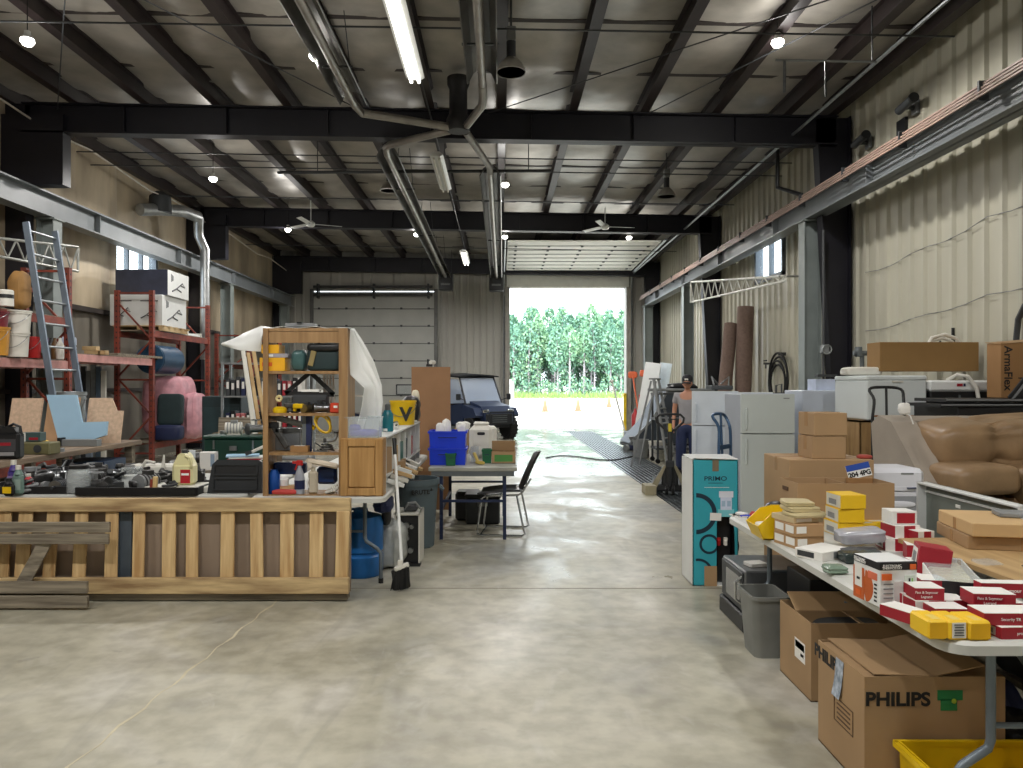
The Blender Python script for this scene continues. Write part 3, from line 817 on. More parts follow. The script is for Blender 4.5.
for a in ((8.75, 11.4, 1.985, OLDW), (8.75, 11.4, 2.635, OLDW), (11.4, 14.15, 2.105, OLDW), (14.15, 16.85, 2.655, OLDW), (14.15, 16.85, .515, OLDW), (8.75, 11.4, .515, OLDW)): rdeck(*a)
# second, farther rack
t = thing('pallet_rack', 'second orange rack bay standing deeper, beyond the carton bay', 'pallet rack', (0, 0, 0))
RX0s, RX1s = RX0, RX1
RX0, RX1 = -7.2, -6.3
for y in (18.9, 21.3): rack_frame(t, y, 2.9)
for x in (RX0, RX1): rbeam(18.9, 21.3, 2.15, RACKO, x); rbeam(18.9, 21.3, 1.2, RACKO, x)
rdeck(18.9, 21.3, 2.165, OLDW); rdeck(18.9, 21.3, 1.215, OLDW)
RX0, RX1 = RX0s, RX1s
# cartons on the rack
DRAW = mat('carton_line_drawing', (70, 72, 76), .7)
CWH = mat('carton_white', (208, 210, 208), .7, var=.05); CDK = mat('carton_dark_print', (50, 54, 70), .5, var=.2)
t = thing('shipping_skid', 'low wooden skid on the top orange beams under the white cartons', 'skid', (-7.0, 15.0, 2.657))
for i in range(5): MB().box((0, -.55 + i * .27, .09), (1.0, .1, .02), PINE).build('board', t)
for x in (-.42, 0, .42): MB().box((x, 0, .04), (.06, 1.2, .08), PINE).build('runner', t)
def big_carton(x, y, z, w, d, h, m, label, front=None):
    t = thing('shipping_carton', label, 'cardboard box', (x, y, z))
    MB().box((0, 0, h / 2), (w, d, h), m, bev=.006).build('carton', t)
    if front: patch(t, 'F', w, d, h, -.5, .5, .0, 1, front, 'dark_print')
    b = MB()     # an angular line drawing of the folded machine inside, on two faces
    for k in range(2 if not front else 0):
        u = (-.25 + k * .5) * w; y = -d / 2 - .002
        b.tube([(u - .16, y, h * .24), (u - .05, y, h * .34), (u + .02, y, h * .30)], .012, DRAW, 5); b.tube([(u - .05, y, h * .34), (u + .10, y, h * .58), (u + .15, y, h * .44), (u + .06, y, h * .5)], .010, DRAW, 5)
        b.box((u, y, h * .8), (.34, .003, .02), DRAW)
    x = w / 2 + .002
    b.tube([(x, -d * .3, h * .2), (x, -d * .1, h * .34), (x, d * .12, h * .26)], .014, DRAW, 5); b.tube([(x, -d * .1, h * .34), (x, d * .18, h * .62), (x, d * .30, h * .48), (x, d * .1, h * .52)], .012, DRAW, 5)
    for q in range(4): b.box((x - .001, -d * .34 + .03 * q, h * .72), (.003, .016, .16 - .02 * q), DRAW)
    b.build('line_drawing', t)
    return t
big_carton(-7.06, 14.98, 2.755, 1.02, 1.1, .60, CWH, 'white carton with line drawings, bottom one on the orange rack skid')
big_carton(-7.0, 15.02, 3.357, 1.02, .98, .50, CWH, 'carton with dark printed front, on top of the white carton on the rack', CDK)
b = MB()
for i in range(5): b.box((-6.75 - .05 * i, 16.35, 2.68 + .02 * (i % 2)), (.045, .9, .05), WHITE)
for yy in (16.0, 16.7): b.box((-6.86, yy, 2.70), (.32, .03, .1), OFFW)
tag(b.build('trim_bundle', smooth=False), 'bundle of white plastic trim lengths at the end of the top orange shelf', 'trim bundle')
b = MB(); b.cyl((-6.72, 14.3, 2.1), (-6.72, 15.2, 2.1), .28, mat('barrel_blue', (28, 66, 96), .45), n=28); b.cyl((-6.72, 14.27, 2.1), (-6.72, 14.3, 2.1), .27, mat('barrel_lid', (34, 74, 104), .45), n=28); b.box((-6.62, 14.26, 2.1), (.12, .02, .04), BLACK)
tag(b.build('barrel'), 'dark blue plastic barrel lying on its side under the top orange shelf', 'barrel')
def crumple(b, c, d, m, seed, amp=.12, e1=.45, e2=.45, rot=None, n=28, k=16):
    rr = random.Random(seed); ph = [rr.uniform(0, 6) for _ in range(6)]
    def warp(v):
        f = 1 + amp * (sin(v.x / d[0] * 17 + ph[0] + 2 * v.z / d[2]) * .5 + sin(v.y / d[1] * 13 + ph[1] + 5 * v.x / d[0]) * .4 + sin(v.z / d[2] * 15 + ph[2] + 4 * v.y / d[1]) * .5)
        return (v.x * f, v.y * f, v.z * (1 + amp * .5 * sin(v.x / d[0] * 12 + ph[3]) * cos(v.y / d[1] * 11 + ph[4])))
    return b.sell(c, d, e1, e2, m, rot, n, k, warp)
b = MB(); crumple(b, (-6.74, 15.2, 1.17), (.84, 1.0, 1.22), PINKI, 3, .06, .4, .5); crumple(b, (-6.20, 15.1, .98), (.36, .7, .92), PINKI, 4, .10, .6, .6)
tag(b.build('insulation_bale'), 'pink plastic wrapped insulation bale bulging out of the lower rack bay', 'insulation')
t = thing('chair_seat', 'dark green padded chair back and navy seat stuffed in front of the pink bale', 'chair', (-6.42, 14.45, .52))
b = MB(); b.sell((0, .06, .60), (.50, .12, .62), .3, .3, mat('seat_dark_green', (30, 48, 50), .7), rot=(-.1, 0, 0)); b.build('backrest', t); b = MB(); b.sell((0, -.04, .16), (.54, .34, .30), .4, .4, NAVY); b.build('seat', t)
# goods on the pink shelves
def bucket(label, x, y, z, r, h, m, rim=None, group=None, lid=False, cat='bucket'):
    t = thing('bucket', label, cat, (x, y, z + .003), 0, group)
    b = MB(); b.lathe([(r * .86, 0), (r * .88, .004), (r * .97, h * .84), (r * 1.04, h * .84), (r * 1.04, h * .87), (r * .99, h * .87), (r * .99, h * .92), (r * 1.05, h * .93), (r * 1.05, h), (r * .97, h), (r * .84, .02), (0, .02)] if not lid else [(r * .86, 0), (r * .97, h * .84), (r * 1.03, h * .84), (r * 1.03, h * .87), (r * .98, h * .88), (r * .98, h * .93), (r * 1.06, h * .93), (r * 1.06, h), (r * .98, h), (r * .96, h * .98), (0, h * .98)], m, 28); b.build('pail', t)
    b = MB(); b.tube([(r * 1.05 * cos(a), -r * 1.0 * sin(a) - .01, h * .85 - .5 * h * sin(a)) for a in [pi * i / 12 for i in range(13)]], .004, STEEL, 6); b.build('handle', t)
    return t
bucket('white plastic pail at the bottom of the pair on the pink shelf', X_(17, 10.1), 10.1, 1.985, .15, .335, OFFW, lid=True)
bucket('white plastic pail topping the pair on the pink shelf', X_(19, 10.1), 10.1, 2.32, .15, .29, OFFW, lid=True)
bucket('red plastic pail beside the pair of white pails', X_(34, 10.6), 10.55, 1.985, .12, .30, REDP)
bucket('mustard yellow drum beside the white pails on the pink shelf', X_(-1, 9.6), 9.55, 1.985, .15, .36, mat('mustard', (186, 132, 40), .5), lid=True)
bucket('dark red tub on the pink shelf at the frame edge, atop the mustard drum', X_(-1, 9.6), 9.55, 2.345, .14, .2, mat('maroon_tub', (110, 30, 40), .5), lid=True)
b = MB(); b.lathe([(.1, 0), (.1, .2), (.09, .21), (0, .21)], OFFW, 20, (X_(5, 9.7), 9.7, 2.635)); b.lathe([(.102, .1), (.102, .15)], BLACK, 20, (X_(5, 9.7), 9.7, 2.635))
tag(b.build('paint_tin'), 'pale tin with a black band on the upper plank above the pails', 'paint tin')
b = MB(); crumple(b, (X_(20, 10.6), 10.6, 2.635 + .32), (.22, .3, .54), mat('kraft_brown', (150, 112, 62), .75, var=.2), 9, .08, .6, .6)
tag(b.build('paper_sack'), 'brown paper sack slumped on the upper plank behind the ladder', 'sack')
for i, (px, m) in enumerate(((47, mat('purple_label', (86, 40, 96), .4)), (51, DGREY), (55, mat('brown_bottle', (96, 70, 40), .3)), (60, OFFW))):
    b = MB(); b.lathe([(.05, 0), (.055, .02), (.055, .2), (.02, .27), (.02, .31), (0, .31)], m, 14, (X_(px, 10.9), 10.9, 1.985))
    tag(b.build('bottle'), ('purple', 'charcoal', 'brown', 'cream')[i] + ' bottle on the pink shelf seen between the ladder rails', 'bottle')
for i in range(6):
    b = MB(); x = X_(71 + (i % 3) * 5, 12); z = 2.105 + (i // 3) * .13; b.lathe([(.042, 0), (.042, .10), (.03, .125), (0, .125)], mat('bottle_blue_white', (190, 202, 224), .4), 12, (x, 11.75 + .02 * (i % 3), z))
    tag(b.build('small_bottle'), 'small blue and white bottle stacked at the near end of the faded pink shelf', 'bottle', 'blue and white bottles on the pink shelf')
for i, (x0, x1, z, l) in enumerate(((86, 102, 2.105, 'pale timber block lying under another on the pink shelf'), (84, 98, 2.175, 'short pale timber block laid on top of the other on the pink shelf'), (100, 107, 2.105, 'stubby timber offcut beside the two pale blocks'))):
    b = MB(); b.box(((X_(x0, 12.3) + X_(x1, 12.3)) / 2, 12.3, z + .034), (X_(x1, 12.3) - X_(x0, 12.3), .12, .066), PINE, bev=.003); tag(b.build('timber_block'), l, 'wood block')
t = thing('wooden_frame', 'narrow wooden frame lying on the pink shelf and poking past the orange upright', 'frame', (-6.62, 13.0, 2.105))
for s in (-1, 1): MB().box((s * .09 + .04, .5, .02), (.03, 1.8, .04), OLDW).build('side_rail', t)
for y in (-.38, 1.38): MB().box((.04, y, .02), (.15, .03, .04), OLDW).build('end_rail', t)
# metal lengths standing under the pink shelf
for i, px in enumerate((77, 83, 88, 93, 98, 103)):
    y = 13.4; x = X_(px, y); m = (GALV, DGREY, MGREY, GALV, mat('blue_grey_metal', (110, 130, 150), .4, .5), OFFW)[i]
    b = MB(); h = 2.02 - .08 * (i % 3); b.prism([(x - .04, y), (x + .04, y), (x + .04, y + .05), (x + .034, y + .05), (x + .034, y + .006), (x - .034, y + .006), (x - .034, y + .05), (x - .04, y + .05)], 'z', 0.0, h, m)
    tag(b.build('metal_channel', smooth=False), 'upright metal channel length standing below the pink shelf', 'metal channel', 'metal channels below the pink shelf')
# aluminium ladder
t = thing('extension_ladder', 'tall blue grey ladder leaning against the orange rack', 'ladder', (0, 0, 0))
LADM = mat('ladder_blue_grey', (112, 124, 138), .4, .4, var=.1)
la, lb = Vector((X_(26, 10.3), 10.3, Z_(222, 10.3))), Vector((X_(52, 10.3), 10.3, Z_(392, 10.3)))
d = (lb - la) / (la.z - lb.z); base = lb + d * lb.z
off = Vector((.03, .62, 0))
for o_ in (Vector((0, 0, 0)), off):
    b = MB(); b.bar(la + o_, base + o_, .035, .085, LADM, roll=0); b.build('rail', t, smooth=False)
n = 12
for i in range(n):
    f = (i + .35) / n; p = la + (base - la) * f
    b = MB(); b.cyl(p, p + off, .018, GALV, n=10); b.build('rung', t)
for o_ in (Vector((0, 0, 0)), off): MB().box(base + o_ + Vector((0, 0, .02)), (.1, .06, .04), BLACKR).build('foot', t)
# lattice jib on the left wall
def jib(label, p0, p1, h0, h1, m, n=10):
    t = thing('lattice_jib', label, 'jib arm', (0, 0, 0))
    p0, p1 = Vector(p0), Vector(p1)
    b = MB(); b.tube([p0, p1], .022, m, 8); b.build('top_chord', t)
    b = MB(); q0 = p0 - Vector((0, 0, h0)); q1 = p1 - Vector((0, 0, h1)); b.tube([q0, q1], .022, m, 8); b.build('bottom_chord', t)
    b = MB()
    for i in range(n):
        a = p0.lerp(p1, i / n); c = q0.lerp(q1, (i + .5) / n); e = p0.lerp(p1, (i + 1) / n)
        b.tube([a, c], .013, m, 6); b.tube([c, e], .013, m, 6)
    b.tube([p0, q0], .02, m, 6); b.build('web', t)
    return t
JM = mat('jib_grey', (150, 152, 146), .45, .3)
jib('grey lattice jib arm reaching along the wall behind the ladder', (X_(78, 12.2), 12.2, Z_(247, 12.2)), (X_(-40, 10.0), 10.0, Z_(234, 10.0)), .40, .2, JM, 7)
# ---- long workbench
BX0, BX1, BZ = -6.05, -4.62, .90
t = thing('workbench', 'long timber workbench with a worn edge along the racks', 'workbench', (0, 0, 0))
b = MB(); b.box(((BX0 + BX1) / 2, 7.85, BZ - .03), (BX1 - BX0, 3.5, .06), mat('bench_timber', (150, 130, 108), .65, rgb2=(104, 90, 76), scale=3, stretch=(6, .4, 6)), bev=.006); b.build('top', t)
for y in (6.3, 8.0, 9.45):
    for x in (BX0 + .08, BX1 - .08): MB().box((x, y, (BZ - .06) / 2), (.09, .09, BZ - .06), OLDW).build('leg', t)
b = MB(); b.box((BX0 + .4, 7.85, .3), (.8, 3.3, .03), OLDW); b.build('lower_shelf', t)
# boards leaning on the bench
def board(name, label, cat, poly, y0, z0, lean, th, m):
    t_ = MB(); t_.prism(poly, 'y', 0, th, m); o = t_.build(name, None, (0, y0, z0), rot=(lean, 0, 0), smooth=False); return tag(o, label, cat)
def rect(x0, x1, z0, z1): return [(x0, z0), (x1, z0), (x1, z1), (x0, z1)]
Y = 8.9
board('particle_board', 'pinkish chipboard sheet leaning at the frame edge end of the bench', 'board', rect(-5.98, -5.60, 0, .56), Y + .1, BZ, -.22, .02, OSB)
board('particle_board', 'second chipboard sheet half hidden by the pale blue foam', 'board', rect(-5.55, -5.16, 0, .57), Y + .12, BZ, -.22, .02, mat('plywood_tan', (186, 148, 112), .7, var=.1))
board('particle_board', 'chipboard sheet with a stepped edge behind the pale blue foam', 'board', [(-5.1, 0), (-4.66, 0), (-4.66, .40), (-4.74, .40), (-4.82, .56), (-5.1, .56)], Y + .22, BZ, -.22, .02, OSB)
blue = board('foam_board', 'pale blue foam board cut to an L shape on the workbench', 'foam board', [(-5.22, .06), (-5.0, 0), (-4.66, .12), (-4.66, .28), (-4.96, .27), (-5.06, .60), (-5.42, .60)], Y - .12, BZ, -.18, .03, LBLUE)
b = MB(); b.box((-4.86, 8.62, BZ + .04), (.44, .1, .08), MGREY, bev=.004); b.box((-5.07, 8.6, BZ + .05), (.04, .1, .1), BLACK); tag(b.build('metal_tray'), 'long low grey metal tray at the foot of the blue foam board', 'tray')
b = MB(); b.box((X_(44, 8.0), 8.0, BZ + .03), (.22, .1, .05), BLACK, rot=(0, .2, .3), bev=.01); b.box((X_(48, 7.9), 7.92, BZ + .08), (.16, .06, .05), YELP, rot=(0, .45, .2), bev=.012)
tag(b.build('hand_tool'), 'black and yellow hand tool lying between jug and blue foam', 'tool')
t = thing('oil_jug', 'black oil jug with printed label on the workbench edge', 'jug', (X_(9, 7.15), 7.15, BZ), .1)
b = MB(); b.box((0, 0, .13), (.24, .12, .26), BLACK, bev=.025); b.prism([(-.1, .25), (.1, .25), (.06, .31), (-.02, .31)], 'y', -.05, .05, BLACK); b.build('body', t)
b = MB(); b.tube([(-.02, 0, .30), (.04, 0, .335), (.1, 0, .31), (.115, 0, .22)], .014, BLACK, 8); b.build('handle', t)
b = MB(); b.cyl((-.07, 0, .27), (-.07, 0, .32), .024, BLACK); b.build('cap', t)
patch(t, 'F', .24, .12, .26, -.36, .38, .3, .75, mat('jug_label', (66, 66, 70), .5), 'label'); patch(t, 'F', .24, .12, .262, -.3, .32, .14, .27, mat('jug_label_pale', (150, 150, 152), .5), 'label'); patch(t, 'F', .24, .121, .262, -.26, .2, .5, .62, RED, 'label')
pack('parts_box', 'small green and white parts box perched on a khaki case on the bench', 'box', X_(32, 7.7), 7.7, BZ + .13, .22, .12, .09, .1, mat('box_teal_grey', (60, 84, 84), .5), [('F', -.5, -.15, 0, 1, PAPER), ('F', .0, .4, .15, .45, RED)])
b = MB(); b.box((X_(36, 7.65), 7.68, BZ + .06), (.36, .2, .125), mat('khaki_case', (110, 106, 72), .6), bev=.01); b.cyl((X_(42, 7.65), 7.575, BZ + .06), (X_(42, 7.65), 7.57, BZ + .06), .04, DGREY); tag(b.build('khaki_case'), 'low khaki case under the parts box on the bench', 'case')
b = MB(); b.lathe([(.09, 0), (.09, .035), (.075, .04), (.07, .01), (0, .01)], MGREY, 20, (X_(55, 7.9), 7.9, BZ)); tag(b.build('round_dish'), 'round grey metal dish near the bench edge', 'dish')
bucket('dented galvanised pail standing on the bench behind the chipboard', -5.35, 9.3, BZ, .16, .62, GALV)
# crates stacked under the bench end
carton('storage_crate', 'dark blue lidded crate under the far end of the bench', -4.85, 8.9, 0.32, .5, .5, .4, 0, mat('crate_blue', (34, 56, 84), .5), cat='crate', tape=False)
for i in range(4):
    b = MB(); b.box((-5.08, 7.42, .35 + .08 * i), (.55 - .03 * i, .8, .06), (BLACK, DGREY, BLACK, OLDW)[i], rot=(0, 0, .05 * i)); tag(b.build('flat_sheet'), ('lowest', 'second', 'third', 'top')[i] + ' flat dark panel in the pile under the workbench', 'panel')

# ---- scrap table behind the crate
def plastic_table(label, x0, x1, y0, y1, z, m, legm, splay=-1, ends=(.28, .28)):
    t = thing('folding_table', label, 'table', ((x0 + x1) / 2, (y0 + y1) / 2, 0))
    w, l, th = x1 - x0, y1 - y0, .045; r = .09
    poly = []
    for (cx, cy, a0) in ((w / 2 - r, -l / 2 + r, -90), (w / 2 - r, l / 2 - r, 0), (-w / 2 + r, l / 2 - r, 90), (-w / 2 + r, -l / 2 + r, 180)):
        for i in range(7):
            a = R(a0 + 15 * i); poly.append((cx + r * cos(a), cy + r * sin(a)))
    inset = [(u * (1 - .012 / (w / 2)), v * (1 - .012 / (l / 2))) for u, v in poly]
    b = MB(); n = len(poly); vs = [(u, v, z) for u, v in inset] + [(u, v, z - .012) for u, v in poly] + [(u, v, z - th) for u, v in poly]
    fs = [tuple(range(n)), tuple(range(3 * n - 1, 2 * n - 1, -1))]
    for k in range(2):
        for i in range(n): fs.append((k * n + i, (k + 1) * n + i, (k + 1) * n + (i + 1) % n, k * n + (i + 1) % n))
    b.add(vs, fs, m); b.build('tabletop', t)
    for sy, e in ((-1, ends[0]), (1, ends[1])):
        y = sy * (l / 2 - e)
        for sx in (-1, 1):
            xt = sx * (w / 2 - .2)
            b = MB(); b.tube([(xt, y, z - th), (xt, y, z * .5), (xt + sx * .01, y, z * .46), (xt + sx * .10, y, .28), (xt + sx * .13, y, .24), (xt + sx * .13, y, 0.03)] if splay == 1 else [(xt, y, z - th), (xt, y, .40), (xt + sx * .015, y, .35), (xt + sx * .085, y, .14), (xt + sx * .09, y, .10), (xt + sx * .09, y, .02)], .016, legm, 12)
            lo = b.build('leg', t)
            b = MB(); b.cyl((xt + sx * (.13 if splay == 1 else .09), y, 0), (xt + sx * (.13 if splay == 1 else .09), y, .04), .02, BLACKR); b.build('foot_cap', lo)
        b = MB(); b.cyl((-(w / 2 - .2), y, .42), (w / 2 - .2, y, .42), .011, legm, n=8); b.build('crossbar', t)
        b = MB(); b.tube([(.06, y, .5), (.04, y - sy * .28, z - th)], .008, legm, 6); b.build('brace', t)
    return t
TABM = mat('table_grey_white', (196, 197, 192), .5, var=.05, scale=3)
LEGM = mat('leg_grey', (112, 122, 130), .4, .4)
plastic_table('long grey folding table buried under scrap behind the slatted crate', -4.5, -2.02, 5.9, 7.35, .74, TABM, LEGM)
plastic_table('folding table running back beside the aisle under the bookshelf and white cubbies', -1.95, -.90, 5.78, 9.3, .74, TABM, LEGM, 1)
# ================================================================== BOOKSHELF, CUBBIES AND WHAT LIES ON THE TABLES
TZ = .74
SX0, SX1, SY0, SY1, SZ1 = X_(265, 5.9), X_(349, 5.9), 5.86, 6.14, 2.06
t = thing('bookshelf', 'open backed wooden bookshelf crammed with shop odds and ends behind the crate', 'bookshelf', ((SX0 + SX1) / 2, SY0, TZ))
w_ = SX1 - SX0; h_ = SZ1 - TZ; dp = SY1 - SY0
for s in (-1, 1): MB().box((s * (w_ / 2 - .011), dp / 2, h_ / 2), (.022, dp, h_), SHELFW, bev=.002).build('side_panel', t)
b = MB(); b.box((w_ / 2 - .035, -.006, h_ / 2), (.07, .016, h_), SHELFW); b.box((-w_ / 2 + .02, -.006, h_ / 2), (.04, .016, h_), SHELFW); b.build('face_frame', t, smooth=False)
MB().box((0, dp / 2, h_ - .011), (w_, dp, .022), SHELFW).build('top', t); MB().box((0, .015, h_ - .07), (w_ - .08, .018, .09), SHELFW).build('top_rail', t)
SHZ = [Z_(494, 5.9), Z_(452, 5.9), Z_(413, 5.9), Z_(371, 5.9)]
for z in SHZ: MB().box((0, dp / 2, z - TZ - .011), (w_ - .044, dp - .01, .022), SHELFW).build('shelf', t)
def S(px, k, dy=.1): return (X_(px, 5.98), SY0 + dy, SHZ[k])     # a spot on shelf k
# plastic sheeting draped over it
DRP = mat('plastic_sheet_white', (226, 228, 226), .38, var=.05, scale=3, bump=.1)
b = MB()
RT = [(SX1 - .1, 2.075), (SX1 + .01, 2.07), (X_(362, 6), Z_(342, 6)), (X_(374, 6), Z_(362, 6)), (X_(382, 6), Z_(385, 6)), (X_(383, 6), Z_(402, 6)), (X_(379, 6), Z_(432, 6))]
RB = [(SX1 - .1, 2.072), (SX1 + .006, 2.055), (X_(350.5, 6), Z_(352, 6)), (X_(352, 6), Z_(375, 6)), (X_(366, 6), Z_(388, 6)), (X_(364, 6), Z_(405, 6)), (X_(356, 6), Z_(438, 6))]
def poly_at(P, u):
    f = u * (len(P) - 1); i = min(int(f), len(P) - 2); k = f - i
    return (P[i][0] * (1 - k) + P[i + 1][0] * k, P[i][1] * (1 - k) + P[i + 1][1] * k)
def fn(u, v):
    a, c = poly_at(RT, u), poly_at(RB, u)
    y = 6.02 - .10 * v + .03 * sin(6 * u) * (1 - v) + .012 * sin(17 * v + 8 * u)
    return (a[0] * (1 - v) + c[0] * v, y + (.10 * sin(pi * v)) * u, a[1] * (1 - v) + c[1] * v)
b.sheet(fn, 30, 10, DRP, th=.003)
LT = [(SX0 + .12, 2.08), (SX0 + .04, 2.075), (X_(262, 6), Z_(326, 6)), (X_(245, 6), Z_(333, 6)), (X_(228, 6), Z_(342, 6))]
LB = [(SX0 + .12, 2.076), (SX0 - .01, 2.03), (X_(264, 6), Z_(352, 6)), (X_(245, 6), Z_(351, 6)), (X_(228, 6), Z_(346.5, 6))]
def fn2(u, v):
    a, c = poly_at(LT, u), poly_at(LB, u)
    return (a[0] * (1 - v) + c[0] * v, 5.9 + .16 * (1 - v) * (1 - u * .7) + .02 * sin(9 * u + 3 * v) + .05 * sin(pi * v) * -1, a[1] * (1 - v) + c[1] * v)
b.sheet(fn2, 20, 8, DRP, th=.003)
def fn3(u, v): return (SX0 + .05 + (w_ - .06) * u, 5.9 + .26 * v, 2.068 + .006 * sin(14 * u) + .004 * sin(9 * v + 4 * u))
b.sheet(fn3, 14, 6, DRP, th=.003)
tag(b.build('plastic_sheeting', angle=1.2), 'white plastic sheeting draped over the bookshelf and hanging down its side', 'plastic sheet')
b = MB(); b.box((X_(302, 6.02), 6.0, 2.092), (.24, .1, .03), MGREY, bev=.006); b.box((X_(302, 6.02), 5.96, 2.11), (.04, .05, .012), BLACK); tag(b.build('drill_case'), 'flat grey tool case lying on top of the bookshelf', 'case')
b = MB(); b.box((X_(357, 6.13) - .02, 6.22, TZ + .315), (.10, .02, .63), NAVY, rot=(0, .1, 0)); b.box((X_(358.5, 6.13), 6.208, Z_(396, 6.2)), (.10, .004, .015), INKW, rot=(0, .1, 0))
o = b.build('blue_board', smooth=False); tag(o, 'narrow navy board leaning between bookshelf and hanging sheeting', 'board')
# ---- what the shelves hold. top shelf (3)
x, y, z = S(277, 3); 
pack('hardware_box', 'deep yellow box at the bottom of the pile on the top shelf', 'box', X_(276, 5.98), y, SHZ[3], .2, .16, .105, 0, mat('amber_card', (226, 168, 26), .5), [('F', -.4, .0, .35, .65, ORANGE)])
pack('hardware_box', 'thin grey box sandwiched in the yellow pile on the top shelf', 'box', X_(279, 5.98), y, SHZ[3] + .106, .19, .16, .032, .03, mat('grey_lilac', (150, 146, 152), .6), [('F', -.46, -.1, .2, .8, PAPER)])
pack('hardware_box', 'small yellow box on top of the pile on the top shelf', 'box', X_(274, 5.98), y, SHZ[3] + .139, .14, .15, .07, -.03, mat('amber_card', (226, 168, 26), .5), [('T', -.3, .2, .2, .8, PAPER)])
t = thing('tool_bag', 'dark green tool bag with a black flap on the top shelf', 'bag', (X_(326, 5.98), y + .02, SHZ[3]))
b = MB(); b.sell((0, 0, .085), (.27, .2, .17), .25, .3, mat('bag_dark_green', (30, 48, 50), .7)); b.build('body', t)
b = MB(); b.sell((.01, -.02, .185), (.29, .2, .07), .5, .4, BLACK); b.build('flap', t)
b = MB(); b.box((-.085, -.1, .1), (.04, .02, .12), mat('strap_tan', (140, 124, 80), .7), rot=(0, .25, 0)); b.build('strap', t)
b = MB(); crumple(b, (X_(300, 5.98), y + .03, SHZ[3] + .085), (.12, .16, .17), mat('teal_sheen', (62, 92, 92), .3, var=.3), 5, .1, .5, .5); tag(b.build('crumpled_bag'), 'crumpled teal plastic bag wedged between yellow boxes and tool bag', 'bag')
# shelf 2 : triangle, tape, tools
t = thing('warning_triangle', 'black folding triangle frame standing on the second shelf', 'triangle', (X_(310, 5.98), y + .03, SHZ[2] + .005))
zz = .10
for p0, p1 in (((-.2, 0, .15), (-.01, 0, .31)), ((.19, 0, .14), (.01, 0, .31)), ((-.2, 0, .15), (.19, 0, .14))):
    b = MB(); b.bar(p0, p1, .012, .035, BLACK); b.build('bar', t)
b = MB(); b.box((0, 0, .07), (.3, .05, .14), DGREY, bev=.02); b.build('base', t)
b = MB(); b.box((.01, -.011, .172), (.16, .003, .02), INKW); b.box((.09, -.011, .168), (.03, .003, .022), INKW); b.build('label', t)
b = MB(); b.tube([(X_(279, 5.9) + .018 * cos(a), 5.9, SHZ[2] + .115 + .018 * sin(a)) for a in [2 * pi * i / 14 for i in range(14)]], .011, mat('tape_cream', (222, 206, 150), .5), 8, closed=True); tag(b.build('tape_roll'), 'cream tape roll standing on the second shelf', 'tape roll')
b = MB(); b.lathe([(.05, 0), (.055, .01), (.055, .035), (.03, .05), (0, .05)], YELP, 20, (X_(279, 5.9), 5.92, SHZ[2])); tag(b.build('yellow_puck'), 'round yellow plastic case under the cream tape roll', 'case')
b = MB(); b.box((X_(336, 5.93), 5.93, SHZ[2] + .04), (.08, .1, .08), mat('red_orange', (196, 62, 34), .45), bev=.01); b.box((X_(337, 5.93), 5.878, SHZ[2] + .05), (.03, .004, .02), INKW); tag(b.build('red_box'), 'small red orange tin at the shelf end by the face frame', 'tin')
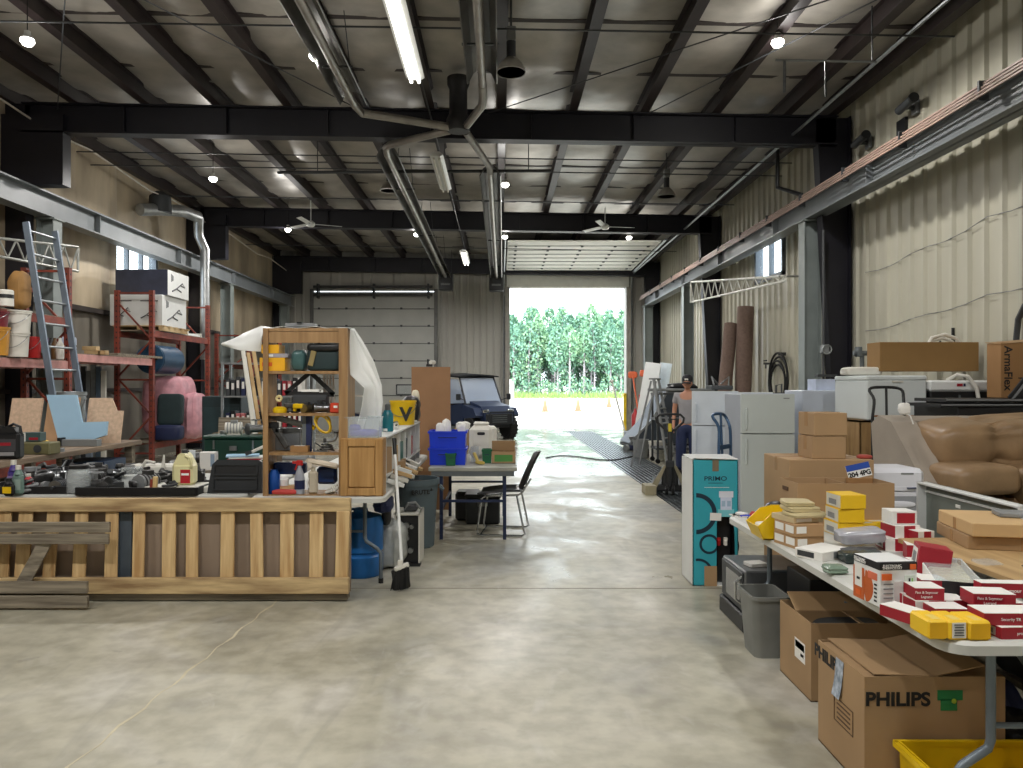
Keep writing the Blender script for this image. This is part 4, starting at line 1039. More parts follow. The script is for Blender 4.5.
def machine(b, seed, sc, m1, m2):
    r = random.Random(seed); k = seed % 6
    if k == 0:   # valve: body, flange, handle
        b.cyl((-.5 * sc, 0, .3 * sc), (.5 * sc, 0, .3 * sc), .2 * sc, m1); b.cyl((-.5 * sc, 0, .3 * sc), (-.38 * sc, 0, .3 * sc), .3 * sc, m1); b.cyl((.38 * sc, 0, .3 * sc), (.5 * sc, 0, .3 * sc), .3 * sc, m1); b.cyl((0, 0, .3 * sc), (0, 0, .75 * sc), .07 * sc, m2); b.tube([(.25 * sc * cos(a), .25 * sc * sin(a), .75 * sc) for a in [2 * pi * i / 12 for i in range(12)]], .035 * sc, m2, 6, closed=True)
    elif k == 1: # motor: finned can, shaft, foot
        b.cyl((-.4 * sc, 0, .3 * sc), (.35 * sc, 0, .3 * sc), .28 * sc, m1, n=20); b.cyl((.35 * sc, 0, .3 * sc), (.6 * sc, 0, .3 * sc), .06 * sc, m2)
        for i in range(5): b.cyl((-.3 * sc + i * .14 * sc, 0, .3 * sc), (-.26 * sc + i * .14 * sc, 0, .3 * sc), .305 * sc, m2, n=20)
        b.box((0, 0, .03 * sc), (.6 * sc, .5 * sc, .06 * sc), m1); b.box((0, -.05 * sc, .62 * sc), (.3 * sc, .25 * sc, .14 * sc), m2)
    elif k == 2: # bracket with holes and bolts
        b.box((0, 0, .05 * sc), (.9 * sc, .4 * sc, .1 * sc), m1); b.box((-.4 * sc, 0, .35 * sc), (.1 * sc, .4 * sc, .6 * sc), m1); b.bar((-.35 * sc, 0, .6 * sc), (.35 * sc, 0, .1 * sc), .06 * sc, .08 * sc, m2)
        for i in (-.1, .2): b.cyl((i * sc, -.05, .1 * sc), (i * sc, -.05, .2 * sc), .06 * sc, m2, n=6)
    elif k == 3: # hose coil
        pts = [((.42 - .004 * i) * sc * cos(i * .5), (.42 - .004 * i) * sc * sin(i * .5), .07 * sc + .012 * sc * i) for i in range(34)]
        b.tube(pts, .06 * sc, m1, 8); b.cyl(pts[-1], (pts[-1][0] + .2 * sc, pts[-1][1], pts[-1][2] + .1 * sc), .09 * sc, m2)
    elif k == 4: # elbow and tee pipe
        b.tube([(-.5 * sc, 0, .15 * sc), (0, 0, .15 * sc), (.2 * sc, 0, .22 * sc), (.28 * sc, 0, .4 * sc), (.28 * sc, 0, .7 * sc)], .13 * sc, m1, 12); b.cyl((-.55 * sc, 0, .15 * sc), (-.42 * sc, 0, .15 * sc), .18 * sc, m2); b.cyl((.28 * sc, 0, .62 * sc), (.28 * sc, 0, .75 * sc), .18 * sc, m2)
    else:        # power tool
        b.sell((0, 0, .45 * sc), (.9 * sc, .3 * sc, .34 * sc), .4, .5, m1); b.bar((-.25 * sc, 0, .4 * sc), (-.35 * sc, 0, .08 * sc), .16 * sc, .2 * sc, m1, bev=.03 * sc); b.box((-.34 * sc, 0, .05 * sc), (.4 * sc, .26 * sc, .1 * sc), m2, bev=.02 * sc); b.cyl((.4 * sc, 0, .45 * sc), (.62 * sc, 0, .45 * sc), .09 * sc, m2)
KINDW = ('valve', 'motor', 'bracket', 'hose_coil', 'pipe_elbow', 'power_tool')
def part_at(x, y, z, seed, sc, m1, m2, rz, label, group=None, rot=None):
    b = MB(); machine(b, seed, sc, m1, m2)
    return tag(b.build(KINDW[seed % 6], None, (x, y, z), rot or (0, 0, rz)), label, KINDW[seed % 6].replace('_', ' '), group)
part_at(*S(292, 2, .1), 5, .13, DSTEEL, BLACK, .3, 'grey power drill lying beside the cream tape roll')
part_at(*S(300, 2, .08), 11, .12, YELP, BLACK, -.4, 'yellow and black power tool under the black triangle')
part_at(*S(308, 2, .09), 1, .12, mat('brass_dull', (140, 120, 70), .4, .7), DSTEEL, 1.2, 'dull brass motor in the middle of the second shelf')
part_at(*S(322, 2, .09), 0, .13, STEEL, DSTEEL, .5, 'bright steel valve beside the red orange tin')
b = MB()
for i in range(4): b.cyl((X_(326 + i * 3, 6.1), 6.08, SHZ[2] + .002), (X_(324 + i * 3, 6.1), 6.1, SHZ[2] + .31), .008, OFFW, n=8)
tag(b.build('rod_bunch'), 'bunch of pale rods standing behind the black triangle', 'rods')
# shelf 1
t = thing('pipe_wrench', 'chunky grey pipe wrench propped up on the third shelf', 'wrench', (X_(279, 5.9), 5.93, SHZ[1]))
b = MB(); b.bar((.06, 0, .03), (-.05, 0, .2), .03, .05, DSTEEL, bev=.01); b.build('handle', t)
b = MB(); b.box((-.05, 0, .21), (.08, .035, .05), BLACK, bev=.008); b.box((-.01, 0, .17), (.05, .03, .03), DSTEEL); b.build('jaw', t)
b = MB(); b.bar((X_(268, 6.0), 6.0, SHZ[1] + .29), (X_(312, 6.0), 5.98, SHZ[1] + .19), .03, .05, MGREY, bev=.012); b.bar((X_(302, 6.0), 5.985, SHZ[1] + .215), (X_(316, 6.0), 5.98, SHZ[1] + .185), .034, .04, YELP, bev=.01); tag(b.build('hand_saw'), 'grey hand saw with a yellow grip slanting across the third shelf', 'saw')
b = MB(); b.box((X_(288, 6.04), 6.05, SHZ[1] + .09), (.2, .06, .18), mat('sheet_metal_grey', (120, 124, 128), .4, .5), bev=.004); tag(b.build('metal_box'), 'plain grey metal box behind the pipe wrench', 'box')
b = MB(); b.box((X_(309, 5.95), 5.95, SHZ[1] + .15), (.045, .03, .3), NAVY, bev=.004); b.box((X_(304.5, 5.95), 5.95, SHZ[1] + .14), (.03, .03, .28), GREYP); tag(b.build('spirit_level'), 'navy and grey spirit level standing upright on the third shelf', 'level')
pack('small_carton', 'low brown carton with a white slip at the front of the third shelf', 'cardboard box', X_(300, 5.9), 5.9, SHZ[1], .14, .06, .05, 0, CARDD, [('T', -.3, .3, .1, .8, PAPER)])
b = MB(); b.tube([(X_(322, 5.9) + .06 * cos(a * 1.05), 5.93 + .03 * sin(a * .6), SHZ[1] + .22 + .07 * sin(a)) for a in [i * .4 for i in range(36)]], .008, mat('yellow_cord', (222, 184, 50), .5), 7); tag(b.build('yellow_cable'), 'looped yellow cord hanging in the third shelf', 'cord')
part_at(*S(328, 1, .08), 3, .13, DSTEEL, STEEL, .3, 'coiled steel hose at the end of the third shelf')
part_at(*S(322, 1, .07), 2, .12, STEEL, DSTEEL, .1, 'steel bracket in front of the coiled hose')
part_at(X_(332, 5.95), 5.95, SHZ[1] + .07, 4, .12, GALV, DSTEEL, .5, 'galvanised elbow heaped on the coiled hose')
# shelf 0
b = MB(); b.lathe([(.042, 0), (.045, .01), (.045, .15), (.03, .18), (.03, .19), (0, .19)], BLUEP if False else mat('can_blue', (30, 84, 168), .3, .3), 20, S(276, 0, .07)); tag(b.build('blue_can'), 'blue spray can on the bottom shelf', 'can')
b = MB(); b.sell((X_(285, 5.9), 5.9, SHZ[0] + .018), (.2, .08, .04), .5, .4, mat('red_pink', (196, 66, 60), .5)); tag(b.build('red_pad'), 'flat red pad at the front of the bottom shelf', 'pad')
t = thing('spray_bottle', 'grey spray bottle with a red trigger on the bottom shelf', 'spray bottle', S(302, 0, .05))
b = MB(); b.lathe([(.036, 0), (.04, .01), (.04, .13), (.03, .17), (.014, .21), (.014, .225), (0, .225)], mat('bottle_grey', (158, 162, 172), .35), 20); b.build('bottle', t)
b = MB(); b.box((0, -.0, .245), (.05, .03, .045), REDP, bev=.008); b.box((-.035, 0, .25), (.04, .018, .02), REDP); b.bar((-.02, 0, .23), (-.035, 0, .19), .012, .012, REDP); b.build('trigger', t)
b = MB(); b.lathe([(.0405, .04), (.041, .04), (.041, .11), (.0405, .11)], NAVY, 20); b.build('label', t)
b = MB(); b.sell((X_(290, 6.05), 6.06, SHZ[0] + .19), (.26, .1, .1), .3, .3, mat('tub_navy', (24, 52, 104), .45)); tag(b.build('blue_tub'), 'navy plastic tub at the back of the bottom shelf', 'tub')
b = MB(); b.box((X_(327, 6.05), 6.06, SHZ[0] + .13), (.16, .08, .14), mat('tub_navy', (24, 52, 104), .45), bev=.02); tag(b.build('blue_tub'), 'smaller navy tub behind the tan caulking gun', 'tub')
t = thing('beige_bottle', 'beige handled bottle standing beside the spray bottle', 'bottle', S(315, 0, .06))
b = MB(); b.box((0, 0, .09), (.075, .05, .18), mat('beige_plastic', (190, 180, 160), .5), bev=.015); b.cyl((0, 0, .18), (0, 0, .21), .018, mat('beige_plastic', (190, 180, 160), .5)); b.build('body', t)
b = MB(); b.tube([(-.03, -.024, .05), (-.036, -.03, .09), (-.03, -.024, .13)], .006, PAPER, 6); b.build('handle', t)
b = MB(); b.bar((X_(306, 5.9), 5.9, SHZ[0] + .27), (X_(338, 5.9), 5.92, SHZ[0] + .215), .03, .045, mat('beige_pale', (206, 194, 176), .5), bev=.014); b.bar((X_(309, 5.9), 5.9, SHZ[0] + .26), (X_(311, 5.9), 5.9, SHZ[0] + .21), .02, .03, mat('beige_pale', (206, 194, 176), .5)); tag(b.build('sanding_tool'), 'pale tan tool laid across the bottles of the bottom shelf', 'tool')
for i in range(7):
    b = MB(); x0 = X_(326 + 2 * (i % 4), 5.9); b.cyl((x0, 5.89 + .01 * i, SHZ[0] + .012 + .016 * (i // 3)), (x0 + .05, 5.87 + .012 * i, SHZ[0] + .03 + .018 * (i // 3)), .011, OFFW, n=8); tag(b.build('pipe_fitting'), 'white plastic fitting in the heap at the end of the bottom shelf', 'fitting', 'white fittings on the bottom shelf')
pack('small_carton', 'flat tan carton lying behind the red pad', 'cardboard box', X_(288, 5.98), 5.98, SHZ[0], .18, .08, .06, .1, CARDL)
b = MB(); b.lathe([(.035, 0), (.04, .05), (.03, .06), (0, .06)], PAPER, 16, (X_(284, 5.96), 5.96, SHZ[0] + .06)); tag(b.build('paper_cup'), 'upturned white cup resting on the flat tan carton', 'cup')
# ---- oak cabinet standing beside the bookshelf
CX0, CX1 = X_(340.5, 5.83), X_(383, 5.83)
t = thing('oak_cabinet', 'small oak wall cabinet with a raised panel door standing on the folding table', 'cabinet', ((CX0 + CX1) / 2, 5.83, TZ))
cw = CX1 - CX0; ch = .455
b = MB(); b.box((0, .08, ch / 2), (cw, .15, ch), OAK, bev=.003); b.build('body', t)
fr = MB()
for s in (-1, 1): fr.box((s * (cw / 2 - .03), -.006, ch / 2), (.058, .02, ch - .01), OAK, bev=.004); fr.box((0, -.006, ch / 2 + s * (ch / 2 - .035)), (cw - .12, .02, .058), OAK, bev=.004)
fo = fr.build('door', t)
b = MB(); b.box((0, .0, ch / 2), (cw - .13, .012, ch - .14), OAK, bev=.005); b.build('raised_panel', fo)
# clear bin on it
t = thing('clear_bin', 'clear plastic bin holding something violet on the oak cabinet', 'bin', (X_(364, 5.92), 5.93, TZ + ch))
b = MB(); w0, d0, h0 = .26, .16, .16
b.box((0, 0, .003), (w0, d0, .006), CLEAR)
for s in (-1, 1): b.box((s * w0 / 2, 0, h0 / 2), (.004, d0, h0), CLEAR, rot=(0, s * .06, 0)); b.box((0, s * d0 / 2, h0 / 2), (w0, .004, h0), CLEAR)
b.build('tub', t, smooth=False)
b = MB(); b.tube([(w0 / 2 * sx, d0 / 2 * sy, h0) for sx, sy in ((-1.06, -1), (1.06, -1), (1.06, 1), (-1.06, 1))], .007, CLEAR, 6, closed=True); b.build('rim', t)
VIO = mat('violet_cloth', (66, 56, 190), .6)
b = MB(); b.sell((-.0, 0, .03), (.23, .13, .06), .5, .4, VIO); b.sell((-.07, -.02, .06), (.09, .08, .08), .6, .5, VIO); tag(b.build('violet_cloth', None, (X_(364, 5.92), 5.93, TZ + ch + .006)), 'violet cloth bundled inside the clear bin', 'cloth')
# ---- white cubby unit along the table edge
t = thing('cubby_unit', 'long white cubby unit with upright dividers along the aisle side of the table', 'cubby unit', (-1.1, 7.55, TZ))
L_ = 2.6; CWT = mat('melamine_white', (214, 215, 212), .45, var=.04)
b = MB(); b.box((0, 0, .43), (.30, L_, .014), CWT); b.build('top', t); b = MB(); b.box((0, 0, .1), (.30, L_, .014), CWT); b.build('shelf', t)
b = MB(); b.box((-.145, 0, .215), (.01, L_, .43), CWT); b.build('back_panel', t)
for i in range(7): MB().box((0, -L_ / 2 + .007 + i * (L_ - .014) / 6, .215), (.29, .014, .43), CWT).build('divider', t)
# its contents
for i, (k, m, hh, l) in enumerate(((0, CARD, .22, 'brown carton in the cubby next to the oak cabinet'), (1, CARDL, .2, 'pale carton in the second cubby of the white unit'), (2, GREEN, .2, 'dark green box in the third cubby of the white unit'), (4, RED, .2, 'red box in a far cubby of the white unit'), (3, DGREY, .2, 'dark grey box in the middle cubby of the white unit'))):
    pack('cubby_box', l, 'box', -1.06, 6.47 + k * .43, TZ + .107, .18, .26, hh, .05 * (i - 2), m)
# things on top of the unit
for i in range(10):
    b = MB(); x = -1.17 + .035 * (i % 5); y = 6.6 + .2 * i; b.box((x, y, TZ + .444 + .012), (.03, .34, .022), WHITE, rot=(.0, 0, .5 - .1 * i)); b.box((x, y, TZ + .444 + .03), (.016, .2, .014), (BLACK, MGREY)[i % 2], rot=(0, 0, .5 - .1 * i))
    tag(b.build('door_hardware', smooth=False), 'white and black strip of door hardware spread on the cubby unit top', 'hardware strip', 'hardware strips on the cubby unit')
t = thing('cleaner_bottle', 'teal cleaner bottle with a grey neck on the cubby unit', 'bottle', (-1.05, 6.95, TZ + .437))
b = MB(); b.lathe([(.05, 0), (.055, .01), (.055, .15), (.03, .2), (.02, .2), (0, .2)], mat('teal_liquid', (34, 120, 136), .25), 20); b.build('body', t); b = MB(); b.lathe([(.025, .2), (.025, .25), (.015, .26), (0, .26)], GREYP, 16); b.build('cap', t)
yb = bucket('square yellow bucket lettered with a black V on the cubby unit', X_(403, 8.1), 8.1, TZ + .437, .14, .26, YELP)
text('V', .2, INKB, yb, (.05, -.146, .11), (pi / 2 - .1, 0, .2), bold=.008)
b = MB(); crumple(b, (-1.03, 8.62, TZ + .437 + .15), (.22, .22, .31), mat('bag_black', (26, 26, 30), .3), 12, .12, .7, .6); tag(b.build('black_bag'), 'black plastic bag slumped against the brown sheet at the cubby end', 'bag')
b = MB(); crumple(b, (-1.0, 8.8, TZ + .437 + .18), (.10, .08, .38), mat('cream_roll', (222, 214, 190), .5), 13, .08, .6, .6); tag(b.build('paper_roll'), 'cream crumpled paper standing behind the black bag', 'paper')
for i in range(9):
    b = MB(); y = 6.35 + .16 * i; b.box((-.90 + .012 * (i % 3), y, TZ + .035 + .02 * (i % 4)), (.18, .05, .035), (WHITE, OFFW, CARDL)[i % 3], rot=(0, .35, .7 - .14 * i), bev=.004); b.box((-.93, y, TZ + .05 + .02 * (i % 4)), (.07, .052, .012), (MGREY, DGREY)[i % 2], rot=(0, .35, .7 - .14 * i))
    tag(b.build('plastic_fitting'), 'white plastic fitting spilling off the table edge in front of the cubbies', 'fitting', 'fittings spilling in front of the cubbies')
carton('small_carton', 'brown carton on the table edge in front of the cubbies', -1.0, 7.25, TZ, .16, .3, .14, .1, CARD)
# brown sheet standing behind the table
t = thing('brown_sheet', 'tall brown fibreboard sheet standing upright behind the cubby unit', 'sheet', (X_(431, 9.6), 9.6, 0))
MB().box((0, 0, .92), (.50, .03, 1.84), mat('hardboard_brown', (150, 112, 78), .7, var=.05)).build('sheet', t)
b = MB(); b.box((-.02, 0, 1.86), (.08, .05, .03), BLACK); b.cyl((.0, -.05, 1.9), (.04, .03, 1.9), .025, OFFW); b.box((-.04, 0, 1.9), (.02, .02, .08), BLACK); b.build('clamp', t)
# ---- under the table and beside it
t = thing('plastic_drum', 'blue plastic drum standing under the folding table', 'drum', (X_(361, 6.2) - .03, 6.35, 0))
b = MB(); b.lathe([(.17, 0), (.19, .03), (.19, .17), (.175, .185), (.175, .20), (.19, .215), (.19, .44), (.17, .5), (.06, .53), (.06, .56), (0, .56)], mat('drum_blue', (26, 100, 168), .4), 28); b.build('body', t)
b = MB(); b.tube([(-.12, 0, .5), (-.08, 0, .55), (0.0, 0, .56)], .012, mat('drum_blue', (26, 100, 168), .4), 8); b.build('handle', t)
b = MB(); crumple(b, (-.98, 6.62, .21), (.30, .34, .42), mat('poly_bag_grey', (176, 180, 178), .25, var=.2, bump=.4, scale=9), 15, .1, .6, .6); tag(b.build('poly_bag'), 'pale grey plastic bag slumped between blue drum and appliance', 'bag')
b = MB(); crumple(b, (-.99, 6.34, .60), (.16, .3, .14), NAVY, 16, .10, .7, .7); b.sell((-.98, 6.42, .50), (.08, .14, .2), .7, .7, BLACK); tag(b.build('dark_cloth'), 'dark rags hanging above the blue drum under the table', 'rags')
t = thing('floor_appliance', 'white cased appliance with an exposed black front under the table edge', 'appliance', (X_(407, 6.6), 6.78, 0))
b = MB(); w0, h0, d0 = .23, .46, .34
for s in (-1, 1): b.box((s * (w0 / 2 - .008), 0, h0 / 2 + .01), (.016, d0, h0), OFFW)
b.box((0, 0, h0), (w0, d0, .02), OFFW, bev=.004); b.box((0, d0 / 2, h0 / 2), (w0, .01, h0), OFFW); b.build('case', t)
b = MB(); b.box((0, -d0 / 2 + .04, h0 / 2), (w0 - .03, .02, h0 - .04), BLACK); b.build('front_panel', t)
for px, pz, r in ((-.01, .36, .028), (.04, .35, .018), (-.04, .15, .03), (.03, .14, .024), (.0, .25, .02)):
    b = MB(); b.cyl((px, -d0 / 2 + .03, pz), (px, -d0 / 2 - .01, pz), r, STEEL, n=14); b.build('fan_boss', t)
b = MB(); b.box((.02, -.05, h0 + .04), (.12, .12, .05), DGREY, bev=.012); b.tube([(-.03, -.1, h0 + .03), (.0, -.1, h0 + .09), (.06, -.06, h0 + .09), (.1, -.02, h0 + .03)], .012, MGREY, 8); b.build('handle', t)
b = MB(); b.box((0, -d0 / 2 + .05, .015), (w0, .12, .03), BLACK); b.build('foot', t)
t = thing('trash_bin', 'large round grey trash bin beside the cubby table', 'trash bin', (X_(416, 7.45), 7.45, 0))
b = MB(); b.lathe([(.17, 0), (.18, .01), (.22, .66), (.235, .66), (.235, .72), (.215, .72), (.165, .03), (0, .03)], mat('bin_blue_grey', (84, 98, 104), .5, var=.08), 32); b.build('body', t)
b = MB(); crumple(b, (0, 0, .61), (.39, .39, .16), BLACK, 18, .1, .8, .9); b.build('liner', t)
for s in (-1, 1):
    b = MB(); b.tube([(s * .235, -.06, .64), (s * .27, -.05, .60), (s * .27, .05, .60), (s * .235, .06, .64)], .012, mat('bin_blue_grey', (84, 98, 104), .5), 8); b.build('handle', t)
t.scale = (1, 1, .945)
text('BRUTE', .06, INKB, t, (.07, -.228, .60), (pi / 2 - .06, 0, .3), bold=.002)
t = thing('push_broom', 'broom with a white pole and splayed black head leaning on the cubbies', 'broom', (X_(400, 5.8), 5.82, 0), 0)
b = MB(); b.cyl((.01, 0, .22), (-.085, .30, 1.05), .013, WHITE, n=12); b.build('pole', t); b = MB(); b.cyl((-.083, .296, 1.04), (-.097, .335, 1.17), .017, BLACK, n=12); b.build('grip', t)
b = MB(); b.box((.01, 0, .19), (.12, .045, .035), OFFW, rot=(0, -.3, .15), bev=.008); b.box((.0, 0, .22), (.04, .04, .05), OFFW, bev=.006); b.build('head_block', t)
b = MB()
rr = random.Random(3)
for i in range(100):
    u = rr.uniform(-1, 1); q = rr.uniform(-1, 1); x = .055 * u; b.cyl((x + .01, .016 * q, .185 + .016 * u), (x * 1.35 + .0, .03 * q, .012 + .02 * abs(u) * (1 if u > 0 else 0)), .005, BLACK, r1=.0035, n=5)
b.box((.005, 0, .10), (.13, .03, .14), BLACK, rot=(0, -.15, 0)); b.build('bristles', t)
# ---- scrap heap items on the buried table
r = random.Random(21)
SCM = (DSTEEL, STEEL, DSTEEL, BLACK, DGREY, MGREY, BLACK, DSTEEL)
ADJ = ('dark', 'bright', 'oily', 'galvanised', 'rusty', 'small', 'stubby', 'long')
heap = []
for i in range(58):
    px = 22 + (i * 37) % 178; y = 6.02 + (i // 8) * .17 + r.uniform(-.05, .05)
    x = X_(px, y)
    if x < -4.4: x = -4.4 + r.uniform(0, .2)
    z = TZ + (0 if i % 3 else .09)
    part_at(x, y, TZ, i * 5 + 2 if i % 4 else i * 6 + 3, r.uniform(.16, .26), SCM[i % 8], SCM[(i + 3) % 8], r.uniform(0, 6), 'greasy machine part in the scrap heap behind the slatted crate', 'machine parts in the scrap heap')
for k, (px, y, w0, d0, l) in enumerate(((150, 6.12, .95, .46, 'black moulded liner tray spread under the scrap in front of the cream jug'), (60, 6.2, 1.0, .5, 'black oily drip tray under the scrap by the clear jar'), (110, 6.85, 1.5, .6, 'wide dark drip tray at the back of the scrap table'))):
    t = thing('drip_tray', l, 'tray', (X_(px, y), y, TZ), .03 * k)
    MB().box((0, 0, .006), (w0, d0, .012), BLACK).build('base', t); b = MB()
    for s_ in (-1, 1): b.box((s_ * w0 / 2, 0, .03), (.02, d0, .06), BLACK); b.box((0, s_ * d0 / 2, .03), (w0, .02, .06), BLACK)
    b.build('rim', t, smooth=False)
t = thing('glass_jar', 'big clear jar with a dark lid among the scrap', 'jar', (X_(79, 6.0), 6.0, TZ))
b = MB(); b.lathe([(.08, 0), (.09, .01), (.09, .15), (.075, .19), (.065, .2), (.06, .2), (.07, .185), (.085, .15), (.085, .015), (0, .012)], CLEAR, 28); b.build('glass', t); b = MB(); b.lathe([(.07, .2), (.072, .2), (.072, .225), (0, .228)], BLACK, 24); b.build('lid', t)
b = MB(); b.lathe([(.0, .02), (.075, .03), (.07, .09), (0, .1)], DGREY, 16); b.build('contents', t)
def hbottle(label, x, y, z, m, capm, h=.2, lab=None):
    t = thing('bottle', label, 'bottle', (x, y, z))
    b = MB(); b.box((0, 0, h * .36), (.085, .055, h * .72), m, bev=.02); b.lathe([(.035, h * .7), (.018, h * .86), (.018, h * .9), (0, h * .9)], m, 16); b.build('body', t)
    b = MB(); b.lathe([(.021, h * .86), (.021, h), (0, h)], capm, 14); b.build('cap', t)
    if lab: patch(t, 'F', .085, .055, h * .72, -.4, .4, .25, .75, lab, 'label')
hbottle('purple bottle with a white cap at the frame edge of the scrap table', X_(12, 5.95), 5.97, TZ, mat('bottle_purple', (70, 54, 130), .35), OFFW, .27, mat('label_mauve', (140, 120, 170), .5))
hbottle('grey green bottle with a white cap beside the purple one', X_(20, 5.92), 5.9, TZ, mat('bottle_sage', (110, 136, 128), .35), OFFW, .235, mat('label_sage', (150, 170, 160), .5))
hbottle('squat black and yellow bottle in front of the purple one', X_(9, 5.84), 5.84, TZ, BLACK, BLACK, .14, YELP)
hbottle('red capped pink jug behind the grey green bottle', X_(28, 6.05), 6.05, TZ, mat('jug_red', (200, 64, 70), .4), OFFW, .15)
t = thing('milk_jug', 'cream gallon jug with a red label on the scrap table', 'jug', (X_(185, 6.15), 6.15, TZ + .05))
JG = mat('jug_cream', (226, 220, 170), .35, var=.05)
b = MB(); b.box((0, 0, .09), (.17, .14, .18), JG, bev=.025); b.prism([(-.075, .165), (.075, .165), (.035, .245), (.02, .26), (-.02, .26), (-.035, .245)], 'y', -.06, .06, JG); b.build('body', t)
b = MB(); b.lathe([(.024, .255), (.024, .285), (0, .285)], DGREY, 14); b.build('cap', t)
b = MB(); b.tube([(.03, -.062, .245), (.075, -.066, .22), (.085, -.066, .18), (.075, -.06, .15)], .013, JG, 8); b.build('handle', t)
patch(t, 'F', .17, .14, .18, -.05, .42, .1, .72, INKR, 'label'); patch(t, 'F', .17, .141, .18, .0, .36, .46, .56, INKW, 'label_line')
b = MB(); b.box((X_(183, 6.15), 6.15, TZ + .025), (.52, .3, .05), OFFW, rot=(0, 0, .05), bev=.008); tag(b.build('plastic_tray'), 'off white plastic tray under the cream jug', 'tray')
t = thing('dashboard_panel', 'black plastic moulded panel with a slot leaning behind the crate', 'panel', (X_(233, 5.95), 5.98, TZ), (-.12, 0, 0))
BLKP = mat('panel_black', (40, 43, 46), .4, var=.12)
b = MB(); w0, h0 = .44, .27
b.prism([(-w0 / 2, 0), (w0 / 2, 0), (w0 / 2 - .01, h0 - .02), (w0 / 2 - .04, h0), (-w0 / 2 + .07, h0), (-w0 / 2 + .03, h0 - .04)], 'y', 0, .05, BLKP); b.build('body', t, smooth=False)
b = MB()
for z0, z1 in ((.15, .23), (.03, .12)):
    for a, c in (((-.17, z0), (.18, z0)), ((-.17, z1), (.18, z1)), ((-.17, z0), (-.17, z1)), ((.18, z0), (.18, z1))): b.bar((a[0], -.006, a[1]), (c[0], -.006, c[1]), .014, .012, BLKP)
b.build('moulded_rim', t, smooth=False); b = MB(); b.box((.005, .0, .19), (.34, .006, .075), BLACK); b.build('slot', t)
b = MB(); b.box((X_(155, 5.95), 5.95, TZ + .065), (.035, .03, .15), mat('wood_handle', (214, 186, 130), .5), rot=(0, .06, 0), bev=.006); b.box((X_(152, 5.95), 5.95, TZ + .07), (.02, .035, .1), mat('rust_red', (140, 60, 44), .5), rot=(0, .06, 0)); tag(b.build('brush_handle'), 'pale wooden brush handle sticking up above the crate rail', 'brush')
b = MB(); b.box((X_(155, 6.6), 6.7, TZ + .09), (.5, .18, .14), OFFW, bev=.02); b.tube([(X_(140, 6.6), 6.6, TZ + .12), (X_(146, 6.6), 6.6, TZ + .2), (X_(155, 6.6), 6.6, TZ + .18)], .014, OFFW, 8); b.cyl((X_(163, 6.6), 6.6, TZ + .12), (X_(164, 6.6), 6.6, TZ + .25), .02, OFFW, r1=.006, n=10); tag(b.build('white_housing'), 'white plastic pump housing with a spout among the scrap', 'housing')
b = MB(); b.box((X_(132, 6.3), 6.3, TZ + .09), (.14, .12, .18), CLEAR, bev=.01); b.box((X_(132, 6.3), 6.3, TZ + .06), (.12, .1, .1), PAPER); tag(b.build('clear_tub'), 'clear square tub with pale contents beside the pump housing', 'tub')
for i in range(5):
    b = MB(); y = 6.2 + .12 * i; b.tube([(X_(80 + 12 * i, y), y, TZ + .02), (X_(100 + 12 * i, y), y + .1, TZ + .06 + .02 * i), (X_(125 + 8 * i, y), y, TZ + .14)], .014, (BLACK, STEEL, DGREY, BLACK, MGREY)[i], 8); tag(b.build('bent_rod'), 'long bent rod slanting through the scrap heap', 'rod', 'rods in the scrap heap')
# ---- second low table behind: green chest, magazines
t = thing('back_bench', 'dark low bench behind the scrap table carrying the green chest', 'bench', (-2.9, 8.35, 0))
MB().box((0, 0, .68), (1.75, 1.0, .04), OLDW).build('top', t)
for sx in (-1, 1):
    for sy in (-1, 1): MB().box((sx * .8, sy * .42, .33), (.07, .07, .66), OLDW).build('leg', t)
t = thing('tool_chest', 'dark green steel tool chest behind the cream jug', 'tool chest', (X_(237, 8.45), 8.5, .70))
b = MB(); b.box((0, 0, .15), (.66, .32, .30), DGREEN, bev=.01); b.build('body', t); b = MB(); b.box((0, -.01, .325), (.68, .35, .04), DGREEN, bev=.012); b.build('lid', t)
b = MB(); b.box((0, -.17, .2), (.08, .02, .05), STEEL); b.build('latch', t)
for s in (-1, 1): MB().box((s * .22, -.165, .24), (.02, .012, .1), STEEL).build('hasp', t)
for i in range(9):
    x = X_(243 + 1.2 * (i % 4), 8.05); b = MB(); b.box((x, 8.05, .705 + .018 * i), (.34, .24, .015), (PAPER, INKBL, RED, PAPER, MGREY, PAPER, RED, PAPER, LBLUE)[i], rot=(0, .0, -.25 + .07 * i)); tag(b.build('magazine', smooth=False), 'magazine in the untidy pile before the green chest', 'magazine', 'magazines before the green chest')
pack('white_box', 'small white box beside the magazine pile', 'box', X_(209, 8.0), 8.0, .70, .16, .12, .19, .1, PAPER, [('F', .2, .46, .2, .9, mat('box_blue_grey', (140, 160, 180), .5))])
b = MB(); b.bar((X_(252, 7.9), 7.9, .9), (X_(268, 7.9), 7.95, .98), .05, .03, OFFW, bev=.005); b.bar((X_(246, 7.9), 7.9, .88), (X_(252, 7.9), 7.9, .9), .05, .04, DGREY); tag(b.build('scraper'), 'white bladed scraper lying across the magazines', 'scraper')
part_at(X_(236, 8.5), 8.45, 1.045, 7, .24, OFFW, MGREY, .2, 'cream electric motor on the lid of the green chest')
part_at(X_(256, 8.5), 8.5, 1.045, 6, .22, STEEL, CHROME, .8, 'chrome valve on the lid of the green chest by the bookshelf')
part_at(X_(215, 8.6), 8.6, .70, 4, .5, DSTEEL, GALV, .4, 'big pipe elbow standing beside the green chest')
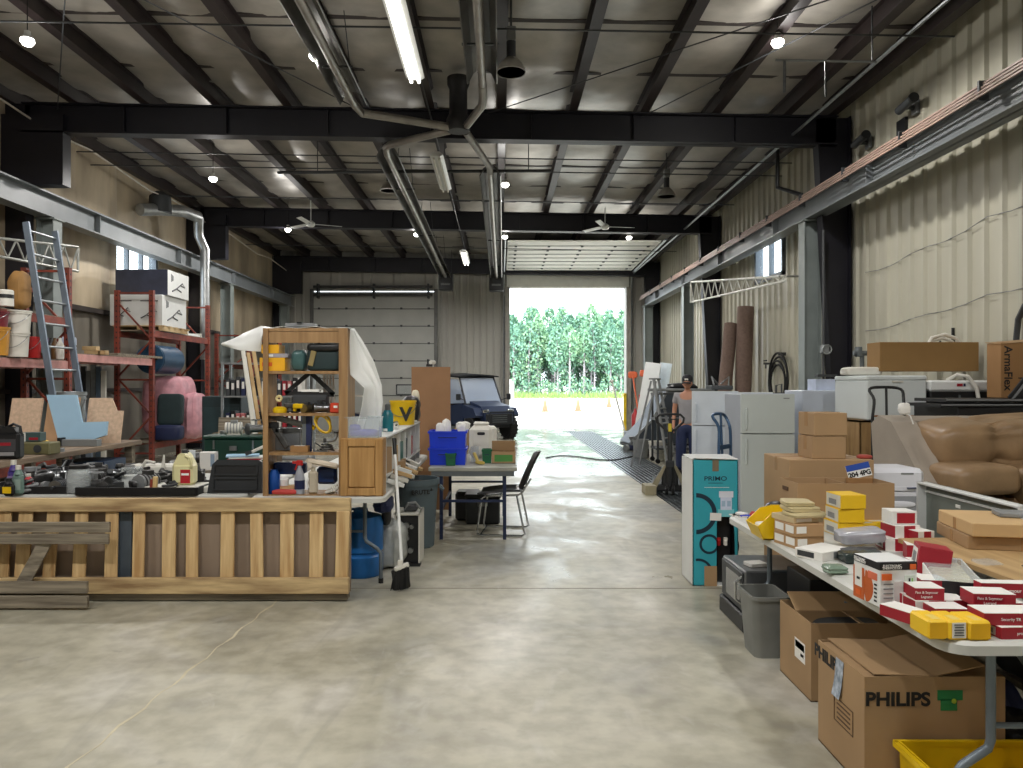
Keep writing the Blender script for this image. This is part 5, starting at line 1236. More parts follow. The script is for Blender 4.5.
# pale lengths leaning behind the chest
for i, (xa, ya, xb, yb, m) in enumerate(((236, 350, 254, 432, OFFW), (241, 352, 260, 432, PINE), (246, 345, 266, 430, PINE), (238, 356, 258, 434, WHITE))):
    Y = 9.1 + .05 * i; p0 = Vector((X_(xa, Y), Y + .25, Z_(ya, Y))); p1 = Vector((X_(xb, Y), Y, Z_(yb, Y))); d = (p1 - p0) / (p0.z - p1.z); base = p1 + d * (p1.z - .0)
    b = MB(); b.bar(p0, base, .045, .02, m); tag(b.build('trim_length', smooth=False), ('white', 'tan', 'knotty tan', 'slim white')[i] + ' trim length leaning in the sheaf behind the green chest', 'trim')
b = MB(); b.bar((X_(228, 6.05), 5.96, Z_(344, 6)), (X_(232, 6.05), 5.99, Z_(344.5, 6)), .03, .03, DGREY, bev=.005); b.cyl((X_(228, 6.05) + .01, 5.96, Z_(344.2, 6)), (SX0 + .1, 6.03, 2.075), .012, DGREY, n=8); tag(b.build('sheet_pole'), 'grey rod holding out the pointed end of the plastic sheeting', 'rod')
# dark shelving with binders and a cabinet in the depth
t = thing('steel_shelving', 'grey steel shelving holding files beyond the sheaf of trim', 'shelving', (-4.1, 13.2, 0))
for sx in (-1, 1):
    for sy in (-1, 1): MB().box((sx * .75, sy * .2, 1.0), (.04, .04, 2.0), GALV).build('post', t)
for z in (.3, .85, 1.4, 1.98): MB().box((0, 0, z), (1.5, .42, .03), MGREY).build('shelf', t)
r = random.Random(5)
for k, z in enumerate((1.415, .865)):
    for i in range(15):
        x = -4.1 - .66 + i * .09; h = r.uniform(.24, .34); m = r.choice((PAPER, BLACK, RED, OFFW, NAVY, DGREY, mat('file_pink', (190, 110, 110), .6)))
        t = thing('binder', ('upper', 'middle')[k] + ' row binder on the grey steel shelving', 'binder', (x, 13.12, z), 0, ('binders on the upper steel shelf', 'binders on the middle steel shelf')[k])
        MB().box((0, 0, h / 2), (.07, .24, h), m, bev=.004).build('cover', t); patch(t, 'F', .07, .24, h, -.3, .3, .4, .8, PAPER, 'spine_label')
carton('storage_crate', 'brown timber box on the floor in front of the steel shelving', -4.2, 12.4, 0, 1.0, .5, .82, 0, mat('box_brown', (104, 84, 60), .7), tape=False, cat='crate')
b = MB(); b.box((-5.0, 13.6, .7), (.7, .5, 1.4), mat('cabinet_dark_teal', (32, 50, 54), .5), bev=.01); b.box((-5.0, 13.345, .95), (.62, .01, .5), mat('cabinet_face', (40, 60, 64), .45)); b.box((-5.0, 13.345, .4), (.62, .01, .48), mat('cabinet_face', (40, 60, 64), .45)); tag(b.build('steel_cabinet'), 'dark teal steel cabinet between the pink bale and the steel shelving', 'cabinet')
b = MB(); b.box((-4.15, 11.6, .55), (.5, .03, 1.1), OLDW, rot=(-.1, 0, 0)); tag(b.build('timber_sheet'), 'brown timber panel standing behind the sheaf of trim', 'panel')
# ================================================================== FAR TABLE AND CHAIR
FT = .755
t = thing('work_table', 'grey topped work table with navy steel legs beside the trash bin', 'table', (X_(471, 7.75) + .02, 8.45, 0))
w0, l0 = .92, 1.5
MB().box((0, 0, FT - .02), (w0, l0, .04), mat('table_top_worn', (176, 176, 166), .45, rgb2=(140, 140, 132), scale=2.5), bev=.006).build('tabletop', t)
NL = mat('leg_navy_steel', (34, 46, 78), .45, .2)
b = MB(); b.box((0, -l0 / 2 + .02, FT - .065), (w0 - .06, .03, .05), GREYP); b.build('apron', t); b = MB(); b.box((0, l0 / 2 - .02, FT - .065), (w0 - .06, .03, .05), GREYP); b.build('apron', t)
for sx in (-1, 1):
    for sy in (-1, 1): MB().box((sx * (w0 / 2 - .13), sy * (l0 / 2 - .06), (FT - .04) / 2), (.035, .035, FT - .04), NL).build('leg', t)
    MB().box((sx * (w0 / 2 - .13), 0, .30), (.025, l0 - .15, .025), NL).build('stretcher', t)
b = MB(); b.box((0, -l0 / 2 + .06, .40), (w0 - .28, .025, .025), NL); b.build('stretcher', t); b = MB(); b.box((0, l0 / 2 - .06, .42), (w0 - .28, .025, .025), NL); b.build('stretcher', t)
# chair
t = thing('stacking_chair', 'black plastic chair with a chrome sled base beside the work table', 'chair', (0.02, 8.15, 0), -.12)
def seatfn(u, v): x = -.24 + .46 * u; y = -.22 + .44 * v; return (x, y, .455 + .03 * (2 * v - 1) ** 2 - .03 * (1 - u) ** 3 + .012 * u)
MB().sheet(seatfn, 10, 8, BLACK, .018).build('seat', t, angle=1.2)
def backfn(u, v):
    z = .50 + .38 * u; y = (-.215 + .43 * v) * (1 - .12 * u ** 3); return (.235 + .13 * u + .04 * u * u - .05 * (1 - (2 * v - 1) ** 2), y, z)
MB().sheet(backfn, 10, 8, BLACK, .018).build('backrest', t, angle=1.2)
for s in (-1, 1):
    b = MB(); b.tube([(.30, s * .22, .56), (.25, s * .235, .47), (.20, s * .24, .44), (-.14, s * .24, .43), (-.19, s * .24, .40), (-.235, s * .25, .06), (-.235, s * .25, .022), (-.20, s * .25, .012), (.24, s * .25, .012), (.275, s * .25, .03), (.26, s * .25, .08), (.19, s * .24, .43)], .011, CHROME, 8); b.build('leg_frame', t)
b = MB(); b.cyl((.0, -.24, .425), (.0, .24, .425), .01, CHROME, n=8); b.cyl((-.2, -.25, .012), (-.2, .25, .012), .01, CHROME, n=8); b.build('crossbar', t)
t = thing('tool_crate', 'dark charcoal lidded crate on the floor below the work table', 'crate', (-.2, 8.75, 0))
b = MB(); b.box((0, 0, .15), (.40, .34, .30), mat('crate_charcoal', (52, 56, 58), .55), bev=.02); b.build('body', t); b = MB(); b.box((0, 0, .32), (.42, .36, .05), BLACK, bev=.015); b.build('lid', t); b = MB(); b.box((0, -.18, .24), (.12, .02, .06), MGREY, bev=.006); b.build('latch', t)
b = MB(); b.box((-.38, 8.95, .17), (.3, .3, .34), BLACK, bev=.03); tag(b.build('dark_case'), 'black case tucked behind the charcoal crate under the table', 'case')
# things on it
def parts_bin(label, x, y, z, w, d, h, m, rz=0, cut=0):
    t = thing('parts_bin', label, 'storage bin', (x, y, z), rz)
    b = MB(); th = .006
    b.box((0, 0, th / 2), (w * .9, d * .9, th), m)
    for s in (-1, 1):
        b.box((s * w * .47, 0, h / 2), (th, d * .94, h), m, rot=(0, s * .05, 0)); b.box((0, s * d * .47, h / 2 * (1 if s > 0 or not cut else .62)), (w * .94, th, h * (1 if s > 0 or not cut else .62)), m, rot=(-s * .05, 0, 0))
    b.build('tub', t, smooth=False)
    b = MB(); b.box((0, -d * .5, h - .012), (w * 1.02, .016, .022), m); b.box((0, d * .5, h - .012), (w * 1.02, .016, .022), m)
    for s in (-1, 1): b.box((s * w * .505, 0, h - .012), (.016, d, .022), m)
    b.build('rim', t, smooth=False)
    b = MB(); b.box((0, -d * .49, h * .5), (w * .5, .01, .02), m); b.box((0, -d * .49, h * .62), (w * .5, .01, .008), NAVY); b.build('card_slot', t, smooth=False)
    return t
parts_bin('royal blue stacking bin at the bottom of the pair on the work table', X_(447.5, 7.95), 8.1, FT, .40, .34, .18, BLUEP)
parts_bin('royal blue stacking bin on top of the pair on the work table', X_(447.5, 7.95), 8.1, FT + .181, .40, .34, .18, BLUEP)
for i, (px, h) in enumerate(((440, .2), (446, .24), (462, .2))):
    b = MB(); crumple(b, (X_(px, 8.1), 8.12 + .04 * i, FT + .24 + h / 2), (.10, .1, h), PAPER, 31 + i, .12, .7, .7); tag(b.build('white_bag'), ('first', 'second, taller', 'third')[i] + ' white bag sticking out of the top blue bin', 'bag')
t = thing('jerry_can', 'white squarish plastic container with a dark badge on the work table', 'container', (X_(481, 8.6), 8.75, FT))
b = MB(); b.box((0, 0, .19), (.28, .24, .38), OFFW, bev=.05); b.box((.12, .02, .2), (.12, .2, .34), OFFW, bev=.03); b.build('body', t); b = MB(); b.box((0, 0, .40), (.18, .14, .04), OFFW, bev=.015); b.build('lid', t)
b = MB(); b.sell((.0, -.122, .29), (.09, .012, .035), .5, .9, BLACK); b.build('badge', t)
for px, y, h, l in ((451, 7.95, .13, 'small green bin standing next to the blue bins'), (487, 8.2, .15, 'green bin behind the open brown carton')):
    parts_bin(l, X_(px, y), y, FT, .1, .16, h, GREEN)
oc = carton('produce_carton', 'small open brown carton lined with green print on the work table', X_(503.5, 8.2), 8.2, FT, .26, .2, .13, 0, CARD, True, [('R', 130, .09), ('B', -20, .12)])
patch(oc, 'F', .26, .2, .13, -.38, .38, .15, .72, mat('leaf_green', (70, 130, 60), .6), 'printed_panel')
b = MB(); crumple(b, (X_(460, 8.9), 9.0, FT + .17), (.22, .2, .34), mat('kraft_bag', (160, 134, 100), .75), 37, .12, .6, .6); crumple(b, (X_(463, 8.9), 8.98, FT + .36), (.16, .16, .1), PAPER, 38, .15); tag(b.build('paper_bag'), 'crumpled brown paper bag with white paper behind the blue bins', 'bag')
b = MB(); b.sell((X_(480, 8.0), 8.0, FT + .02), (.1, .07, .04), .5, .5, mat('ochre', (190, 166, 84), .6), rot=(0, .2, .4)); b.bar((X_(478, 8.0), 8.0, FT + .03), (X_(474, 8.05), 8.05, FT + .12), .03, .02, mat('ochre', (190, 166, 84), .6)); tag(b.build('glove'), 'ochre work glove lying in front of the white container', 'glove')
b = MB(); b.cyl((X_(475, 8.3), 8.3, FT), (X_(475, 8.3), 8.3, FT + .17), .045, CLEAR); tag(b.build('glass_tumbler'), 'clear tumbler by the green bin on the work table', 'tumbler')

# ================================================================== RIGHT SIDE
TX0, TX1, TY0, TY1 = 1.525, 2.24, 2.53, 5.02
plastic_table('long grey white folding table covered with electrical boxes', TX0, TX1, TY0, TY1, TZ, TABM, LEGM, 1, ends=(.085, .26))
def T(px, py):  # point on the table top
    Y = F * (EYE - TZ) / (py - CY); return X_(px, Y), Y
# --- teal water dispenser box
BW, BD, BH = .365, .36, 1.01
t = thing('dispenser_box', 'tall teal printed water dispenser box torn open beside the long table', 'cardboard box', (X_(715.5, 5.97), 5.97 + BD / 2, 0))
b = MB(); b.box((0, 0, .003), (BW, BD, .006), WHITE); b.box((-BW / 2 + .003, 0, BH / 2), (.006, BD, BH), WHITE); b.box((BW / 2 - .003, 0, BH / 2), (.006, BD, BH), WHITE); b.box((0, BD / 2 - .003, BH / 2), (BW, .006, BH), WHITE)
b.build('carton', t, smooth=False)
b = MB()   # front panel with a torn opening low on one side
b.prism([(-BW / 2, 0), (-BW / 2, BH), (BW / 2, BH), (BW / 2, 0), (BW / 2 - .02, 0), (BW / 2 - .022, .06), (BW / 2 - .03, .45), (BW / 2 - .05, .60), (.03, .60), (.01, .50), (.008, .05), (.0, 0)], 'y', -BD / 2, -BD / 2 + .006, TEAL)
b.build('front_panel', t, smooth=False)
b = MB(); b.box((0, BD / 2 - .02, BH / 2), (BW - .02, .006, BH - .02), BLACK); b.box((BW / 2 - .012, 0, .35), (.006, BD - .02, .6), BLACK); b.build('dark_liner', t, smooth=False)
def flapb(c, d, rot): MB().box(c, d, WHITE, rot=rot).build('flap', t, smooth=False)
flapb((0, -.02, BH + .01), (BW + .01, BD * .8, .005), (.05, 0, 0)); flapb((0, -BD / 2 + .01, BH + .008), (BW * .96, .05, .005), (-.2, .03, 0))
for cx, cz, r0, r1, a0, a1 in ((-.155, .58, .13, .165, -90, 90), (-.05, .335, .06, .08, 0, 360), (-.14, .10, .10, .12, -10, 100)):
    n = 28; b = MB()
    for i in range(n):
        a, c = R(a0 + (a1 - a0) * i / n), R(a0 + (a1 - a0) * (i + 1) / n)
        P = [(cx + r * cos(q), cz + r * sin(q)) for r, q in ((r0, a), (r1, a), (r1, c), (r0, c))]
        P = [(max(-BW / 2, min(.008 if p[1] < .6 else 9, p[0])), max(0, p[1])) for p in P]
        b.add([(p[0], -BD / 2 - .0015, p[1]) for p in P] + [(p[0], -BD / 2, p[1]) for p in P], [(0, 1, 2, 3), (7, 6, 5, 4), (0, 4, 5, 1), (1, 5, 6, 2), (2, 6, 7, 3), (3, 7, 4, 0)], INKT)
    b.build('printed_ring', t, smooth=False)
text('PRIMO', .05, INKT, t, (.0, -BD / 2 - .001, .86), sx=1.25, bold=.0005)
b = MB(); b.box((0, -BD / 2 - .0012, .825), (.12, .001, .004), INKT); b.box((.01, -BD / 2 - .0012, .79), (.2, .001, .003), INKW); b.build('rule_line', t, smooth=False)
b = MB(); b.box((.085, -BD / 2 - .0015, .665), (.09, .001, .11), mat('print_lilac', (196, 206, 226), .5)); b.box((.085, -BD / 2 - .0018, .735), (.115, .001, .05), mat('print_lilac2', (214, 220, 232), .5))
for sx in (-1, 1): b.box((.085 + sx * .022, -BD / 2 - .0022, .66), (.03, .001, .045), mat('print_glass', (150, 176, 200), .4))
b.box((.085, -BD / 2 - .0014, .585), (.13, .001, .06), mat('print_pale_teal', (120, 196, 206), .5)); b.build('printed_picture', t, smooth=False)
b = MB(); b.box((.0, -BD / 2 - .002, .965), (.05, .002, .09), mat('tape_brown', (120, 108, 88), .4)); b.build('tape', t, smooth=False); b = MB(); b.box((-.04, -BD / 2 - .004, .08), (.10, .004, .16), CARD); b.build('cardboard_patch', t, smooth=False)
b = MB(); b.box((-.0, -BD / 2 - .004, .555), (.09, .003, .06), PAPER, rot=(0, .05, 0)); b.build('torn_paper', t, smooth=False)
dp_ = thing('water_dispenser', 'dark water dispenser showing red and white taps inside the torn teal box', 'water dispenser', (X_(715.5, 5.97) + .09, 5.97 + BD / 2, .006))
b = MB(); b.box((0, .03, .28), (.14, .26, .56), BLACK, bev=.02); b.build('body', dp_)
for sx, m in ((-1, REDP), (.25, OFFW)):
    b = MB(); b.box((sx * .045 - .005, -.12, .33), (.026, .04, .05), m, bev=.006); b.box((sx * .045 - .005, -.12, .36), (.03, .03, .02), m); b.build('tap', dp_)
# --- things under the table
t = thing('toaster_oven', 'grey microwave oven with a dented door below the far table end', 'oven', (X_(763, 5.1), 5.08, .12), .0)
MW = mat('oven_grey', (110, 112, 114), .35, .5)
b = MB(); b.box((0, 0, .14), (.42, .48, .28), MW, bev=.01); b.build('body', t)
b = MB(); b.box((-.216, 0, .14), (.014, .44, .25), DGREY, bev=.006); b.box((-.224, -.04, .14), (.004, .30, .18), mat('oven_window', (150, 152, 154), .2, .6)); b.build('door', t)
b = MB(); b.tube([(-.22, -.2, .06), (-.26, -.2, .09), (-.26, -.2, .2), (-.22, -.2, .23)], .009, CHROME, 8); b.build('handle', t)
for sx in (-1, 1):
    for sy in (-1, 1): MB().cyl((sx * .17, sy * .2, -.0), (sx * .17, sy * .2, .01), .02, BLACKR).build('foot', t)
b = MB(); b.box((X_(763, 5.1), 5.08, .06), (.46, .52, .12), BLACK, bev=.01); tag(b.build('black_plinth'), 'black box carrying the grey microwave oven', 'box')
pack('flat_carton', 'flat white packet lying on the grey microwave oven', 'packet', X_(752, 5.0) + .02, 4.99, .401, .12, .1, .025, .2, PAPER)
carton('black_tote', 'black plastic tote beneath the middle of the long table', 1.98, 4.42, 0, .42, .34, .50, 0, BLACK, tape=False, cat='tote')
t = thing('waste_basket', 'small grey rectangular waste basket below the long table', 'waste basket', (X_(768, 4.42), 4.5, 0), 0)
b = MB(); WB = mat('basket_grey', (126, 128, 124), .5)
def ring(w, d, z, r=.04):
    P = []
    for cx, cy, a0 in ((w / 2 - r, -d / 2 + r, -90), (w / 2 - r, d / 2 - r, 0), (-w / 2 + r, d / 2 - r, 90), (-w / 2 + r, -d / 2 + r, 180)):
        for i in range(5): a = R(a0 + 22.5 * i); P.append((cx + r * cos(a), cy + r * sin(a), z))
    return P
RS = [ring(.17, .22, 0), ring(.215, .29, .35), ring(.235, .31, .35), ring(.235, .31, .37), ring(.21, .285, .37), ring(.16, .21, .01)]
n = 20; b.add([p for q in RS for p in q], [(k * n + i, k * n + (i + 1) % n, (k + 1) * n + (i + 1) % n, (k + 1) * n + i) for k in range(5) for i in range(n)] + [tuple(range(n - 1, -1, -1)), tuple(range(5 * n, 6 * n))], WB); b.build('body', t)
t2 = carton('moving_carton', 'open brown carton with a green and white label below the long table', 1.585 + .25, 4.0, 0, .5, .42, .40, 0, CARD, True, [('L', -115, .16), ('B', 60, .14), ('F', 178, .1)])
patch(t2, 'L', .5, .42, .40, .0, .32, .40, .66, PAPER, 'shipping_label'); patch(t2, 'L', .5, .42, .402, .02, .30, .54, .63, INKG, 'label_band'); patch(t2, 'L', .5, .42, .402, .18, .28, .46, .5, INKB, 'label_band')
b = MB(); b.sell((0, .0, .30), (.36, .3, .14), .5, .5, DGREY); b.box((.1, .1, .36), (.2, .1, .12), MGREY, rot=(.2, .3, 0), bev=.01); tag(b.build('carton_contents', None, (1.85, 4.0, 0)), 'grey gear heaped inside the open labelled carton', 'gear')
PW, PD, PH = .56, .43, .455
ph = carton('lamp_carton', 'large brown PHILIPS carton at the front of the row below the table', 1.45 + PW / 2, 2.96 + PD / 2, 0, PW, PD, PH, 0, CARD, True, [('L', -78, .2), ('F', -92, .2), ('B', -92, .2), ('R', -88, .24)])
text('PHILIPS', .075, INKB, ph, fpos('F', PW, PD, PH, -.265, .80, .002), FACE['F'], sx=1.08, bold=.0025)
text('PHILIPS', .075, INKB, ph, fpos('L', PW, PD, PH, -.28, .885, .002), FACE['L'], sx=1.08, bold=.0025)
text('LED LIGHTING', .032, INKBR, ph, fpos('F', PW, PD, PH, .08, .34, .002), FACE['F'])
b = MB(); b.box((.06, -PD / 2 - .001, PH * .84), (.1, .002, .04), INKG); b.box((.055, -PD / 2 - .001, PH * .755), (.065, .002, .045), INKG); b.cyl((.075, -PD / 2, PH * .79), (.075, -PD / 2 - .003, PH * .79), .010, mat('dot_lime', (170, 200, 60), .6)); b.build('printed_mark', ph, smooth=False)
b = MB()
for a, c in (((-.03, .17), (.14, .17)), ((-.03, .27), (.14, .27)), ((-.03, .17), (-.03, .27)), ((.14, .17), (.14, .27))):
    b.bar((-PW / 2 - .001, -a[0] + .02, a[1]), (-PW / 2 - .001, -c[0] + .02, c[1]), .002, .004, INKBR)
for k in range(4): b.box((-PW / 2 - .001, -.035, .19 + .02 * k), (.002, .12, .006), INKBR)
b.build('printed_frame', ph, smooth=False)
def lab(u, v): return (-PW / 2 - .003 - .012 * (1 - v) ** 3, .03 - .07 * u + .02 * (1 - v), .28 + .165 * v)
MB().sheet(lab, 4, 8, mat('label_bluish', (190, 200, 214), .5, rgb2=(120, 134, 150), scale=40), .001).build('peeling_label', ph)
parts_bin('yellow plastic tray on the floor in front of the lamp carton', 1.86, 2.80, 0, .60, .27, .215, YELP)
b = MB()
for i in range(5): crumple(b, (2.16 + .01 * i, 3.1 + .22 * i, .13 + .05 * (i % 2)), (.22, .30, .24 + .04 * i), (BLACK, NAVY, DGREY, BLACK, DGREY)[i], 50 + i, .12, .7, .7)
b.build('x'); o = bpy.data.objects['x']; o.name = 'dark_bag'; tag(o, 'dark bags slumped on the floor past the lamp carton', 'bags')
# --- things on the table
x, y = T(771, 541)
t = thing('yellow_bin', 'yellow slant fronted parts bin at the far stretch of the long table', 'storage bin', (X_(781, 4.2), 4.30, TZ), .0)
b = MB(); prof = [(-.095, 0), (.095, 0), (.10, .165), (.02, .165), (-.05, .15), (-.13, .075)]
th = .005
b.prism(prof, 'y', -.10, -.095, YELP); b.prism(prof, 'y', .095, .10, YELP)
b.box((0, 0, .003), (.19, .2, .006), YELP); b.box((.0975, 0, .083), (.006, .2, .165), YELP); b.box((-.113, 0, .038), (.006, .2, .085), YELP, rot=(0, -.42, 0))
b.build('tub', t, smooth=False); b = MB(); b.box((.06, -.105, .155), (.09, .012, .02), YELP); b.box((.06, .105, .155), (.09, .012, .02), YELP); b.box((.1, 0, .16), (.014, .21, .018), YELP); b.build('rim', t, smooth=False)
b = MB(); b.sell((-.04, 0, .05), (.12, .16, .06), .5, .5, OFFW); b.build('contents', t)
def box_at(label, px, py, w, d, h, rz, m, panels=(), texts=(), zoff=0, name='packet', cat='box', pxc=True, bev=.002, group=None, Yadd=0, rot=None):
    """front lower edge centred on photo point (px, py) of the table top"""
    Y = F * (EYE - TZ - zoff) / (py - CY) if zoff else F * (EYE - TZ) / (py - CY)
    Y += Yadd
    return pack(name, label, cat, X_(px, Y), Y + d / 2, TZ + zoff, w, d, h, rz, m, panels, texts, group, bev, rot=rot)
KR = mat('kraft_box', (172, 138, 98), .75, var=.06)
lw = [('L', -.45, -.05, .25, .85, PAPER), ('L', .05, .42, .25, .85, PAPER), ('F', -.46, -.12, .3, .85, PAPER)]
box_at('kraft box at the bottom of the pile beside the yellow bin', 806, 549, .17, .2, .065, .25, KR, lw)
box_at('kraft box second from the bottom beside the yellow bin', 808, 545, .17, .2, .065, .2, KR, lw, zoff=.0662, Yadd=.02) if False else pack('packet', 'kraft box second from the bottom beside the yellow bin', 'box', X_(807, 3.95), 4.06, TZ + .066, .17, .2, .065, .2, KR, lw)
pack('packet', 'kraft box lying third in the pile beside the yellow bin', 'box', X_(806, 3.98), 4.1, TZ + .132, .19, .19, .03, .28, mat('kraft_pale', (196, 178, 140), .7), [('F', -.4, .1, .2, .8, PAPER)])
for i in range(3):
    b = MB(); crumple(b, (X_(808 - 2 * i, 4.0), 4.06 + .02 * i, TZ + .175 + .026 * i), (.2 - .02 * i, .16, .03), mat('pouch_tan', (190, 176, 134), .5), 70 + i, .05, .4, .4, rot=(0, 0, .2 - .15 * i)); tag(b.build('paper_pouch'), ('lowest', 'middle', 'top')[i] + ' tan paper pouch on the kraft box pile', 'pouch')
YP = [('L', -.46, .46, .06, .94, mat('label_silver', (206, 204, 192), .5)), ('L', -.3, .2, .2, .6, MGREY)]
for k, (l, dz) in enumerate((('lowest yellow box of the three high stack before the big open carton', 0), ('middle yellow box of the three high stack before the big open carton', .081), ('top yellow box of the three high stack before the big open carton', .162))):
    pack('yellow_box', l, 'box', X_(849, 4.3) + .004 * k, 4.28 + .09 - .006 * k, TZ + dz, .15, .17, .079, (.06, .02, .07)[k], YEL, YP)
for k, (px, py, l) in enumerate(((869, 531, 'flat yellow box behind the three high yellow stack'), (880, 529, 'smaller flat yellow box beyond the yellow stack'))):
    box_at(l, px, py, .11, .12, .04, .2, YEL, [('T', -.4, .4, .3, .6, mat('label_silver', (206, 204, 192), .5))])
box_at('white printed packet with a square grey mark beside the kraft pile', 829, 560, .22, .16, .045, .55, PAPER, [('F', -.1, .12, .15, .85, MGREY), ('L', -.4, .2, .2, .8, DGREY), ('F', .2, .45, .3, .7, BLACK)])
for i in range(4):
    b = MB(); crumple(b, (X_(850 + 7 * i, 3.72), 3.68 + .07 * (i % 2), TZ + .025), (.14, .12, .05), (mat('pouch_black', (34, 46, 44), .25), DGREY, mat('pouch_green_black', (40, 60, 52), .25), BLACK)[i], 80 + i, .1, .4, .5, rot=(0, 0, .5 * i)); tag(b.build('plastic_pouch'), 'dark glossy pouch in the clump between white packet and thermostat box', 'pouch', 'dark pouches on the long table')
b = MB(); crumple(b, (X_(863, 3.95), 3.98, TZ + .07), (.24, .16, .07), mat('foil_lilac', (180, 182, 190), .25, .2, var=.2), 88, .06, .35, .4, rot=(.0, -.1, -.1)); tag(b.build('foil_pack'), 'silvery lilac foil pack on the clump of dark pouches', 'pack')
b = MB(); crumple(b, (X_(840, 3.4), 3.46, TZ + .02), (.10, .08, .04), mat('pouch_sage', (120, 140, 124), .2), 89, .12, .5, .5); tag(b.build('plastic_pouch'), 'sage green plastic scrap beside the thermostat box', 'pouch')
# the orange and white thermostat box
TW, TD, TH = .155, .18, .175
t = pack('thermostat_box', 'white, orange and black thermostat box standing at the table edge', 'box', X_(878, 2.92) + TW / 2, 2.92 + TD / 2 + .01, TZ, TW, TD, TH, .10, WHITE,
         [('F', -.5, .5, .84, 1.0, INKB, 'black_band'), ('L', -.5, .5, .84, 1.0, INKB, 'black_band'), ('T', -.5, .5, .0, .1, INKB, 'black_band'), ('L', -.5, -.08, .0, .74, mat('print_rust', (190, 92, 40), .5)), ('L', -.44, -.16, .28, .80, PAPER, 'printed_thermostat'), ('L', -.36, -.24, .44, .50, INKB), ('L', -.40, -.2, .08, .2, ORANGE), ('L', .08, .4, .58, .74, mat('print_salmon', (214, 110, 80), .5)),
          ('F', .3, .46, .85, .97, ORANGE), ('F', .16, .44, .45, .72, mat('print_grey_green', (196, 204, 196), .6)), ('F', .25, .30, .5, .66, INKB), ('F', .33, .37, .5, .66, mat('print_green', (120, 180, 90), .6)), ('F', -.46, -.2, .62, .76, ORANGE), ('F', -.15, .1, .12, .6, mat('print_pale_grey', (210, 212, 210), .6))],
         [('L', 'ELECTRONIC', .013, -.2, .945, INKW), ('L', 'THERMOSTAT', .013, -.2, .89, INKW), ('F', 'ELECTRONIC', .013, -.2, .945, INKW), ('F', 'THERMOSTAT', .013, -.2, .89, INKW)])
b = MB()
for k in range(5): b.box((-TW / 2 - .0016, -.062, .02 + .016 * k), (.001, .018, .007), INKB); b.box((-TW * .25, -TD / 2 - .0016, .02 + .018 * k), (.05, .001, .005), MGREY)
b.build('printed_lines', t, smooth=False)
b = MB(); n = 14
for i in range(n):
    a, c = R(-75 + 150 * i / n), R(-75 + 150 * (i + 1) / n); cy, cz = .022, .062
    P = [(cy - r * cos(q), cz + r * sin(q)) for r, q in ((.0, a), (.068, a), (.068, c), (.0, c))]
    P = [(p[0], min(.13, max(.001, p[1]))) for p in P]
    b.add([(-TW / 2 - .0010, p[0], p[1]) for p in P] + [(-TW / 2, p[0], p[1]) for p in P], [(0, 1, 2, 3), (7, 6, 5, 4), (0, 4, 5, 1), (1, 5, 6, 2), (2, 6, 7, 3), (3, 7, 4, 0)], mat('print_rust', (190, 92, 40), .5))
b.build('printed_arc', t, smooth=False)
# red and white breaker boxes
def redbox(label, x, y, z, w, d, h, rz, top=PAPER, front='R', txt=None, rot=None, lab=False, small=False):
    P = [('T', -.5, .5, 0, 1, top)]
    if front == 'W': P += [('F', -.5, .5, 0, 1, PAPER), ('F', -.15, .3, .0, 1, RED)]
    if front == 'B': P += [('F', -.3, .42, .12, .9, RED)]
    if front == 'S': P += [('F', -.42 + .22 * 0, -.26, .1, .9, INKR), ('F', -.5, .5, 0, .08, PAPER)]
    if lab: P += [('L', -.42, .25, .15, .85, PAPER), ('L', -.32, .15, .3, .7, MGREY)]
    tx = []
    if txt:
        n = len(txt)
        for k, s_ in enumerate(txt): tx.append(('F', s_, h * (.30 if n > 1 else .36), -.05 if n == 1 else -.12, (.66, .30)[k] if n > 1 else .5, INKW, .95))
    return pack('breaker_box', label, 'box', x, y, z, w, d, h, rz, (WHITE if front == 'B' else RED), P, tx, rot=rot)
PSL = ['Pass & Seymour', 'Legrand']
redbox('red and white box topping the pile before the brown flat cartons', X_(906, 3.95), 4.02, TZ + .13, .13, .12, .07, -.05, front='B')
redbox('white box with red patch in the middle of that far red pile', X_(905, 3.95), 4.0, TZ + .065, .14, .13, .064, .1, front='W')
redbox('lower box of the far red pile next to the foil pack', X_(902, 3.9), 3.98, TZ, .14, .13, .064, -.1, front='W', lab=True)
redbox('small red and white box squeezed at the end of the far red pile', X_(921, 3.9), 3.95, TZ, .1, .14, .11, .25, front='W')
redbox('red box slipping off the far red pile towards the label box', X_(916, 3.75), 3.74, TZ, .11, .13, .08, -.35)
redbox('big dark red box with a printed square label, tipped on its corner', X_(933, 3.33), 3.36, TZ + .03, .13, .13, .12, -.32, top=RED, lab=True, rot=(0, .14, -.32))
redbox('red box lying underneath the tipped label box', X_(936, 3.42), 3.46, TZ, .17, .15, .055, -.1)
redbox('white topped red box close behind the thermostat box', X_(922, 3.15), 3.2, TZ, .13, .12, .05, .3, front='W')
redbox('white box with a red window beneath the lettered middle box', X_(930, 2.86), 2.89, TZ, .15, .11, .054, .05, front='W')
redbox('long red box lettered Pass and Seymour in the middle cluster', X_(930, 2.84), 2.885, TZ + .055, .108, .10, .046, -.06, txt=PSL)
redbox('striped red and white box beside the yellow trio', X_(953, 2.74), 2.79, TZ, .12, .09, .050, -.04, front='S')
redbox('low red box at the table edge before the thermostat box', X_(914, 2.72), 2.79, TZ, .085, .14, .042, .42, txt=['Legrand'])
redbox('small white topped red box behind the lettered middle box', X_(931, 3.05), 3.06, TZ, .1, .1, .085, -.15, front='R')
redbox('white box with a red end lying behind the low edge box', X_(911, 2.92), 2.97, TZ, .10, .10, .06, .2, front='W', lab=True)
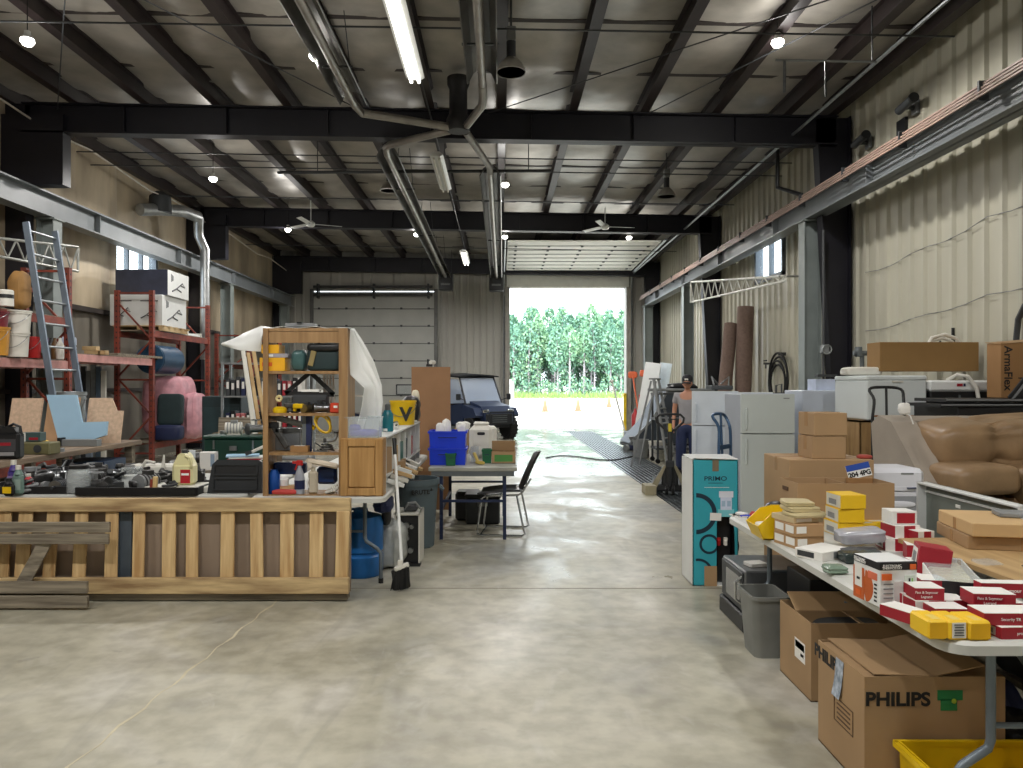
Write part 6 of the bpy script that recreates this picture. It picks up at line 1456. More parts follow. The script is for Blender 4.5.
redbox('flat white and red box wedged between lettered box and tray', X_(953, 2.92), 2.97, TZ, .10, .12, .036, -.2, front='W')
redbox('upright red box standing close behind the striped box', X_(962, 2.84), 2.885, TZ, .07, .06, .05, .1)
redbox('hidden red box supporting the big lettered one by the tray', X_(1003, 2.80), 2.86, TZ, .17, .12, .055, -.02)
redbox('red box peeking over the big lettered one at the frame edge', X_(1008, 2.86), 2.89, TZ + .056, .19, .055, .056, -.08, txt=['Pass & Seymour'])
redbox('big red box lettered Pass and Seymour Legrand by the yellow trio', X_(999, 2.73), 2.795, TZ + .056, .148, .10, .048, -.10, txt=PSL)
redbox('wide red box second from the bottom at the frame edge', X_(1016, 2.57), 2.63, TZ + .042, .20, .10, .042, -.02, txt=['Security TR'])
redbox('wide red box at the bottom of the pile at the frame edge', X_(1026, 2.555), 2.62, TZ, .17, .11, .041, .06, txt=['protect'], lab=True)
# clear topped tray of switch plates
t = thing('plate_tray', 'long white tray of cream switch plates under clear film among the red boxes', 'tray', (1.93, 3.20, TZ + .03), (0.0, 0, -.38))
w0, l0, h0 = .17, .46, .055
b = MB(); b.box((0, 0, .003), (w0, l0, .006), PAPER)
for s in (-1, 1): b.box((s * w0 / 2, 0, h0 / 2), (.006, l0, h0), PAPER); b.box((0, s * l0 / 2, h0 / 2), (w0, .006, h0), BLACK if s < 0 else PAPER)
b.build('tray_body', t, smooth=False)
for i in range(7): b = MB(); b.box((0, -l0 / 2 + .05 + i * .058, h0 * .55), (w0 * .8, .04, .03), mat('plate_cream', (220, 208, 176), .4), bev=.006); b.build('switch_plate', t)
b = MB(); b.box((0, 0, h0 + .002), (w0, l0, .002), CLEAR); b.build('film_cover', t, smooth=False)
box_at('flat grey cardboard packet under the tray of switch plates', 964, 590, .2, .3, .028, -.38, mat('card_grey', (150, 148, 142), .7), Yadd=-.03)
b = MB(); crumple(b, (X_(990, 3.3), 3.32, TZ + .05), (.12, .1, .09), CLEAR, 95, .12); tag(b.build('plastic_wrap'), 'clear plastic wrap bunched beyond the tray of switch plates', 'wrap')
# yellow trio
for k, (px, l) in enumerate(((938.5, 'first yellow box of the trio at the table corner'), (958.5, 'middle yellow box of the trio bearing a printed label'), (980, 'last yellow box of the trio next to the red pile'))):
    t = box_at(l, px, 640 + k * .6, (.070, .070, .078)[k], .12, .068, .02 + .01 * k, YEL, [('F', -.34, .34, .12, .9, PAPER, 'label')] if k == 1 else [('F', -.44, .44, .1, .86, mat('yellow_deep', (222, 170, 20), .4))], bev=.008)
    if k == 1:
        b = MB()
        for q in range(5): b.box((0, -.0615, .018 + q * .009), (.034 - .004 * (q % 2), .002, .003), DGREY)
        b.build('label_print', t, smooth=False)
    patch(t, 'T', .07, .12, .068, -.2, .2, .1, .5, mat('label_faint', (228, 200, 110), .5), 'faded_print')
# small clutter at the far table end
r = random.Random(9)
for i in range(16):
    px, py = 735 + r.uniform(0, 40), 508 + r.uniform(0, 14)
    x, y = T(px, py); x = max(TX0 + .06, min(TX1 - .3, x)); y = min(y, TY1 - .06)
    b = MB(); k = i % 4
    if k == 0: b.box((x, y, TZ + .012), (.07, .05, .024), (MGREY, PAPER, LBLUE, DGREY)[i // 4], rot=(0, 0, r.uniform(0, 3)), bev=.004)
    elif k == 1: b.lathe([(.02, 0), (.022, .03), (.01, .045), (0, .045)], (OFFW, REDP, STEEL, GREYP)[i // 4], 12, (x, y, TZ))
    elif k == 2: b.tube([(x - .04, y, TZ + .008), (x, y + .02, TZ + .008), (x + .04, y - .01, TZ + .012)], .007, (BLACK, STEEL, BLUEP, MGREY)[i // 4], 7)
    else: b.box((x, y, TZ + .004), (.11, .08, .006), (PAPER, OFFW, MGREY, PAPER)[i // 4], rot=(0, 0, r.uniform(0, 3)))
    tag(b.build(('small_case', 'small_bottle', 'hex_key', 'paper_slip')[k]), 'small bit of clutter at the far end of the long table', 'clutter', 'small clutter at the far table end')
t = thing('safety_helmet', 'black helmet like tool with a visor on the far table end', 'helmet', (X_(776, 4.85), 4.84, TZ), .4)
b = MB(); b.lathe([(.085, 0), (.09, .02), (.085, .06), (.06, .1), (.03, .115), (0, .118)], mat('helmet_dark', (44, 46, 54), .35), 24, (0, 0, 0), 1.2, .9); b.build('shell', t)
b = MB(); b.sell((-.12, 0, .015), (.18, .12, .03), .5, .5, BLACK); b.build('visor', t); b = MB(); b.sell((.1, -.01, .06), (.06, .1, .12), .6, .6, BLACK); b.build('ear_pad', t)
# big open carton on the table, with things behind it
oc = carton('open_carton', 'wide open brown carton on the far end of the long table', 1.84 + .30, 4.60 + .15, TZ, .60, .30, .265, 0, CARD, True, [('R', 176, .1)])
b = MB(); b.box((-.303, .04, .21), (.004, .09, .025), INKBR); b.build('hand_hole', oc, smooth=False)
carton('tall_carton', 'tall brown carton standing on the floor behind the open carton', 2.05 + .29, 5.25 + .25, 0, .60, .5, 1.085, 0, CARD, m2=CARDD)
bx = 2.235
for k, l in ((0, 'lower of two brown cartons stacked on the tall carton'), (1, 'upper of two brown cartons stacked on the tall carton')):
    carton('small_carton', l, 2.35 + .006 * k, 5.3 + .14, 1.085 + .164 * k, .24, .26, .16 + .005 * k, .03 * k, CARD)
t = thing('licence_plate', 'blue and white licence plate lying on top of the wide open carton', 'plate', (2.35, 4.875, TZ + .313), (R(78), R(-12), 0))
b = MB(); b.box((0, 0, 0), (.155, .09, .003), WHITE); b.build('plate', t); b = MB(); b.box((0, .025, .002), (.155, .04, .002), INKBL); b.build('blue_band', t)
pack('flat_packet', 'brown packet standing on edge inside the wide open carton below the plate', 'packet', 2.35, 4.865, TZ + .007, .16, .04, .26, 0, CARDD)
text('204 4PG', .042, INKB, t, (0, -.022, .0025), (0, 0, 0), bold=.002)
b = MB(); b.sell((2.62, 5.35, 1.085 + .012), (.1, .08, .03), .6, .6, mat('rag_red', (170, 70, 60), .7)); tag(b.build('red_rag'), 'scrap of red rag on the corner of the tall carton', 'rag')
# brown flat cartons on a second raised bench
t = thing('side_bench', 'plank topped bench just past the long table carrying flat brown cartons', 'bench', (2.62, 3.35, 0), 0)
PLK = mat('plank_tan', (188, 158, 112), .65, scale=3, stretch=(5, .4, 5), rgb2=(156, 126, 84))
b = MB(); b.prism([(-.50, -.85), (.5, -.85), (.5, .58), (-.56, .50)], 'z', .80, .822, PLK); b.build('top', t, smooth=False)
for sx in (-.25, .42):
    for sy in (-.75, .45): MB().box((sx, sy, .40), (.06, .06, .80), OLDW).build('leg', t)
MB().box((.1, -.15, .25), (.72, 1.25, .03), OLDW).build('lower_shelf', t)
BZt = .822
for k, (l, dz, rz, w_, m) in enumerate((('lower flat brown carton on the plank bench', 0, -.2, .66, CARD), ('upper flat brown carton on the plank bench', .067, -.17, .66, CARDL))):
    t = carton('flat_carton', l, 2.62, 3.72 - .02 * k, BZt + dz, w_, .40, .065, rz, m, tape=False)
    b = MB(); b.box((-w_ / 2 - .001, 0, .03), (.002, .03, .058), TAPE); b.build('tape', t, smooth=False); b = MB(); b.box((-.08, -.20 - .001, .03), (.04, .002, .058), TAPE); b.build('tape', t, smooth=False)
MB_ = MB(); MB_.box((2.60, 3.74, BZt + .145), (.19, .13, .022), MGREY, rot=(0, 0, -.3), bev=.004); tag(MB_.build('grey_box'), 'small flat grey box on the upper brown carton', 'box')
b = MB(); b.box((2.66, 3.60, BZt + .1335), (.2, .12, .002), PAPER, rot=(0, 0, -.2)); tag(b.build('paper_sheet'), 'white sheet of paper beside the grey box on the carton', 'paper')
b = MB(); b.box((2.33, 3.17, BZt + .004), (.12, .1, .006), PAPER, rot=(0, 0, .3)); b.box((2.3, 3.2, BZt + .009), (.05, .08, .004), BLACK, rot=(0, 0, .3)); tag(b.build('paper_slip'), 'paper slip with a dark edge at the corner of the plank bench', 'paper')
b = MB(); b.sell((2.72, 3.0, .272 + .11), (.4, .5, .22), .4, .4, mat('amber_tub', (150, 100, 40), .5)); tag(b.build('amber_tub'), 'amber tub on the lower shelf of the plank bench', 'tub')
b = MB(); crumple(b, (2.45, 3.4, .265 + .16), (.3, .5, .3), BLACK, 97, .12, .7, .7); tag(b.build('black_bag'), 'black bag on the lower shelf of the plank bench', 'bag')
# steel pan panel on edge
t = thing('steel_pan', 'white rimmed grey steel pan panel standing on edge before the tan sofa', 'panel', (2.93, 4.66, 0), -.02)
PAN = mat('pan_grey', (126, 134, 128), .45, .1, var=.06); l0, h0 = 1.06, .94
b = MB(); b.box((.03, 0, h0 / 2), (.012, l0, h0), PAN); b.build('plate', t, smooth=False)
b = MB(); b.box((0, 0, h0 - .008), (.07, l0, .016), WHITE, bev=.004); b.box((0, 0, .01), (.07, l0, .02), WHITE)
for s_ in (-1, 1): b.box((0, s_ * (l0 / 2 - .008), h0 / 2), (.07, .016, h0), WHITE)
b.build('rim', t, smooth=False)
b = MB(); b.box((.018, .0, h0 - .062), (.016, l0 - .06, .012), WHITE); b.box((.02, -l0 / 2 + .06, h0 - .07), (.02, .05, .05), WHITE); b.build('inner_flange', t, smooth=False)
b = MB(); b.box((.022, .14, h0 - .11), (.006, .05, .022), INKW, bev=.002); b.build('sticker', t, smooth=False)
# white water cooler
t = thing('water_cooler', 'white water cooler with a grey tray recess behind the open carton', 'water cooler', (X_(893, 5.5), 5.62, 0))
b = MB(); w0 = .40; CLW = mat('cooler_white', (226, 228, 236), .35, var=.03)
b.box((0, 0, .42), (w0, .36, .84), CLW, bev=.015); b.box((0, 0, .92), (w0 + .01, .37, .16), CLW, bev=.03); b.build('body', t)
b = MB(); b.box((0, -.182, .855), (w0 - .04, .01, .035), CLW, bev=.004)
for s in (-1, 1): b.box((s * .1, -.19, .86), (.07, .02, .012), mat('handle_slate', (90, 96, 120), .4), bev=.004)
b.build('tap_ledge', t); b = MB(); b.prism([(-.17, .70), (.17, .70), (.17, .80), (-.17, .80)], 'y', -.184, -.18, mat('recess_grey', (150, 154, 160), .4)); b.sell((0, -.186, .74), (.26, .02, .05), .8, .6, CLW); b.build('drip_recess', t)
b = MB(); b.box((.07, -.186, .965), (.09, .004, .012), MGREY); b.build('badge', t)
# ================================================================== FRIDGES, SOFA AND GOODS ALONG THE RIBBED WALL
def fridge(label, x, y, w, d, h, split, rz, m, ms, handle='left', bow=.02):
    t = thing('refrigerator', label, 'refrigerator', (x, y, 0), rz)
    MB().box((0, .03, h / 2 + .02), (w, d - .06, h - .04), ms, bev=.008).build('body', t)
    for z0, z1 in ((.06, split - .006), (split + .006, h)):
        b = MB(); n = 8
        poly = [(-w / 2, -d / 2 + .06)] + [(-w / 2 + w * i / n, -d / 2 - bow * sin(pi * i / n)) for i in range(n + 1)] + [(w / 2, -d / 2 + .06)]
        b.prism(poly, 'z', z0, z1, m); o = b.build('door', t, angle=.5)
        s = -1 if handle == 'left' else 1
        b = MB(); zz = (z0 + .04, z0 + .30) if z0 > .3 else (z1 - .36, z1 - .05)
        b.box((s * (w / 2 - .045), -d / 2 - bow * .6 - .018, (zz[0] + zz[1]) / 2), (.025, .03, zz[1] - zz[0]), m, bev=.008); b.build('handle', o)
    b = MB(); b.box((0, -d / 2 + .05, .035), (w - .04, .03, .05), DGREY); b.build('kick_plate', t)
    b = MB(); b.box((w / 2 - .1, -d / 2 - bow * .55 - .004, h - .05), (.07, .004, .012), MGREY); b.build('badge', t)
    return t
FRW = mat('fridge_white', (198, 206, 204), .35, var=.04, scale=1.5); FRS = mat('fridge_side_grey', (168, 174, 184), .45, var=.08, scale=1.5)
FRB = mat('fridge_pale_blue', (204, 212, 220), .35, var=.04)
fridge('white refrigerator facing the aisle with its freezer door on top', 3.18, 9.16, .625, .68, 1.50, 1.03, 0, FRW, FRS, 'left', .012)
fridge('white refrigerator with bulging doors next to the man', 2.98, 10.35, .60, .62, 1.52, 1.06, R(-14), FRB, FRW, 'left', .05)
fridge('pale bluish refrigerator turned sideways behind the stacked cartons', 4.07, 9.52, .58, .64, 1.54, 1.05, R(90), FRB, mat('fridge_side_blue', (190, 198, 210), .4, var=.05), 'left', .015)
fridge('white refrigerator hidden between the aisle one and the sideways one', 3.66, 10.6, .6, .6, 1.5, 1.0, 0, FRB, FRW)
# chest freezer on a plywood crate
t = thing('plywood_crate', 'plywood crate with dark openings carrying the chest freezer', 'crate', (4.26, 8.4, 0))
CW_, CD_, CHH = .74, .72, 1.225; PLY = mat('plywood', (160, 128, 84), .7, rgb2=(130, 100, 62), scale=3, stretch=(6, 6, .5))
for s in (-1, 1): MB().box((s * (CW_ / 2 - .08), -CD_ / 2 + .015, CHH / 2), (.16, .03, CHH), PLY).build('post', t); MB().box((s * CW_ / 2, 0, CHH / 2), (.02, CD_, CHH), PLY).build('side_panel', t)
for z in (.12, .86, CHH - .03): MB().box((0, -CD_ / 2 + .02, z), (CW_ - .3, .024, .07), PLY).build('rail', t)
MB().box((0, 0, CHH - .01), (CW_ + .02, CD_, .02), PLY).build('top', t); MB().box((0, 0, .84), (CW_ - .03, CD_ - .05, .02), PLY).build('shelf', t); MB().box((0, CD_ / 2 - .01, CHH / 2), (CW_, .02, CHH), OLDW).build('back_panel', t)
part_at(4.22, 8.28, .85, 1, .3, DSTEEL, BLACK, .5, 'dark motor on the shelf inside the plywood crate')
t = thing('chest_freezer', 'white chest freezer raised on the plywood crate', 'chest freezer', (4.275, 8.4, CHH))
FZ = mat('freezer_white', (206, 212, 212), .4, var=.04, scale=1.2)
MB().box((0, 0, .22), (.64, .78, .43), FZ, bev=.012).build('body', t); MB().box((0, 0, .46), (.65, .79, .055), FZ, bev=.014).build('lid', t)
b = MB(); b.box((.0, -.395, .05), (.5, .004, .02), mat('rust_stain', (150, 110, 80), .8)); b.build('rust_streak', t); b = MB(); b.box((0, -.40, .42), (.12, .02, .02), OFFW, bev=.004); b.build('handle', t)
b = MB(); crumple(b, (4.15, 8.55, CHH + .49 + .05), (.42, .22, .1), OFFW, 61, .06, .4, .4); tag(b.build('folded_tarp'), 'off white folded tarp on the chest freezer lid', 'tarp')
pack('pale_box', 'pale blue grey box on top of the sideways refrigerator', 'box', 4.08, 9.45, 1.541, .26, .2, .14, .1, mat('box_pale_blue', (190, 200, 220), .5), [('T', -.3, .2, .3, .7, PAPER)])
# black appliance with white top + boards + cartons
t = thing('black_stove', 'black fronted stove with a white top beside the chest freezer', 'stove', (4.98, 8.35, 0))
b = MB(); b.box((0, 0, .77), (.66, .62, 1.54), BLACK, bev=.01); b.build('body', t); b = MB(); b.box((0, 0, 1.60), (.68, .64, .12), WHITE, bev=.02); b.build('top', t)
b = MB(); b.box((-.02, -.322, 1.1), (.02, .004, .8), GREYP); b.box((.15, -.322, 1.2), (.3, .008, .4), mat('oven_glass_black', (14, 14, 16), .1)); b.build('front_trim', t); b = MB(); b.box((-.02, -.326, 1.61), (.06, .006, .03), RED); b.box((.03, -.326, 1.61), (.02, .006, .03), NAVY); b.build('badge', t)
b = MB(); b.tube([(4.9, 8.15, 1.665), (4.93, 8.02, 1.72), (5.02, 7.98, 1.70), (5.1, 7.96, 1.58), (5.12, 7.95, 1.42)], .02, OFFW, 10); tag(b.build('white_hose'), 'white hose looping off the stove top', 'hose')
carton('long_carton', 'long brown carton lying across chest freezer and stove', 4.86, 8.57, 1.765, 1.12, .3, .33, 0, mat('card_olive', (136, 104, 60), .8, var=.04), tape=False)
b = MB(); b.tube([(4.98, 8.7, 2.03), (5.05, 8.7, 2.16), (5.2, 8.7, 2.20), (5.34, 8.7, 2.15), (5.42, 8.7, 2.0), (5.43, 8.7, 1.6), (5.43, 8.7, .0)], .022, OFFW, 10); b.tube([(5.0, 8.74, 2.03), (5.08, 8.74, 2.13), (5.2, 8.74, 2.16), (5.31, 8.74, 2.12), (5.38, 8.74, 1.98)], .018, OFFW, 10); tag(b.build('white_conduit'), 'pale conduit arching over the long brown carton by the wall', 'conduit')
carton('black_cabinet', 'low black steel cabinet under the stack of dark boards', 4.9, 7.4, 0, 1.15, .75, 1.40, 0, BLACK, tape=False, cat='cabinet')
for k, (l, dx, dz, rz) in enumerate((('lower dark board with a pale edge lying on the black cabinet', 0, 0, .05), ('upper dark board lying on the black cabinet', .12, .045, -.06))):
    b = MB(); b.box((0, 0, .016), (1.25, .6, .03), BLACK); b.box((0, -.3, .022), (1.24, .012, .012), MGREY); tag(b.build('dark_board', None, (4.75 + dx, 7.32, 1.402 + dz), (0, 0, rz), smooth=False), l, 'board')
t = carton('pipe_insulation_carton', 'brown ArmaFlex pipe insulation carton standing by the wall', 5.28, 7.64, 1.48, .42, .22, .56, 0, CARDD, tape=False)
text('ArmaFlex', .115, INKB, t, (-.14, -.112, .30), (pi / 2, R(90), 0), bold=.002)
b = MB(); b.box((.03, -.112, .2), (.13, .003, .012), INKB); b.box((.12, -.112, .44), (.05, .003, .05), INKBR); b.build('printed_bar', t, smooth=False)
b = MB(); b.box((0, 0, .575), (.44, .24, .006), CARD, rot=(.1, -.08, 0)); b.build('flap', t, smooth=False)
b = MB(); b.bar((5.02, 7.28, 1.45), (5.36, 7.3, 1.86), .02, .14, BLACK, bev=.004); b.bar((5.0, 7.26, 1.47), (5.34, 7.28, 1.88), .014, .02, MGREY); tag(b.build('black_board'), 'black panel with a pale edge propped up slanting in front of the insulation carton', 'panel')
b = MB(); b.box((5.38, 7.12, 1.56), (.24, .1, .22), mat('carton_red_white', (176, 60, 50), .6), bev=.004); b.box((5.38, 7.068, 1.6), (.2, .004, .1), PAPER); b.box((5.26, 7.12, 1.56), (.004, .08, .18), PAPER); tag(b.build('printed_box'), 'red and white printed box by the slanting black panel', 'box')
b = MB(); b.tube([(5.44, 7.84, .0), (5.44, 7.84, 2.1), (5.42, 7.78, 2.3), (5.36, 7.6, 2.42), (5.28, 7.4, 2.45)], .03, DGREY, 10); tag(b.build('bent_pipe'), 'dark bent pipe standing against the ribbed wall at the frame edge', 'pipe')
# tan sofa up on a skid
t = thing('timber_skid', 'timber skid raising the tan sofa off the floor', 'skid', (4.42, 6.2, 0))
for i in range(5): MB().box((0, -.4 + .2 * i, .30), (2.0, .12, .03), OLDW).build('board', t)
for x in (-.85, 0, .85): MB().box((x, 0, .14), (.1, .95, .28), OLDW).build('block', t)
t = thing('sofa', 'tan leather sofa with plump rolled cushions heaped along the wall side', 'sofa', (4.42, 6.2, .316), .03)
b = MB(); b.box((0, .1, .22), (2.05, .8, .40), LEATH, bev=.05); b.build('base', t)
b = MB(); b.box((0, .42, .62), (2.0, .2, .80), LEATHG, rot=(-.12, 0, 0), bev=.05); b.build('back', t)
b = MB(); b.prism([(-.46, .0), (.40, .0), (.50, .95), (.38, 1.03), (.18, .98), (-.30, .50), (-.44, .42)], 'x', -1.08, -.86, LEATHG); b.build('arm', t, angle=.3)
b = MB(); b.prism([(-.46, .0), (.40, .0), (.50, .95), (.38, 1.03), (.18, .98), (-.30, .50), (-.44, .42)], 'x', .86, 1.08, LEATHG); b.build('arm', t, angle=.3)
def pil(d, e1, e2, k, seam=None):
    """plump cushion: creases run in from the seams and corners"""
    def f(v):
        u, w = v.x / d[0], v.z / d[2]
        cr_ = 0
        for q in range(7):
            x0 = -.46 + .92 * ((q * .618 + k * .37) % 1); cr_ += math.exp(-((u - x0 - .05 * w) / .012) ** 2) * (.35 + .65 * abs(math.sin(3 * q + k)))
        g = 1 - .045 * cr_ * (.3 + 1.4 * abs(w))
        if seam is not None: g *= 1 - .17 * math.exp(-((u - seam) / .018) ** 2) - .05 * math.exp(-((u - seam) / .07) ** 2) * (1 + sin(40 * w + 3 * u))
        return (v.x, v.y * g, v.z * g + .02 * d[2] * sin(7 * u + k))
    return f
d = (1.95, .56, .42)
b = MB(); b.sell((.10, .08, .83), d, .45, .30, LEATH, (.12, -.03, 0), 120, 32, pil(d, 0, 0, 1, -.25)); bc = b.build('back_cushion', t, angle=1.5)
d = (.54, .56, .24)
b = MB(); b.sell((-.70, -.26, .56), d, .42, .38, LEATH, (0, -.06, .05), 64, 22, pil(d, 0, 0, 2)); b.build('seat_cushion', t, angle=1.5)
d = (1.02, .62, .34)
b = MB(); b.sell((.10, -.30, .49), d, .45, .36, LEATH, (0, .02, .02), 80, 22, pil(d, 0, 0, 3, .18)); b.build('seat_cushion', t, angle=1.5)
b = MB(); b.box((-.05, -.36, .33), (1.75, .06, .16), LEATH, bev=.02); b.build('front_rail', t)
b = MB(); b.sell((.98, -.05, 1.06), (.34, .3, .14), .3, .3, mat('tweed_strip', (140, 116, 88), .8, rgb2=(90, 70, 52), scale=40)); b.build('arm_cushion', t)
b = MB(); crumple(b, (3.44, 6.33, 1.41), (.10, .05, .10), PAPER, 64, .15, .7, .7); b.tube([(3.44, 6.33, 1.38), (3.48, 6.31, 1.35), (3.5, 6.3, 1.28)], .006, PAPER, 6); tag(b.build('paper_tag'), 'white paper tag tied to the sofa back', 'tag')
# hand trucks
def hand_truck(label, x, y, rz, h, m, w=.3):
    t = thing('hand_truck', label, 'hand truck', (x, y, 0), rz)
    b = MB(); pts = [(-w / 2, 0, .12), (-w / 2, 0, h - .28), (-w / 2 + .02, .01, h - .12), (-w / 2 + .0, .06, h - .02), (-.02, .06, h), (w / 2, .06, h - .02), (w / 2, .01, h - .12), (w / 2, 0, h - .28), (w / 2, 0, .12)]
    b.tube(pts[:2] + cr(pts[1:-1], 4)[1:-1] + pts[-2:], .014, m, 10); b.build('frame', t)
    for z in (.35, .7, 1.05): MB().box((0, 0, z), (w, .012, .04), m).build('crossbar', t)
    b = MB(); b.cyl((0, .0, .35), (0, .04, h), .012, m, n=8); b.build('centre_post', t)
    b = MB(); b.box((0, -.12, .012), (w + .06, .26, .012), m); b.build('toe_plate', t)
    for s in (-1, 1):
        q = MB(); q.cyl((s * (w / 2 + .03), .07, .12), (s * (w / 2 + .08), .07, .12), .12, BLACKR, n=20); wo = q.build('wheel', t)
        q = MB(); q.cyl((s * (w / 2 + .025), .07, .12), (s * (w / 2 + .085), .07, .12), .05, MGREY, n=14); q.build('hub', wo)
    b = MB(); b.cyl((-w / 2 - .05, .07, .12), (w / 2 + .05, .07, .12), .012, DGREY); b.build('axle', t)
    return t
hand_truck('black hand truck standing upright before the plywood crate', 3.68, 7.05, 0, 1.59, BLACK)
hand_truck('blue grey hand truck leaning beside the teal dispenser box', 2.04, 6.75, R(50), 1.35, mat('truck_blue', (60, 88, 120), .4, .3), .26)
# pallet jack
t = thing('pallet_jack', 'black pallet jack parked on the drain with its loop handle upright', 'pallet jack', (2.49, 10.9, 0), R(-13))
PJ = mat('jack_black', (30, 32, 34), .45); PJT = mat('jack_tan', (150, 142, 116), .55); GRIP = mat('grip_black', (24, 24, 26), .5)
for s in (-1, 1):
    b = MB(); b.box((s * .2, .75, .08), (.16, 1.2, .06), PJ, bev=.01); b.box((s * .2, 1.38, .07), (.12, .1, .05), PJ, bev=.01); b.build('fork', t)
    b = MB(); b.prism([(s * .05, .42), (s * .09, .42), (s * .30, .07), (s * .30, .02), (s * .22, .02)], 'y', .02, .06, PJT); b.build('side_plate', t, smooth=False)
    b = MB(); b.cyl((s * .045 - .02, -.02, .085), (s * .045 + .02, -.02, .085), .085, BLACKR, n=20); wo = b.build('steer_wheel', t); b = MB(); b.cyl((s * .045 - .023, -.02, .085), (s * .045 + .023, -.02, .085), .04, STEEL, n=14); b.build('hub', wo)
b = MB(); b.box((0, .1, .09), (.56, .12, .10), PJ, bev=.015); b.box((0, .12, .25), (.24, .16, .3), PJ, bev=.02); b.build('chassis', t)
b = MB(); b.cyl((0, .0, .12), (0, .0, .45), .05, PJ); b.box((0, .02, .45), (.12, .14, .1), PJ, bev=.01); b.build('pump', t)
b = MB(); b.cyl((0, 0, .45), (0, .04, .95), .036, PJ); b.build('tiller', t)
b = MB(); b.tube([(-.02, .04, .92), (-.10, .04, .98), (-.19, .04, 1.06), (-.20, .04, 1.12), (-.15, .04, 1.17), (0, .04, 1.18), (.15, .04, 1.17), (.20, .04, 1.12), (.19, .04, 1.06), (.10, .04, .98), (.02, .04, .92)], .018, GRIP, 10); b.build('loop_handle', t)
b = MB(); b.box((0, .02, .98), (.05, .04, .12), mat('jack_yellow', (200, 180, 50), .5), bev=.006); b.cyl((0, .04, 1.0), (0, .04, 1.18), .014, PJ); b.box((.05, .03, 1.1), (.08, .015, .015), PJ); b.build('release_lever', t)
b = MB(); b.box((2.2, 10.98, .07), (.16, .3, .14), PJT, bev=.006); tag(b.build('wood_block'), 'pale wood block on the floor beside the pallet jack', 'wood block')

# ================================================================== THE MAN
def skin(pts, edges, roots, extra=(), voxel=.012, name='body', m=SKIN, parent=None):
    bm = bmesh.new(); lay = bm.verts.layers.skin.verify(); vs = []
    for i, (co, r) in enumerate(pts):
        v = bm.verts.new(co); v[lay].radius = r if isinstance(r, tuple) else (r, r); v[lay].use_root = i in roots; vs.append(v)
    for a, c in edges: bm.edges.new((vs[a], vs[c]))
    me = bpy.data.meshes.new('s'); bm.to_mesh(me); bm.free()
    o = bpy.data.objects.new('s', me); COL.objects.link(o)
    o.modifiers.new('k', 'SKIN'); q = o.modifiers.new('u', 'SUBSURF'); q.levels = 2; q.render_levels = 2
    bpy.context.view_layer.update(); dg = bpy.context.evaluated_depsgraph_get()
    me2 = bpy.data.meshes.new_from_object(o.evaluated_get(dg)); bpy.data.objects.remove(o)
    bm = bmesh.new(); bm.from_mesh(me2)
    for e in extra:      # ellipsoids: head, nose, ears
        t_ = MB(); t_.sell(e[0], e[1], 1, 1, m, e[2] if len(e) > 2 else None, 24, 16)
        base = [bm.verts.new(v) for v in t_.v]
        for f in t_.f:
            try: bm.faces.new([base[k] for k in f])
            except ValueError: pass
    bmesh.ops.remove_doubles(bm, verts=bm.verts, dist=1e-5); bm.to_mesh(me2); bm.free()
    o = bpy.data.objects.new('s', me2); COL.objects.link(o)
    r = o.modifiers.new('r', 'REMESH'); r.mode = 'VOXEL'; r.voxel_size = voxel; r.use_smooth_shade = True
    sm = o.modifiers.new('sm', 'SMOOTH'); sm.factor = .5; sm.iterations = 3
    bpy.context.view_layer.update(); dg = bpy.context.evaluated_depsgraph_get()
    me3 = bpy.data.meshes.new_from_object(o.evaluated_get(dg)); bpy.data.objects.remove(o)
    me3.materials.clear(); me3.materials.append(m)
    me3.polygons.foreach_set('use_smooth', [True] * len(me3.polygons))
    o = bpy.data.objects.new(name, me3); COL.objects.link(o)
    if parent is not None: o.parent = parent
    return o
man = thing('person', 'man in dark cap, grey t-shirt and navy work trousers beside the bulging fridge, looking down', 'person', (3.28, 13.0, 0), R(-22))
P = [((0, 0, .95), (.15, .11)), ((0, 0, 1.10), (.14, .10)), ((0, -.01, 1.27), (.16, .11)), ((0, .0, 1.40), (.15, .09)), ((0, -.01, 1.50), .055), ((0, -.035, 1.57), .05)]
E = [(0, 1), (1, 2), (2, 3), (3, 4), (4, 5)]
def addp(co, r, par): P.append((co, r)); E.append((par, len(P) - 1)); return len(P) - 1
for s in (-1, 1):
    k = addp((s * .19, .0, 1.42), .055, 3); k = addp((s * .235, .035, 1.14), .042, k); k = addp((s * .235, -.06 if s < 0 else -.02, .91), .027, k); k = addp((s * .232, -.085 if s < 0 else -.03, .85), (.022, .036), k)
    h = P[k][0]
    k = addp((s * .09, 0, .86), .085, 0); k = addp((s * .11, -.015, .49), .055, k); k = addp((s * .115, .02, .10), .036, k); k = addp((s * .13, -.15, .035), .03, k)
